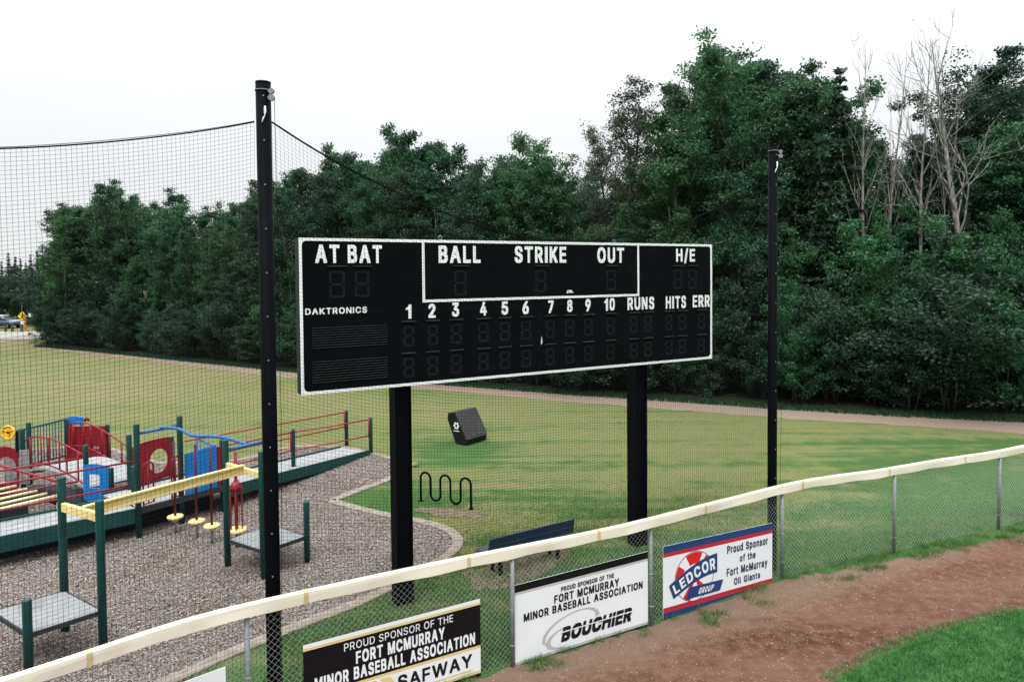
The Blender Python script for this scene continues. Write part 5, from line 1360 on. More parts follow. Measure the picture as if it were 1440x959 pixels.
# spruces far behind the road at the left
for px, py in ((-14, 372), (4, 366), (14, 354), (24, 360), (31, 362), (38, 368), (45, 356), (55, 352), (63, 362), (75, 360), (-28, 366), (86, 350), (100, 352)):
    D = rng.uniform(104, 118)
    plant('spruce', U(px, D), top_z(px, D, py), 'distant dark spruce beyond the road at far left', 'distant spruces beyond the road', 'spruce_tree', rng.uniform(.8, 1.1))
for px in (-22, -2, 16, 36, 56, 74):
    D = rng.uniform(85, 89)
    plant('darksapling', U(px, D), rng.uniform(6.0, 8.0), 'distant dark bush under the spruces beyond the road', 'distant bushes beyond the road', 'bush', rng.uniform(.9, 1.2), cat='bush')
# ================================================================== NET POLES AND SAFETY NET
def net_pole(px, D, ztop, rad, label):
    b0 = U(px, D, 0)
    root = thing('net_pole', label, 'pole', b0, 'safety net poles')
    top = b0 + ZUP * ztop
    m = MB()
    m.tube([b0 + ZUP * -0.1, b0 + ZUP * 2, top], [rad, rad, rad], 28)
    m.build('shaft', M['black'], root)
    m = MB()
    m.tube([top + ZUP * 0.004, top + ZUP * 0.02], [rad * 1.02, rad * 1.02], 28)
    m.build('top_cap', M['black'], root)
    for k in range(14):
        zz = ztop - 0.17 - k * 0.55
        if zz > 1:
            m = MB()
            side = unit(V3(0.35, -1, 0))
            p = b0 + ZUP * zz + side * (rad - 0.004)
            m.tube([p, p + side * 0.010], 0.010, 8)
            m.build('bolt', M['galv'], root)
    m = MB()
    ring = [top + ZUP * -0.09 + V3(math.cos(a), math.sin(a), 0) * (rad + .006) for a in np.linspace(0, 6.283, 28, endpoint=False)]
    m.tube(ring, 0.006, 5, closed=True)
    m.build('clamp_band', M['galv'], root)
    pc = top + V3(rad + 0.03, -0.06, -0.16)
    m = MB()
    for dz, rr in ((0.05, .035), (-.03, .04)):
        m.tube([pc + V3(0, -0.02, dz), pc + V3(0, 0.02, dz)], rr, 14)
    m.tube([pc + V3(-.05, 0, .06), pc + V3(.03, 0, .06)], .012, 6)
    m.tube([pc + V3(-.05, 0, -.03), pc + V3(.02, 0, -.03)], .010, 6)
    m.build('pulley', M['galv'], root)
    m = MB()
    q = top + unit(V3(.55, -1, 0)) * (rad + .012) + ZUP * -0.30
    m.tube([q, q + ZUP * -.07, q + V3(-.006, 0, -.12), q + V3(-.02, 0, -.14), q + V3(-.04, 0, -.20)], [.012, .015, .004, .010, .008], 6)
    m.build('snap_hook', M['white'], root)
    m = MB()
    m.tube([pc + V3(.035, 0, -.03), pc + V3(.045, 0, -4), b0 + V3(rad + .03, -.06, .9)], .0035, 4)
    m.build('halyard', M['twine'], root)
    return b0


PL = net_pole(387.3, 9.0, 8.10, 0.093, 'thick black net pole beside the left end of the scoreboard')
PR = net_pole(1085.5, 13.35, 8.02, 0.085, 'slimmer black net pole standing right of the scoreboard')
PLL = V3(-9.2, 4.25, 0)


def net(A, B, zA, zB, sag, label, wave):
    e = (B - A) * V3(1, 1, 0)
    L = np.linalg.norm(e)
    e = e / L
    nrm = np.cross(e, ZUP)

    def top(t):
        return zA + (zB - zA) * t - 4 * sag * t * (1 - t)
    ns, nz = int(L / 0.049), 152

    def P(t, k):                               # t along, k from 0 at the foot to 1 at the rope
        t, k = np.broadcast_arrays(t, k)
        z = 0.06 + (top(t) - 0.06) * k + 0.02 * np.sin(11 * t + 6 * k)
        o = wave * np.sin(np.pi * t) * np.sin(np.pi * k) + 0.012 * np.sin(23 * t + 9 * k)
        s_ = t * L + 0.010 * np.sin(9 * k + 17 * t)
        return A * V3(1, 1, 0) + s_[..., None] * e + o[..., None] * nrm + z[..., None] * ZUP
    t1 = (np.arange(ns + 1) / ns)[:, None]
    k1 = np.linspace(0, 1, 22)[None]
    v1, f1 = wires(P(t1, k1), 0.00165, e, nrm)
    k2 = (np.arange(nz) / nz)[:, None]
    t2 = np.linspace(0, 1, 40)[None]
    v2, f2 = wires(P(t2, k2), 0.00165, ZUP, nrm)
    root = thing('safety_net', label, 'net', A, 'safety nets above the fence')
    v = np.concatenate([v1, v2]) - origin_of(root)
    f = np.concatenate([f1, f2 + len(v1)])
    link('netting', raw_mesh('netting', v, f.ravel(), np.full(len(f), 4)), M['twine'], root)
    m = MB()
    tt = np.linspace(0, 1, 50)
    m.tube(list(P(tt, np.ones(50))), 0.0095, 6)
    m.build('top_rope', M['twine'], root)
    m = MB()
    tt = np.linspace(0, 1, 26)
    m.tube([p + ZUP * (0.012 + 0.05 * abs(math.sin(9 * q)) * q * (1 - q)) for p, q in zip(P(tt, np.ones(26)), tt)], 0.0035, 4)
    m.build('support_cable', M['twine'], root)


net(PL + V3(.10, -.02, 0), PR + V3(-.08, -.02, 0), 7.62, 7.45, 1.33, 'black mesh safety net hung between the two poles across the scoreboard', 0.10)
net(PL + V3(-.10, -.04, 0), PLL, 7.62, 7.62, 0.66, 'black mesh safety net running left from the left pole over the playground', -0.06)

# ================================================================== SCOREBOARD
BA, BB = U(421.4, 10.97, 5.05), U(1000.5, 15.2, 5.05)
BA, BB = BA * V3(1, 1, 0), BB * V3(1, 1, 0)
be = unit(BB - BA)
bn = V3(be[1], -be[0], 0)                       # towards the viewer
BW = np.linalg.norm(BB - BA)
BZ0, BZ1 = 3.835, 6.272


def bs(px, py):
    p = on_plane(px, py, BA, bn)
    return np.dot(p - BA, be), p[2]


def bp(s_, z, off=0.0):
    return BA + be * s_ + ZUP * z + bn * off


board = thing('scoreboard', 'large black baseball scoreboard on two posts with white lettering', 'scoreboard', BA + be * BW / 2)
mid = (BZ0 + BZ1) / 2
m = MB()
m.bbox(bp(BW / 2, mid, -0.125), be * BW / 2, bn * 0.125, ZUP * (BZ1 - BZ0) / 2, 0.006)
m.build('cabinet', M['boardside'], board)
m = MB()
m.box(bp(BW / 2, mid, 0.004), be * (BW / 2 - .012), bn * 0.006, ZUP * ((BZ1 - BZ0) / 2 - .012))
for k in range(1, 8):
    pass
m.build('face_panel', M['face'], board)


def strip(m_, s0, s1, z0, z1, o0=0.0115, o1=0.018):
    m_.box(bp((s0 + s1) / 2, (z0 + z1) / 2, (o0 + o1) / 2), be * abs(s1 - s0) / 2, bn * (o1 - o0) / 2, ZUP * abs(z1 - z0) / 2)


m = MB()
fw = 0.046
strip(m, 0.0, BW, BZ1 - fw, BZ1)
strip(m, 0.0, BW, BZ0, BZ0 + fw)
strip(m, 0.0, fw, BZ0 + fw, BZ1 - fw)
strip(m, BW - fw, BW, BZ0 + fw, BZ1 - fw)
for cx, cz, sx, sz in ((fw, BZ0 + fw, 1, 1), (fw, BZ1 - fw, 1, -1), (BW - fw, BZ0 + fw, -1, 1), (BW - fw, BZ1 - fw, -1, -1)):
    r_ = 0.07
    poly = [(cx, cz)] + [(cx + sx * r_ * (1 - math.sin(a)), cz + sz * r_ * (1 - math.cos(a))) for a in np.linspace(0, math.pi / 2, 6)]
    m.prism([bp(a, b, 0.0118) for a, b in poly], bn * 0.006)
m.build('white_border', M['white'], board)
sL, zL = bs(595.5, 420)
sR, zR = bs(897, 412)
zb = (bs(640, 421.5)[1] + bs(860, 416.5)[1]) / 2
m = MB()
strip(m, sL - .022, sL + .022, zb + .022, BZ1 - fw - .0005)
strip(m, sR - .022, sR + .022, zb + .022, BZ1 - fw - .0005)
strip(m, sL - .022, sR + .022, zb - .022, zb + .022)
m.build('inner_border', M['white'], board)


def board_text(body, x0, x1, y0, y1, face='C', gap=75, name='lettering', mt='white'):
    """x0..x1, y0..y1 read off the photograph; turned into a place and size on the board's face"""
    xm = (x0 + x1) / 2
    ym = (y0 + y1) / 2
    s0, s1 = bs(x0, ym)[0], bs(x1, ym)[0]
    z1, z0 = bs(xm, y0)[1], bs(xm, y1)[1]
    letter_on(font_shape(body, face, gap), lambda a, c: bp(s0 + a * (s1 - s0), z0 + c * (z1 - z0), 0.0145), name, M[mt], board)


for t in (('AT BAT', 443, 537, 344.5, 370), ('BALL', 616.3, 675.2, 345.8, 370), ('STRIKE', 723, 795.6, 346.6, 370), ('OUT', 839.3, 877, 348, 370), ('H/E', 950, 976.6, 349.2, 370.5)):
    board_text(*t)
board_text('DAKTRONICS', 428.8, 515.8, 432.4, 441.4, face='W', gap=130)
for body, x0, x1, y0, y1 in (('1', 570.2, 578.2, 428.3, 448), ('2', 602, 612, 427.2, 447), ('3', 635, 645, 425.5, 445.3), ('4', 674.6, 684, 424.6, 443.8), ('5', 704.8, 714, 423.8, 442.6),
                             ('6', 734, 743.2, 423.6, 441.8), ('7', 770.4, 778, 422.5, 440.5), ('8', 797, 804.5, 421.4, 438.8), ('9', 822.6, 830, 420.5, 438), ('10', 849, 864, 419.3, 436.8),
                             ('RUNS', 881.8, 919.4, 417.6, 435.6), ('HITS', 935.6, 964, 416.2, 433.9), ('ERR', 973.5, 997.4, 415, 431.8)):
    board_text(body, x0, x1, y0, y1)


def digit(x0, x1, ya, yb):
    xm = (x0 + x1) / 2
    s0, s1 = bs(x0, ya)[0], bs(x1, ya)[0]
    z1, z0 = bs(xm, ya)[1], bs(xm, yb)[1]
    root = MB()
    w_, h_ = s1 - s0, z1 - z0
    hood = MB()
    strip(hood, s0 - .03, s1 + .03, z1 - 0.012, z1 + 0.004, 0.0112, 0.05)
    z1 -= 0.075
    t = 0.042
    zm = (z0 + z1) / 2
    for (a, b, c, d) in ((s0 + t, s1 - t, z1 - t, z1), (s0 + t, s1 - t, zm - t / 2, zm + t / 2), (s0 + t, s1 - t, z0, z0 + t),
                         (s0, s0 + t, zm + .02, z1 - .015), (s1 - t, s1, zm + .02, z1 - .015), (s0, s0 + t, z0 + .015, zm - .02), (s1 - t, s1, z0 + .015, zm - .02)):
        strip(root, a, b, c, d, 0.0112, 0.0135)
    o = root.build('digit', M['seg'], board)
    hood.build('digit_hood', M['hood'], o)


for x0, x1, ya, yb in ((462, 484.5, 374, 419), (498, 519, 374, 418), (638, 655.5, 373.6, 416), (752, 767.6, 373.5, 411.5), (852, 865.5, 373.6, 408.5), (946.5, 958.5, 373.5, 407), (967.5, 979, 373.4, 406.5)):
    digit(x0, x1, ya, yb)
cols = ((566.5, 582), (600.4, 615.4), (633.6, 648.6), (672, 686.6), (702, 716.4), (732.2, 746.2), (767, 779.4), (794, 806.4), (820.6, 832.6), (852.4, 863.6),
        (885.2, 895.8), (905.4, 916), (935, 945), (953.6, 964), (980.6, 990.6))
s_t0, z_t0 = bs(574, 451.5)
s_t1, z_t1 = bs(985, 435.5)
for x0, x1 in cols:
    xm = (x0 + x1) / 2
    f_ = (xm - 574) / (985 - 574)
    digit(x0, x1, 451.5 + f_ * (435.5 - 451.5), 487.5 + f_ * (462.5 - 487.5))
    digit(x0, x1, 496 + f_ * (470 - 496), 531 + f_ * (495.5 - 531))
for ya, yb in ((457.5, 488.5), (504, 536)):
    m = MB()
    s0, s1 = bs(437.5, 480)[0], bs(545, 480)[0]
    z1, z0 = bs(490, ya)[1], bs(490, yb)[1]
    strip(m, s0, s1, z0, z1, 0.0112, 0.016)
    o = m.build('name_panel', M['face'], board)
    m = MB()
    for k in range(9):
        zz = z0 + (z1 - z0) * (k + .5) / 9
        strip(m, s0 + .01, s1 - .01, zz - .005, zz + .005, 0.0165, 0.024)
    m.build('louvre', M['hood'], o)
m = MB()
for q in (.25, .5, .75):
    strip(m, BW * q - .003, BW * q + .003, BZ0 + fw, BZ1 - fw, .0104, .0108)
strip(m, fw, BW - fw, zb - .14 - .003, zb - .14 + .003, .0100, .0103)
m.build('panel_seam', M['seg'], board)
# sticker, droppings, lifting eyes
flat([[(a, b) for a, b in q] for q in (((0, 0), (.3, 0), (.3, .35), (0, .35)), ((.12, .5), (.75, .5), (.75, 1), (.12, 1)), ((.36, .05), (1, .05), (.9, .42), (.36, .42)))],
     lambda a, c: bp(bs(796, 410)[0] + a * .16, bs(800, 412)[1] + c * .055, 0.0148), 'sticker', M['white'], board)
flat([[(0, 0), (.5, -.1), (1, .5), (.9, 1.2), (.4, 2.0), (.1, 1)]], lambda a, c: bp(bs(760, 480)[0] + a * .035, bs(760, 484)[1] + c * .075, 0.0148), 'bird_dropping', M['drop'], board)
for x, y in ((621, 341), (866, 344)):
    s_, _ = bs(x, y)
    m = MB()
    c = bp(s_, BZ1 + .04, -.06)
    m.tube([c + be * .03 * math.cos(a) + ZUP * .035 * math.sin(a) for a in np.linspace(0, 6.283, 12, endpoint=False)], .010, 6, closed=True)
    m.tube([bp(s_, BZ1 - .01, -.06), bp(s_, BZ1 + .012, -.06)], .014, 6)
    m.build('lifting_eye', M['galv'], board)
back = BA - bn * (0.25 + 0.15)
for x, y in ((564.6, 700), (896, 650)):
    p = on_plane(x, y, back, bn)
    p = V3(p[0], p[1], 0)
    hw = 0.147
    m = MB()
    top_ = BZ1 - .1
    for sgn in (-1, 1):
        m.box(p + be * sgn * (hw - .008) + ZUP * top_ / 2, be * .008, bn * hw, ZUP * top_ / 2)
    m.box(p + ZUP * top_ / 2, be * (hw - .016), bn * .10, ZUP * top_ / 2)
    m.build('support_post', M['black'], board)
m = MB()
for zz in (BZ0 + .35, BZ1 - .35):
    m.box(bp(BW / 2, zz, -.262), be * (BW / 2 - .2), bn * .010, ZUP * .05)
m.build('back_rail', M['black'], board)

# ================================================================== OUTFIELD FENCE
fence = thing('outfield_fence', 'curved chain link outfield fence capped with a cream rail cover', 'fence', FP[3])
FZ = 1.72
NF = len(FP)
dirs = [unit(FP[min(i + 1, NF - 1)] - FP[max(i - 1, 0)]) for i in range(NF)]
for i, p in enumerate(FP):
    lean = V3(rng.normal(0, .006), rng.normal(0, .01), 0)
    m = MB()
    m.tube([p + ZUP * -.1, p + ZUP * FZ + lean], 0.031, 14)
    po = m.build('fence_post', M['galv'], fence)
    m = MB()
    nrm = np.cross(dirs[i], ZUP)
    for zz in (0.32, 0.85, 1.35):
        c = p + ZUP * zz
        m.tube([c + (dirs[i] * math.cos(a) + nrm * math.sin(a)) * .034 for a in np.linspace(0, 6.283, 14, endpoint=False)], .004, 4, closed=True)
    m.build('tie_band', M['wire'], po)
for i in range(NF - 1):
    a, b = FP[i], FP[i + 1]
    e = unit(b - a)
    L = np.linalg.norm(b - a)
    nrm = np.cross(e, ZUP)
    back_ = -nrm * 0.036 if np.dot(nrm, V3(0, -1, 0)) > 0 else nrm * 0.036
    z0, z1 = 0.02, FZ - .01
    hh = z1 - z0
    per = 0.084
    V_, F_ = [], []
    off = 0
    for sg in (1, -1):
        ln = []
        for k in range(-int(hh / per) - 2, int(L / per) + 3):
            s0 = k * per + 0.02
            t0, t1 = 0.0, 1.0
            if sg > 0:
                xa, xb = s0, s0 + hh
            else:
                xa, xb = s0 + hh, s0
            lo, hi = 0.0, 1.0
            for (bd, side) in ((0.0, 1), (L, -1)):
                fa, fb = side * (xa - bd), side * (xb - bd)
                if fa < 0 and fb < 0:
                    lo, hi = 1, 0
                    break
                if fa < 0:
                    lo = max(lo, fa / (fa - fb))
                elif fb < 0:
                    hi = min(hi, fa / (fa - fb))
            if hi - lo < 0.01:
                continue
            tt = np.linspace(lo, hi, 4)
            ln.append(a[None] + e[None] * (xa + (xb - xa) * tt)[:, None] + ZUP[None] * (z0 + hh * tt)[:, None] + back_ + nrm * (0.002 * sg + 0.012 * np.sin(2.2 * (xa + (xb - xa) * tt)))[:, None])
        v, f = wires(np.array(ln), 0.0022, e, nrm)
        V_.append(v)
        F_.append(f + off)
        off += len(v)
    v = np.concatenate(V_) - origin_of(fence)
    f = np.concatenate(F_)
    link('chain_link_mesh', raw_mesh('chain_link_mesh', v, f.ravel(), np.full(len(f), 4)), M['wire'], fence)

# rail cover: an inverted trough in lengths with a lap at every joint
path = catmull([p + ZUP * FZ for p in FP], 16)
path = np.array(path)
seg = np.linalg.norm(np.diff(path, axis=0), axis=1)
cum = np.concatenate([[0], np.cumsum(seg)])


def along(s_):
    return np.array([np.interp(s_, cum, path[:, k]) for k in range(3)])


def trough(s0, s1, grow=0.0, n=18):
    b = MB()
    vv = []
    prof = [(-.050, -.118), (-.047, -.02), (-.044, .020), (-.034, .031), (0, .034), (.034, .031), (.044, .020), (.047, -.02), (.050, -.118)]
    for k in range(n + 1):
        s_ = s0 + (s1 - s0) * k / n
        p = along(s_)
        t = unit(along(min(s_ + .05, cum[-1])) - along(max(s_ - .05, 0)))
        nr = unit(np.cross(ZUP, t))
        wv = 0.012 * math.sin(s_ * 2.1) + 0.007 * math.sin(s_ * 5.3 + 1)
        for q, (o_, z_) in enumerate(prof):
            gx = o_ * (1 + grow) + (wv if z_ < -.05 else wv * .4) * (1 if o_ < 0 else .7)
            vv.append(p + nr * gx + ZUP * (z_ + grow * .02 + 0.008 * math.sin(s_ * 1.7) + (0.006 * math.sin(s_ * 6.1 + q) if z_ < -.05 else 0)))
    m_ = len(prof)
    fs = [(i * m_ + k, i * m_ + k + 1, (i + 1) * m_ + k + 1, (i + 1) * m_ + k) for i in range(n) for k in range(m_ - 1)]
    b.add(vv, fs, False)
    return b


def cap_s(px):                                   # length along the rail where the joint shows at column px
    best = min(np.linspace(0, cum[-1], 3000), key=lambda q: abs(720 + F * along(q)[0] / along(q)[1] - px))
    return best


joints = [0.0] + [cap_s(x) for x in (110, 421, 653, 838, 990, 1128, 1250, 1357)] + [cum[-1]]
for i in range(len(joints) - 1):
    cv = trough(joints[i], joints[i + 1] - .004).build('rail_cover', M['cap'], fence)
    if 0 < i:
        trough(joints[i] - .028, joints[i] + .028, 0.07, 3).build('joint_collar', M['seam'], cv)

# ================================================================== SPONSOR SIGNS ON THE FENCE
class Sign:
    def __init__(s, i, tl, tr, br, label, hgt=None, off=0.022, zbot=None):
        a, b = FP[i], FP[i + 1]
        s.e = unit(b - a)
        nr = np.cross(s.e, ZUP)
        s.n = nr if np.dot(nr, -a) > 0 else -nr
        A = a + s.n * off * -0.3
        def pl(q):
            return on_plane(q[0], q[1], A, s.n)
        TL, TR, BR = pl(tl), pl(tr), pl(br)
        s.o = TL - ZUP * (TR[2] - BR[2]) if zbot is None else V3(TL[0], TL[1], zbot)
        s.h = TL[2] - s.o[2]
        s.u = TR - TL
        s.w = np.linalg.norm(s.u)
        s.root = thing('sponsor_sign', label, 'sign', s.o, 'sponsor signs on the fence')
        m = MB()
        m.prism([s.o, s.o + s.u, s.o + s.u + ZUP * s.h, s.o + ZUP * s.h], -s.n * 0.008)
        s.m = m

    def panel(s, m):
        s.m.build('panel', m, s.root)

    def P(s, a, c, k=1):                        # a, c from 0 to 1 across and up the sign
        return s.o + s.u * a + ZUP * s.h * c + s.n * (0.0015 * k)

    def rect(s, a0, a1, c0, c1, m, name='stripe', k=1):
        flat([[(a0, c0), (a1, c0), (a1, c1), (a0, c1)]], lambda a, c: s.P(a, c, k), name, m, s.root)

    def text(s, shape, a0, a1, c0, c1, m, k=3, slant=0.0, name='lettering'):
        letter_on(shape, lambda a, c: s.P(a0 + a * (a1 - a0) + slant * (c - .5) * (c1 - c0), c0 + c * (c1 - c0), k), name, m, s.root)


# white, black topped sign
s = Sign(3, (723.5, 823), (911, 775), (914, 876), 'white sponsor sign with black top stripe and black Bouchier lettering')
s.panel(M['signwhite'])
s.rect(0, 1, .905, 1, M['signblack'], 'top_stripe')
s.rect(0, 1, .875, .905, M['silver'], 'silver_line')
s.rect(0, 1, .0, .035, M['silver'], 'bottom_line')
s.rect(0, 1, -.06, -.002, M['signblack'], 'bottom_stripe')
s.text(font_shape('PROUD SPONSOR OF THE', 'C', 62, 260), .325, .725, .768, .83, M['ink'])
s.text(font_shape('FORT MCMURRAY', 'C', 62, 260), .275, .765, .637, .745, M['ink'])
s.text(font_shape('MINOR BASEBALL ASSOCIATION', 'C', 62, 260), .06, .955, .515, .618, M['ink'])
arc = []
for t in np.linspace(2.0, 5.0, 26):
    pass
outer = [(.42 + .20 * math.cos(t) , .27 + .205 * math.sin(t)) for t in np.linspace(.35, 3.75, 28)]
inner = [(.418 + .172 * math.cos(t), .262 + .196 * math.sin(t)) for t in np.linspace(.25, 3.75, 28)]
flat([[outer[i], outer[i + 1], inner[i + 1], inner[i]] for i in range(27)], lambda a, c: s.P(a - .02 + (c - .27) * .35, c, 1.6), 'swoosh', M['silver'], s.root)
outer = [(.34 + .125 * math.cos(t), .17 + .13 * math.sin(t)) for t in np.linspace(1.3, 5.0, 24)]
inner = [(.36 + .112 * math.cos(t), .175 + .118 * math.sin(t)) for t in np.linspace(1.3, 5.0, 24)]
flat([[outer[i], outer[i + 1], inner[i + 1], inner[i]] for i in range(23)], lambda a, c: s.P(a + (c - .17) * .2, c, 2.2), 'swoosh', M['silver'], s.root)
s.text(font_shape('BOUCHIER', 'B', 45), .33, .865, .115, .305, M['ink'], 3, .10)
s.rect(.32, .88, .236, .250, M['signwhite'], 'lettering_cut', 4)

# white, navy and red striped sign
s = Sign(4, (932.5, 768.5), (1086, 735), (1084.5, 826), 'white sponsor sign with navy and red stripes and round red cap logo', zbot=None)
s.panel(M['signwhite'])
for c0, c1, k in ((.90, 1, 'navy'), (.845, .90, 'signred'), (.075, .145, 'signred'), (0, .075, 'navy')):
    s.rect(0, 1, c0, c1, M[k], 'navy_stripe' if k == 'navy' else 'red_stripe')
for body, a0, a1, c0, c1 in (('Proud Sponsor', .557, .954, .66, .806), ('of the', .677, .83, .525, .635), ('Fort McMurray', .553, .95, .325, .473), ('Oil Giants', .622, .876, .20, .305)):
    s.text(font_shape(body, 'L', 70, 300), a0, a1, c0, c1, M['navyink'])
# logo: a red and white ball, a navy ribbon with the name bent across it, a navy bar
cx, cz, rx, rz = .265, .485, .165, .345
ring = [(cx + rx * math.cos(t), cz + rz * math.sin(t)) for t in np.linspace(0, 2 * math.pi, 40, endpoint=False)]
flat([[(cx + 1.03 * (a - cx), cz + 1.03 * (b - cz)) for a, b in ring]], lambda a, c: s.P(a, c, 1), 'logo_outline', M['navyink'], s.root)
flat([ring], lambda a, c: s.P(a, c, 2), 'logo_ball', M['signwhite'], s.root)


def wedge(t0, t1, r0, r1):
    o_ = [(cx + rx * r1 * math.cos(t), cz + rz * r1 * math.sin(t)) for t in np.linspace(t0, t1, 9)]
    i_ = [(cx + rx * r0 * math.cos(t), cz + rz * r0 * math.sin(t)) for t in np.linspace(t1, t0, 9)]
    return o_ + i_


flat([wedge(R(66), R(118), .52, .99), wedge(R(28), R(52), .70, .99), wedge(R(146), R(176), .62, .99), wedge(R(-72), R(-42), .2, .92), wedge(R(-128), R(-104), .3, .99)],
     lambda a, c: s.P(a, c, 3), 'logo_patches', M['logored'], s.root)


def rib(a, c):                                   # the ribbon's own bent coordinates
    th = math.atan(.26 * 1.571 * math.cos(a * 1.571) * s.h / (.40 * s.w))
    hg = (.175 + .05 * a) * (c - .5) * s.h
    return (.065 + a * .40 - math.sin(th) * hg / s.w, .34 + .26 * math.sin(a * 1.571) + math.cos(th) * hg / s.h)


n_ = 22
flat([[rib(i / n_, -.12), rib((i + 1) / n_, -.12), rib((i + 1) / n_, 1.12), rib(i / n_, 1.12)] for i in range(n_)], lambda a, c: s.P(a, c, 4), 'logo_ribbon', M['navy'], s.root)
letter_on(font_shape('LEDCOR', 'C', 90), lambda a, c: s.P(*rib(.05 + a * .90, .10 + c * .80), 5), 'lettering', M['signwhite'], s.root)
flat([[(.184, .18), (.49, .185), (.52, .335), (.22, .345)]], lambda a, c: s.P(a, c, 4.5), 'logo_bar', M['navy'], s.root)
s.text(font_shape('GROUP', 'C', 90), .30, .43, .215, .30, M['signwhite'], 6, .2)

# black and white sign with gold lines
s = Sign(2, (426, 907), (675, 841), (676, 953), 'black and white sponsor sign with gold lines and large Safway lettering')
s.panel(M['signblack'])
s.rect(0, 1, .955, 1, M['signwhite'], 'top_edge')
s.rect(0, 1, .925, .955, M['gold'], 'gold_line')
s.rect(0, 1, .385, .42, M['gold'], 'gold_line')
s.rect(0, 1, .105, .385, M['signwhite'], 'name_band')
s.rect(0, 1, .07, .105, M['gold'], 'gold_line')
s.text(font_shape('PROUD SPONSOR OF THE', 'R', 110, 330), .21, .83, .805, .895, M['signwhite'])
s.text(font_shape('FORT MCMURRAY', 'C', 62, 260), .272, .778, .625, .773, M['signwhite'])
s.text(font_shape('MINOR BASEBALL ASSOCIATION', 'C', 62, 260), .055, .965, .452, .60, M['signwhite'])
s.text(font_shape('SAFWAY', 'W', 90), .50, .945, .18, .345, M['ink'])
s.rect(.50, .95, .125, .145, M['gold'], 'gold_line', 2)
flat([[(.40, .13), (.46, .13), (.49, .25), (.46, .37), (.40, .37), (.44, .25)], [(.33, .13), (.38, .13), (.41, .25), (.38, .37), (.33, .37), (.36, .25)]], lambda a, c: s.P(a, c, 2.5), 'gold_mark', M['gold'], s.root)

# plain white sign cut by the bottom edge
s = Sign(1, (120, 1010), (317, 937), (318, 1060), 'plain white sign whose top corner shows at bottom left of the picture')
s.panel(M['signwhite'])
# ================================================================== PLAYGROUND
play = thing('play_structure', 'large green, red and blue play structure with ramps and decks', 'play structure', U(250, 15.5, 0))


def post(px, D, ztop, rad=0.062, z0=-0.05):
    b0 = U(px, D, 0)
    m = MB()
    m.tube([b0 + ZUP * z0, b0 + ZUP * (ztop - .02), b0 + ZUP * (ztop - .006), b0 + ZUP * ztop], [rad, rad, rad * .93, rad * .7], 14)
    m.build('post', M['pgreen'], play)
    return b0


def bar(name, pts, r, m, n=8):
    b = MB()
    b.tube(pts, r, n)
    return b.build(name, M[m], play)


def at(p, z):
    return V3(p[0], p[1], z)


# --- long walkway: left run, main deck, right ramp
a0, a1, a2, a3 = U(-40, 13.45), U(195, 15.4), U(314, 17.0), U(521, 22.4)


def deck_run(p, q, zp, zq, width, name, near='pgreen', beam=0.16):
    d = unit((q - p) * V3(1, 1, 0))
    back_ = V3(-d[1], d[0], 0)                 # away from the viewer
    if back_[1] < 0:
        back_ = -back_
    m = MB()
    A, B = at(p, zp), at(q, zq)
    C, D_ = B + back_ * width, A + back_ * width
    th = ZUP * -.05
    m.add([A, B, C, D_, A + th, B + th, C + th, D_ + th], [(0, 1, 2, 3), (7, 6, 5, 4), (0, 4, 5, 1), (1, 5, 6, 2), (2, 6, 7, 3), (3, 7, 4, 0)])
    o = m.build(name, M['deck'], play)
    for (P_, Q_, w_) in ((A, B, -.022), (D_, C, .022)):
        m = MB()
        e = Q_ - P_
        m.box((P_ + Q_) / 2 + back_ * w_ + ZUP * (.05 - beam), e / 2, back_ * .02, ZUP * beam)
        m.build('side_beam', M[near], o)
    return back_


bk1 = deck_run(a0, a1, .60, .60, 1.15, 'walkway')
bk2 = deck_run(a1 + unit(a2 - a1) * .03, a2, .60, .60, 1.75, 'main_deck', 'skirt', .07)
bk3 = deck_run(a2 + unit(a3 - a2) * .03, a3, .56, .10, 1.15, 'ramp', 'pgreen', .14)

m = MB()
e_ = (a2 - a1)
m.box(a1 + e_ / 2 + bk2 * .45 + ZUP * .28, e_ / 2, bk2 * .02, ZUP * .25)
m.build('dark_panel', M['rubber'], play)  # dark board added under the main deck to block light and deepen shade
m = MB()
e_ = (a1 - a0)
m.box(a0 + e_ / 2 + bk1 * .55 + ZUP * .22, e_ / 2, bk1 * .02, ZUP * .20)
m.build('dark_panel', M['rubber'], play)  # dark board added below the left run, standing in for its shade
# posts along the walkway
pC = post(195.5, 15.35, 2.5)
pD = post(256, 16.2, 2.5)
pE = post(314, 17.05, 1.75)
pF = post(413, 19.8, 1.38)
pG = post(521.5, 22.4, 1.17)
pG2 = post(487.5, 23.6, 1.17)
pF2 = at(pF + bk3 * 1.2, 0)
pH = post(184, 16.9, 1.92)
pI = post(243, 18.0, 1.62)

# red rails on the ramp, near and far sides
for (p, q, za, zb_) in ((pF, pG, .27, .08), (pE, pF, .56, .27)):
    for dz in (1.03, .52):
        bar('rail', [at(p, za + dz), at((p + q) / 2, (za + zb_) / 2 + dz - .015), at(q, zb_ + dz)], .020, 'prail')
pE2 = pE + bk3 * 1.25
for dz in (1.03, .55):
    bar('rail', [at(pE2, .56 + dz), at(pF2, .30 + dz), at(pG2, .08 + dz)], .020, 'prail')
for p, zz in ((pF, .27), (pG, .08), (pG2, .08)):
    o_ = U(720, 1) * 0
    bar('rail_bracket', [at(p, zz + .48) - unit(a3 - a2) * .085, at(p, zz + 1.08) - unit(a3 - a2) * .085], .026, 'prail')

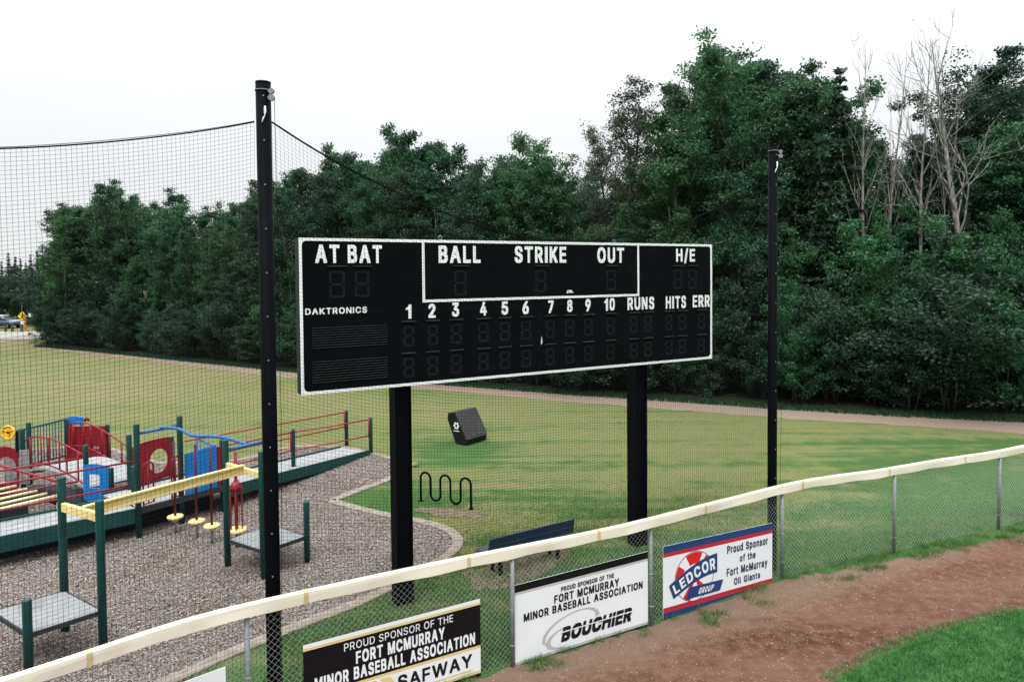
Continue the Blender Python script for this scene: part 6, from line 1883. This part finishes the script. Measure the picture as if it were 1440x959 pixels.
# rails on the left run
l0 = a0 - unit(a1 - a0) * .6
for dz in (1.06, .55):
    bar('rail', [at(l0, .60 + dz), at(a1 + V3(-.08, 0, 0), .60 + dz)], .021, 'pred')
    bar('rail', [at(l0 + bk1 * 1.2, .60 + dz), at(a1 + bk1 * 1.2 + unit(a0 - a1) * .9, .60 + dz)], .021, 'pred')

# --- overhead: two crossbars and the wavy runner between them
c0, c1 = at(pC, 2.28), at(pD, 2.28)
bar('crossbar', [c0, c1], .035, 'pbluebar')
qL, qN, qR = post(320.5, 13.8, 2.5), post(371, 13.2, 2.42), post(432, 13.95, 1.22, .058)
qF = post(383, 14.6, 2.5)
d0, d1 = at(qL, 2.29), at(qF, 2.29)
bar('crossbar', [d0, d1], .035, 'pbluebar')
m0, m1 = (c0 * .45 + c1 * .55), (d0 + d1) / 2
wv = []
for t in np.linspace(0, 1, 40):
    wv.append(m0 + (m1 - m0) * t + V3(.05, .05, .0) * math.sin(t * 9.5) + ZUP * (.03 + .025 * math.sin(t * 12)))
bar('wavy_runner', wv, .036, 'pbluebar')

# --- yellow beam between two raised platforms
rA, rB, rC = post(92, 11.3, 2.5), post(145.5, 10.6, 2.34), post(41, 9.9, 1.16)
rD = rA + rC - rB
m = MB()


def platform(pts, z):
    c = sum(pts) / 4
    P_ = [at(c + (p - c) * .96, z) for p in pts]
    b = MB()
    b.prism([p - ZUP * .03 for p in P_], ZUP * .03)
    o = b.build('platform', M['platform'], play)
    b = MB()
    for i in range(4):
        p, q = P_[i], P_[(i + 1) % 4]
        out = unit((p + q) / 2 - at(c, z))
        b.box((p + q) / 2 - ZUP * .032 + out * .014, (q - p) / 2 * 1.0, out * .013, ZUP * .034)
    b.build('platform_edge', M['skirt'], o)


platform([rA, rB, rC, rD], .66)
platform([qL, qN, qR, qF], .53)
bL0, bL1 = at(rA, 2.02), at(rB, 2.08)
bR0, bR1 = at(qL, 2.0), at(qN, 1.96)


def beam(name, p, q, hw, hh):
    b = MB()
    e = q - p
    s_ = unit(np.cross(e, ZUP))
    u_ = unit(np.cross(s_, e))
    b.box((p + q) / 2 + u_ * (hh - .012), e / 2, s_ * hw, u_ * .012)
    b.box((p + q) / 2 - u_ * (hh - .012), e / 2, s_ * hw, u_ * .012)
    b.box((p + q) / 2, e / 2, s_ * .010, u_ * (hh - .024))
    return b.build(name, M['pyellow'], play)


def plank(name, p, q, hw, hh, mt='pyellow'):
    b = MB()
    e = q - p
    s_ = unit(np.cross(e, ZUP))
    u_ = unit(np.cross(s_, e))
    b.bbox((p + q) / 2, e / 2, s_ * hw, u_ * hh, .008)
    return b.build(name, M[mt], play)


plank('end_beam', bL0 + unit(bL0 - bL1) * .1, bL1 + unit(bL1 - bL0) * -.02, .035, .07)
plank('end_beam', bR0 + unit(bR0 - bR1) * .06, bR1, .035, .06)
mL, mR = (bL0 * .42 + bL1 * .58), (bR0 + bR1) / 2
beam('track_beam', mL + ZUP * .02, mR + ZUP * .02, .045, .085)

# --- panels along the main deck


def plate(name, p, q, z0, z1, zq1=None, mt='pblue', th=.03, dome=0.0):
    """an upright plate from p to q with an optional domed top"""
    zq1 = z1 if zq1 is None else zq1
    e = (q - p) * V3(1, 1, 0)
    n_ = unit(np.cross(e, ZUP))
    poly = [at(p, z0), at(q, z0)]
    for t in np.linspace(1, 0, 13):
        poly.append(at(p + e * t, z1 + (zq1 - z1) * t + dome * 4 * t * (1 - t)))
    b = MB()
    b.prism(poly, n_ * th)
    return b.build(name, M[mt], play)


def holed_plate(name, p, q, z0, z1, hole, mt, dome=0.0, th=.03, square=False):
    """an upright plate with one round or square hole: hole = (centre along, centre height, half width, half height)"""
    e = (q - p) * V3(1, 1, 0)
    L = np.linalg.norm(e)
    eu = e / L
    n_ = unit(np.cross(e, ZUP))
    hc, hz, hw, hh = hole
    O, I = [], []
    N = 40
    for k in range(N):
        a = 2 * math.pi * (k + .5) / N
        c, s_ = math.cos(a), math.sin(a)
        if square:
            f_ = 1 / max(abs(c), abs(s_))
            ix, iz = hc + hw * c * f_, hz + hh * s_ * f_
        else:
            ix, iz = hc + hw * c, hz + hh * s_
        best = 1e9
        if c > 1e-9:
            best = min(best, (L - hc) / c)
        if c < -1e-9:
            best = min(best, -hc / c)
        if s_ > 1e-9:
            best = min(best, (z1 - hz) / s_)
        if s_ < -1e-9:
            best = min(best, (z0 - hz) / s_)
        ox, oz = hc + best * c, hz + best * s_
        if oz > z1 - 1e-6 and dome:
            oz += dome * 4 * (ox / L) * (1 - ox / L)
        O.append(at(p + eu * ox, oz))
        I.append(at(p + eu * ix, iz))
    b = MB()
    b.ring_panel(O, I, n_ * th)
    return b.build(name, M[mt], play)


d12 = unit(a2 - a1)
holed_plate('hole_panel', pH + V3(.02, 0, 0), pI, .64, 1.62, (.78, 1.10, .28, .30), 'pred', .04)
plate('blue_panel', pD + d12 * .09, pE - d12 * .16, .62, 1.60, 1.66, 'pblue', .035)
plate('red_strip', pE - d12 * .15, pE - d12 * .06, .62, 1.60, None, 'pred', .05)
# guard loops either side of the opening
for p, q in ((U(203, 15.5), U(217.5, 15.75)), (U(243, 16.0), U(254, 16.15))):
    lp = [at(p, .66), at(p, 1.48), at(p * .85 + q * .15, 1.56), at(p * .3 + q * .7, 1.6), at(q, 1.52), at(q, .66)]
    bar('guard_loop', lp, .020, 'pred')
    bar('guard_bar', [at((p + q) / 2, .66), at((p + q) / 2, 1.56)], .016, 'pred')
    bar('guard_bar', [at(p, .68), at(q, .68)], .016, 'pred')
# small barred rail on the far side of the deck
p, q = U(278, 18.2), U(308, 17.9)
bar('barrier_rail', [at(p, 1.52), at(q, 1.35)], .022, 'pbluebar')
for t in np.linspace(.05, .95, 7):
    bar('baluster', [at(p + (q - p) * t, .62), at(p + (q - p) * t, 1.52 - .17 * t)], .011, 'pbluebar', 6)
bar('barrier_rail', [at(p, 1.56), at(p, .62)], .03, 'pbluebar')
# red grab loop on the right platform
p = qF + V3(-.06, -.25, 0)
bar('grab_loop', [at(p, .55), at(p, 1.28), at(p + V3(.06, 0, 0), 1.38), at(p + V3(.2, 0, 0), 1.40)], .02, 'pred')

# --- arched bridge and the tower behind the walkway
n0, n1 = U(35, 18.3), U(122, 17.6)               # near handrail ends
f0, f1 = U(95, 20.9), U(184, 18.9)               # far handrail ends
post(33.5, 18.3, 1.78)
post(42.5, 19.4, 1.72)
post(122.5, 17.6, 1.52)
post(95, 20.9, 1.50)
post(152.5, 20.6, 1.40)
post(157.5, 17.3, 1.02)
post(190, 16.2, 1.35)


def arch(p, q, zp, zq, rise, n=18):
    return [at(p + (q - p) * t, zp + (zq - zp) * t + rise * math.sin(math.pi * t ** .72)) for t in np.linspace(0, 1, n)]


for (p, q, zp, zq, rise) in ((n0, n1, 1.42, 1.23, .26), (f0, f1, 1.28, 1.10, .30)):
    up_ = arch(p, q, zp, zq, rise)
    lo_ = arch(p, q, zp - .68, zq - .72, rise)
    bar('arched_rail', up_, .021, 'pred')
    bar('arched_rail', lo_, .021, 'pred')
    for k in (2, 5, 7, 10, 12, 15):
        bar('baluster', [lo_[k], up_[k]], .019, 'pred', 6)
lo_n, lo_f = arch(n0, n1, .62, .42, .26), arch(n0 + V3(.9, 1.1, 0), n1 + V3(.9, 1.1, 0), .62, .42, .26)
m = MB()
vv = []
for a, b in zip(lo_n, lo_f):
    vv += [a, b, a - ZUP * .06, b - ZUP * .06]
fs = []
for i in range(len(lo_n) - 1):
    a, b = i * 4, (i + 1) * 4
    fs += [(a, b, b + 1, a + 1), (a + 2, a + 3, b + 3, b + 2), (a, a + 2, b + 2, b), (a + 1, b + 1, b + 3, a + 3)]
m.add(vv, fs)
m.build('bridge_deck', M['deck'], play)
# barred teal barrier
p, q = U(20, 19.6), U(95, 20.9)
bar('barrier_rail', [at(p, 1.42), at(q, 1.50)], .028, 'pteal')
bar('barrier_rail', [at(p, .42), at(q, .42)], .024, 'pteal')
for t in np.linspace(.04, .96, 17):
    bar('baluster', [at(p + (q - p) * t, .42), at(p + (q - p) * t, 1.42 + .08 * t)], .014, 'pteal', 6)
# red tall panel with knobs, blue cube window above its left end
p, q = U(98.5, 20.85), U(151, 20.5)
plate('red_panel', p, q, .18, 1.30, 1.38, 'pred', .04, .0)
m = MB()
for x, y in ((110, 650), (134, 629), (138, 629.5), (112, 637)):
    c = on_plane(x, y, p + V3(0, -.05, 0), unit(np.cross(q - p, ZUP)))
    m.tube([c + V3(0, .02, 0), c + V3(0, -.03, 0)], .035, 10)
m.build('knobs', M['deck'], play)
p, q = U(98.5, 21.2), U(120, 21.2)
holed_plate('blue_window', p, q, 1.05, 1.50, (.25, 1.20, .15, .10), 'pblue', .05, .12, True)
bar('red_crest', [at(U(121, 21.1), 1.4), at(U(124, 21.1), 1.5), at(U(127, 21.1), 1.4)], .04, 'pred')
# blue window panel and red arch panel
p, q = U(119.5, 17.5), U(157, 17.3)
holed_plate('window_panel', p, q, .15, 1.04, (.33, .66, .17, .17), 'pblue', .05, .035, True)
p, q = U(-14, 17.0), U(28.5, 17.2)
holed_plate('arch_panel', p, q, .55, 1.48, (.37, 1.02, .22, .34), 'pred', .14, .04)
plate('arch_backing', p + V3(.05, .45, 0), q + V3(-.05, .45, 0), .55, 1.4, None, 'deck', .03)
# yellow steering wheel
c = U(11.5, 16.9, 2.0)
wr = .15
m = MB()
m.tube([c + V3(math.cos(t), 0, math.sin(t)) * wr for t in np.linspace(0, 6.283, 24, endpoint=False)], .022, 8, closed=True)
m.tube([c + V3(0, .012, 0), c + V3(0, .028, 0)], wr * .98, 24)
for t in (.5, 2.6, 4.7):
    m.tube([c, c + V3(math.cos(t), 0, math.sin(t)) * wr], .016, 6)
wo_ = m.build('steering_wheel', M['bold'], play)
m = MB()
m.tube([c + V3(0, -.03, 0), c + V3(0, .0, 0)], .026, 10)
m.build('hub', M['rubber'], wo_)
bar('wheel_stalk', [c + V3(0, .03, 0), c + V3(0, .30, -.05), at(c + V3(0, .30, 0), 1.3)], .03, 'rubber')
# yellow rung bridge hung on chains under a red handrail
ends = [U(8, 16.5, .9), U(23, 16.25, .9), U(38, 16.02, .9), U(52, 15.85, .9), U(66, 15.65, .9), U(81, 15.5, .9)]
rd = V3(-.62, -.86, 0) * 1.15
for e_ in ends:
    b = MB()
    b.tube([e_, e_ + rd], .034, 10)
    o = b.build('rung', M['pale'], play)
    b = MB()
    b.tube([e_ + ZUP * .03, e_ + V3(.01, 0, .17), e_ + V3(0, 0, .31)], .012, 5)
    b.build('chain', M['galv'], o)
bar('handrail', [U(-30, 16.9, 1.32), U(0, 16.55, 1.30), U(88, 15.45, 1.19)], .03, 'pred')
# dark rubber belt curving down behind the rungs
bl = [U(26, 16.6, .70), U(45, 16.5, .76), U(70, 16.35, .76), U(90, 16.25, .62), U(104, 16.15, .40), U(117, 16.1, .12)]
bl = catmull(bl, 5)
m = MB()
vv, fs = [], []
for p in bl:
    for o_, z_ in ((0, 0), (0, -.30), (.35, -.30), (.35, 0)):
        vv.append(p + V3(.3 * o_, o_, max(z_, -p[2] + .03)))
for i in range(len(bl) - 1):
    a, b = i * 4, (i + 1) * 4
    for k in range(4):
        fs.append((a + k, a + (k + 1) % 4, b + (k + 1) % 4, b + k))
m.add(vv, fs, True)
m.build('rubber_belt', M['rubber'], play)
plate('dark_panel', U(-30, 16.5), U(40, 16.4), .05, .75, None, 'rubber', .04)

# --- stepping pods and the red spinner, standing free on the chips
for px, D, lab in ((247, 15.6, 'yellow stepping pod on red pole nearest to the deck opening'), (277, 15.3, 'middle yellow stepping pod on its red pole'), (298.5, 15.0, 'yellow stepping pod on red pole in front of blue panel edge')):
    c = U(px, D, 0)
    r_ = thing('stepping_pod', lab, 'stepping pod', c, 'yellow stepping pods on red poles')
    m = MB()
    m.tube([c + ZUP * .36, c + ZUP * 2.05], .026, 10)
    m.build('pole', M['maroon'], r_)
    m = MB()
    m.tube([c + ZUP * -.02, c + ZUP * .34], .030, 10)
    m.build('lower_pole', M['galv'], r_)
    m = MB()
    m.tube([c + ZUP * .27, c + ZUP * .33, c + ZUP * .35, c + ZUP * .385, c + ZUP * .40], [.05, .10, .165, .172, .155], 22)
    m.build('disc', M['pyellow'], r_)
c = U(333.5, 14.75, 0)
r_ = thing('spinner', 'red caged spinner with a round yellow step beside the right platform', 'spinner', c)
m = MB()
m.tube([c, c + ZUP * 2.02], .035, 10)
m.build('pole', M['pred'], r_)
m = MB()
m.tube([c + ZUP * .34, c + ZUP * .36, c + ZUP * .40], [.19, .20, .19], 22)
m.build('step', M['pyellow'], r_)
m = MB()
m.tube([c + ZUP * 1.22, c + ZUP * 1.30, c + ZUP * 1.42], [.125, .115, .05], 16)
for k in range(4):
    a = k * math.pi / 2 + .3
    o_ = V3(math.cos(a), math.sin(a), 0) * .11
    m.tube([c + o_ + ZUP * .40, c + o_ + ZUP * 1.30], .014, 6)
m.build('cage', M['pred'], r_)

# ================================================================== LAWN FURNITURE
# bike rack
bk = thing('bike_rack', 'black wave shaped bike rack standing on the lawn', 'bike rack', U(627, 17.35))
ra, rb_ = U(592, 17.7), U(662.5, 17.05)
ev = (rb_ - ra) / 5
pts = []
hz, lz, rr = .74, .07, .14


def half(c0, c1, z, up):
    return [at(c0 + (c1 - c0) * (1 - math.cos(t)) / 2, z + (1 if up else -1) * .15 * math.sin(t)) for t in np.linspace(0, math.pi, 9)]


pts = [at(ra, -.05)]
for k in range(5):
    c0_, c1_ = ra + ev * k, ra + ev * (k + 1)
    up_ = k % 2 == 0
    pts += half(c0_, c1_, hz - .15 if up_ else lz + .15, up_)
pts.append(at(rb_, -.05))
m = MB()
m.tube(pts, .028, 10)
m.build('tube', M['black'], bk)
m = MB()
for p in (ra, rb_):
    m.tube([p, p + ZUP * .012], .07, 12)
m.build('foot_plate', M['black'], bk)

# leaning waste bin
bo = G(655.5, 627)
bdir = unit(V3(.6, .8, 0))                      # along its length
bpn = V3(bdir[1], -bdir[0], 0)                  # out of its sloping front
lb = 1.06
bi = thing('litter_bin', 'charcoal slanted litter bin on the lawn with a white round emblem', 'bin', bo)


def prof_pts(dq, poly):
    return [bo + bdir * dq + bpn * (a) + ZUP * b for a, b in poly]


body = [(.0, .0), (.02, .20), (-.46, 1.03), (-.80, .98), (-.83, .80), (-.46, .0)]
m = MB()
m.prism(prof_pts(.015, body), bdir * (lb - .03))
m.build('body', M['bindark'], bi)
m = MB()
m.prism(prof_pts(-.01, [(.022, .185), (.05, .205), (-.445, 1.06), (-.478, 1.045)]), bdir * (lb + .02))
m.build('sloping_lid', M['bin'], bi)
m = MB()
m.prism(prof_pts(.0, [(-.47, 1.035), (-.46, 1.062), (-.82, 1.01), (-.81, .985)]), bdir * lb)
m.build('top_plate', M['bin'], bi)
m = MB()
for t in (.30, .62):
    p = bo + bdir * lb * t + bpn * -.02 + ZUP * .30
    m.tube([p + bpn * .02, p + bpn * .05 + ZUP * .02, p + bdir * .14 + bpn * .05 + ZUP * .02, p + bdir * .14 + bpn * .02], .008, 6)
m.build('handle', M['galv'], bi)
ec = bo + bdir * .012 + bpn * -.43 + ZUP * .62
polys = []
for k in range(6):
    a0_ = k * math.pi / 3
    polys.append([(.045 * math.cos(a0_ - .35), .045 * math.sin(a0_ - .35)), (.115 * math.cos(a0_ - .40), .115 * math.sin(a0_ - .40)), (.125 * math.cos(a0_), .125 * math.sin(a0_)),
                  (.115 * math.cos(a0_ + .40), .115 * math.sin(a0_ + .40)), (.045 * math.cos(a0_ + .35), .045 * math.sin(a0_ + .35))])
polys.append([(-.13, -.19), (.13, -.19), (.13, -.165), (-.13, -.165)])
flat(polys, lambda a, c: ec + bpn * a + ZUP * c - bdir * .004, 'emblem', M['white'], bi)

# bench, seen from behind
ba_, bb_ = V3(-.47, 12.98, 0), V3(1.19, 14.05, 0)
bd = unit(bb_ - ba_)
bq = V3(-bd[1], bd[0], 0)                       # away from the viewer, the way the bench faces
be_ = thing('bench', 'dark blue park bench with its back to the fence on bare soil', 'bench', (ba_ + bb_) / 2)
L = np.linalg.norm(bb_ - ba_)
c = (ba_ + bb_) / 2
m = MB()
for k in (0, 1, 2):
    m.bbox(c + bq * (.14 + k * .135) + ZUP * .45, bd * L / 2, bq * .06, ZUP * .02, .006)
m.build('seat', M['bluebench'], be_)
m = MB()
for k in (0, 1):
    m.bbox(c + bq * (.02 - .03 * k) + ZUP * (.585 + .148 * k), bd * L / 2, bq * .018, ZUP * .071 - bq * .014, .006)
m.build('backrest', M['bluebench'], be_)
for t in (-.34, .34):
    m = MB()
    p = c + bd * L * t
    m.bbox(p + bq * .12 + ZUP * .21, bd * .03, bq * .03, ZUP * .22, .006)
    m.bbox(p + bq * .40 + ZUP * .21, bd * .03, bq * .03, ZUP * .22, .006)
    m.bbox(p + bq * .25 + ZUP * .41, bd * .028, bq * .22, ZUP * .02, .006)
    m.bbox(p + bq * .045 + ZUP * .60, bd * .02, bq * .012, ZUP * .2 - bq * .04, .004)
    m.build('leg', M['black'], be_)

# white stone by the scoreboard post
m = MB()
c = G(583, 656)
vv = [c + V3(rng.normal(0, .02) + .10 * math.cos(a) * math.cos(b), .09 * math.sin(a) * math.cos(b), .05 + .09 * math.sin(b)) for b in (-.6, .2, .9) for a in np.linspace(0, 6.283, 8, endpoint=False)]
fs = [(i * 8 + k, i * 8 + (k + 1) % 8, (i + 1) * 8 + (k + 1) % 8, (i + 1) * 8 + k) for i in range(2) for k in range(8)] + [tuple(range(16, 24)), tuple(range(7, -1, -1))]
m.add(vv, fs, True)
tag(m.build('stone', M['kerb']), 'small pale stone on the lawn beside the left scoreboard post', 'stone')

# ================================================================== FAR LEFT: ROAD, CAR, SIGNS
# car: a rounded body lofted along its length
cc = U(2, 80, 0)
cd = unit(V3(1, -.10, 0))
cn = V3(-cd[1], cd[0], 0)
car = thing('parked_car', 'blue and silver car on the road cut by the left edge of the picture', 'car', cc)
sec = [(-2.3, .45, .62, .80), (-2.2, .35, .80, .86), (-1.5, .28, .92, .90), (-.5, .26, .96, .90), (.8, .26, .95, .90), (1.6, .28, .88, .88), (2.15, .32, .78, .82), (2.28, .42, .62, .72)]


def loft(secs, m_, close=True):
    vv, fs = [], []
    for (x, z0, z1, hw) in secs:
        for (o_, z_) in ((-hw * .92, z0), (-hw, z0 + (z1 - z0) * .45), (-hw * .9, z1 - .02), (-hw * .7, z1), (hw * .7, z1), (hw * .9, z1 - .02), (hw, z0 + (z1 - z0) * .45), (hw * .92, z0)):
            vv.append(cc + cd * x + cn * o_ + ZUP * z_)
    k = 8
    for i in range(len(secs) - 1):
        for j in range(k):
            fs.append((i * k + j, i * k + (j + 1) % k, (i + 1) * k + (j + 1) % k, (i + 1) * k + j))
    fs += [tuple(range(k))[::-1], tuple(range((len(secs) - 1) * k, len(secs) * k))]
    m_.add(vv, fs, True)
    return m_


loft(sec, MB()).build('body', M['carblue'], car)
loft([(-1.75, .93, .96, .74), (-1.1, .93, 1.40, .70), (-.1, .93, 1.46, .70), (.6, .93, 1.38, .69), (1.45, .90, .93, .74)], MB()).build('cabin', M['glass'], car)
loft([(-1.0, 1.385, 1.43, .66), (-.1, 1.45, 1.49, .67), (.5, 1.38, 1.42, .65)], MB()).build('roof', M['carsilver'], car)
loft([(1.3, .90, .94, .78), (2.0, .80, .85, .72)], MB()).build('bonnet', M['carsilver'], car)
for sx in (-1.4, 1.42):
    for sy in (-1, 1):
        p = cc + cd * sx + cn * sy * .86 + ZUP * .32
        m = MB()
        m.tube([p - cn * sy * .18, p + cn * sy * .06], .32, 18)
        wl = m.build('wheel', M['tyre'], car)
        m = MB()
        m.tube([p + cn * sy * .062, p + cn * sy * .075], .19, 12)
        m.build('rim', M['galv'], wl)
# warning sign
ws = thing('warning_sign', 'yellow diamond pedestrian warning sign with a white tab on its post', 'road sign', U(31.5, 78))
p = U(31.5, 78, 0)
m = MB()
m.tube([p, p + ZUP * 2.7], .035, 8)
m.build('post', M['wood'], ws)
m = MB()
c = p + V3(0, -.06, 1.62)
c = U(31.5, 77.9, 1.45)
hs = .54
m.prism([c + V3(0, 0, hs), c + V3(hs, 0, 0), c + V3(0, 0, -hs), c + V3(-hs, 0, 0)], V3(0, .02, 0))
m.build('diamond_plate', M['signyel'], ws)
c = c + V3(0, -.012, 0)
flat([[(-.05, .20), (.05, .20), (.06, .30), (-.04, .30)], [(-.10, -.05), (.08, -.05), (.10, .18), (-.06, .18)], [(.02, -.30), (.12, -.30), (.08, -.06), (.0, -.06)], [(-.16, -.28), (-.08, -.28), (-.0, -.06), (-.09, -.06)]],
     lambda a, b: c + V3(a, 0, b), 'walker_symbol', M['ink'], ws)
m = MB()
c2 = U(31.8, 77.9, .66)
m.prism([c2 + V3(-.22, 0, -.24), c2 + V3(.22, 0, -.24), c2 + V3(.22, 0, .24), c2 + V3(-.22, 0, .24)], V3(0, .02, 0))
m.build('white_tab', M['signwhite'], ws)
# hydrant
p = U(37, 76, 0)
hy = thing('hydrant', 'rusty orange hydrant below the yellow warning sign', 'hydrant', p)
m = MB()
m.tube([p, p + ZUP * .08, p + ZUP * .1, p + ZUP * .75, p + ZUP * .8, p + ZUP * .98, p + ZUP * 1.06], [.24, .24, .17, .17, .22, .18, .06], 14)
m.build('barrel', M['orange'], hy)
m = MB()
m.tube([p + V3(-.30, 0, .6), p + V3(.30, 0, .6)], .08, 10)
m.tube([p + V3(0, -.28, .5), p], .10, 10)
m.build('nozzle', M['orange'], hy)
# low barrier posts and rail by the road
for px, lab in ((-10, 'wooden barrier post left of the hydrant'), (8, 'wooden barrier post left of the hydrant'), (17.5, 'wooden barrier post left of the hydrant'), (30.5, 'wooden barrier post left of the hydrant')):
    p = U(px, 74.5, 0)
    m = MB()
    m.bbox(p + ZUP * .36, V3(.10, 0, 0), V3(0, .10, 0), ZUP * .42, .02)
    tag(m.build('barrier_post', M['wood']), lab, 'post', 'wooden barrier posts by the road')
# small white board
p = U(44, 82, 0)
sb = thing('small_sign', 'small white board on a post right of the yellow warning sign', 'sign', p)
m = MB()
m.tube([p, p + ZUP * 1.5], .03, 6)
m.build('post', M['wood'], sb)
m = MB()
m.bbox(p + V3(0, -.05, 1.35), V3(.26, 0, 0), V3(0, .015, 0), ZUP * .24, .005)
m.build('board', M['signwhite'], sb)
# street lamp
p = U(28.5, 86, 0)
lp = thing('street_lamp', 'tall grey street lamp with a flat white head above the warning sign', 'street lamp', p)
zt = top_z(28.5, 86, 394)
m = MB()
m.tube([p, p + ZUP * zt * .5, p + ZUP * zt], [.10, .08, .06], 8)
m.build('pole', M['galv'], lp)
e_ = U(45, 86, top_z(45, 86, 383))
m = MB()
m.tube([p + ZUP * zt, p + (e_ - p) * V3(.5, .5, 0) + ZUP * (zt + .7), e_], .04, 6)
m.build('arm', M['galv'], lp)
m = MB()
m.bbox(e_ + V3(.3, 0, 0), V3(.36, 0, .02), V3(0, .16, 0), ZUP * .07, .02)
m.build('lamp_head', M['white'], lp)
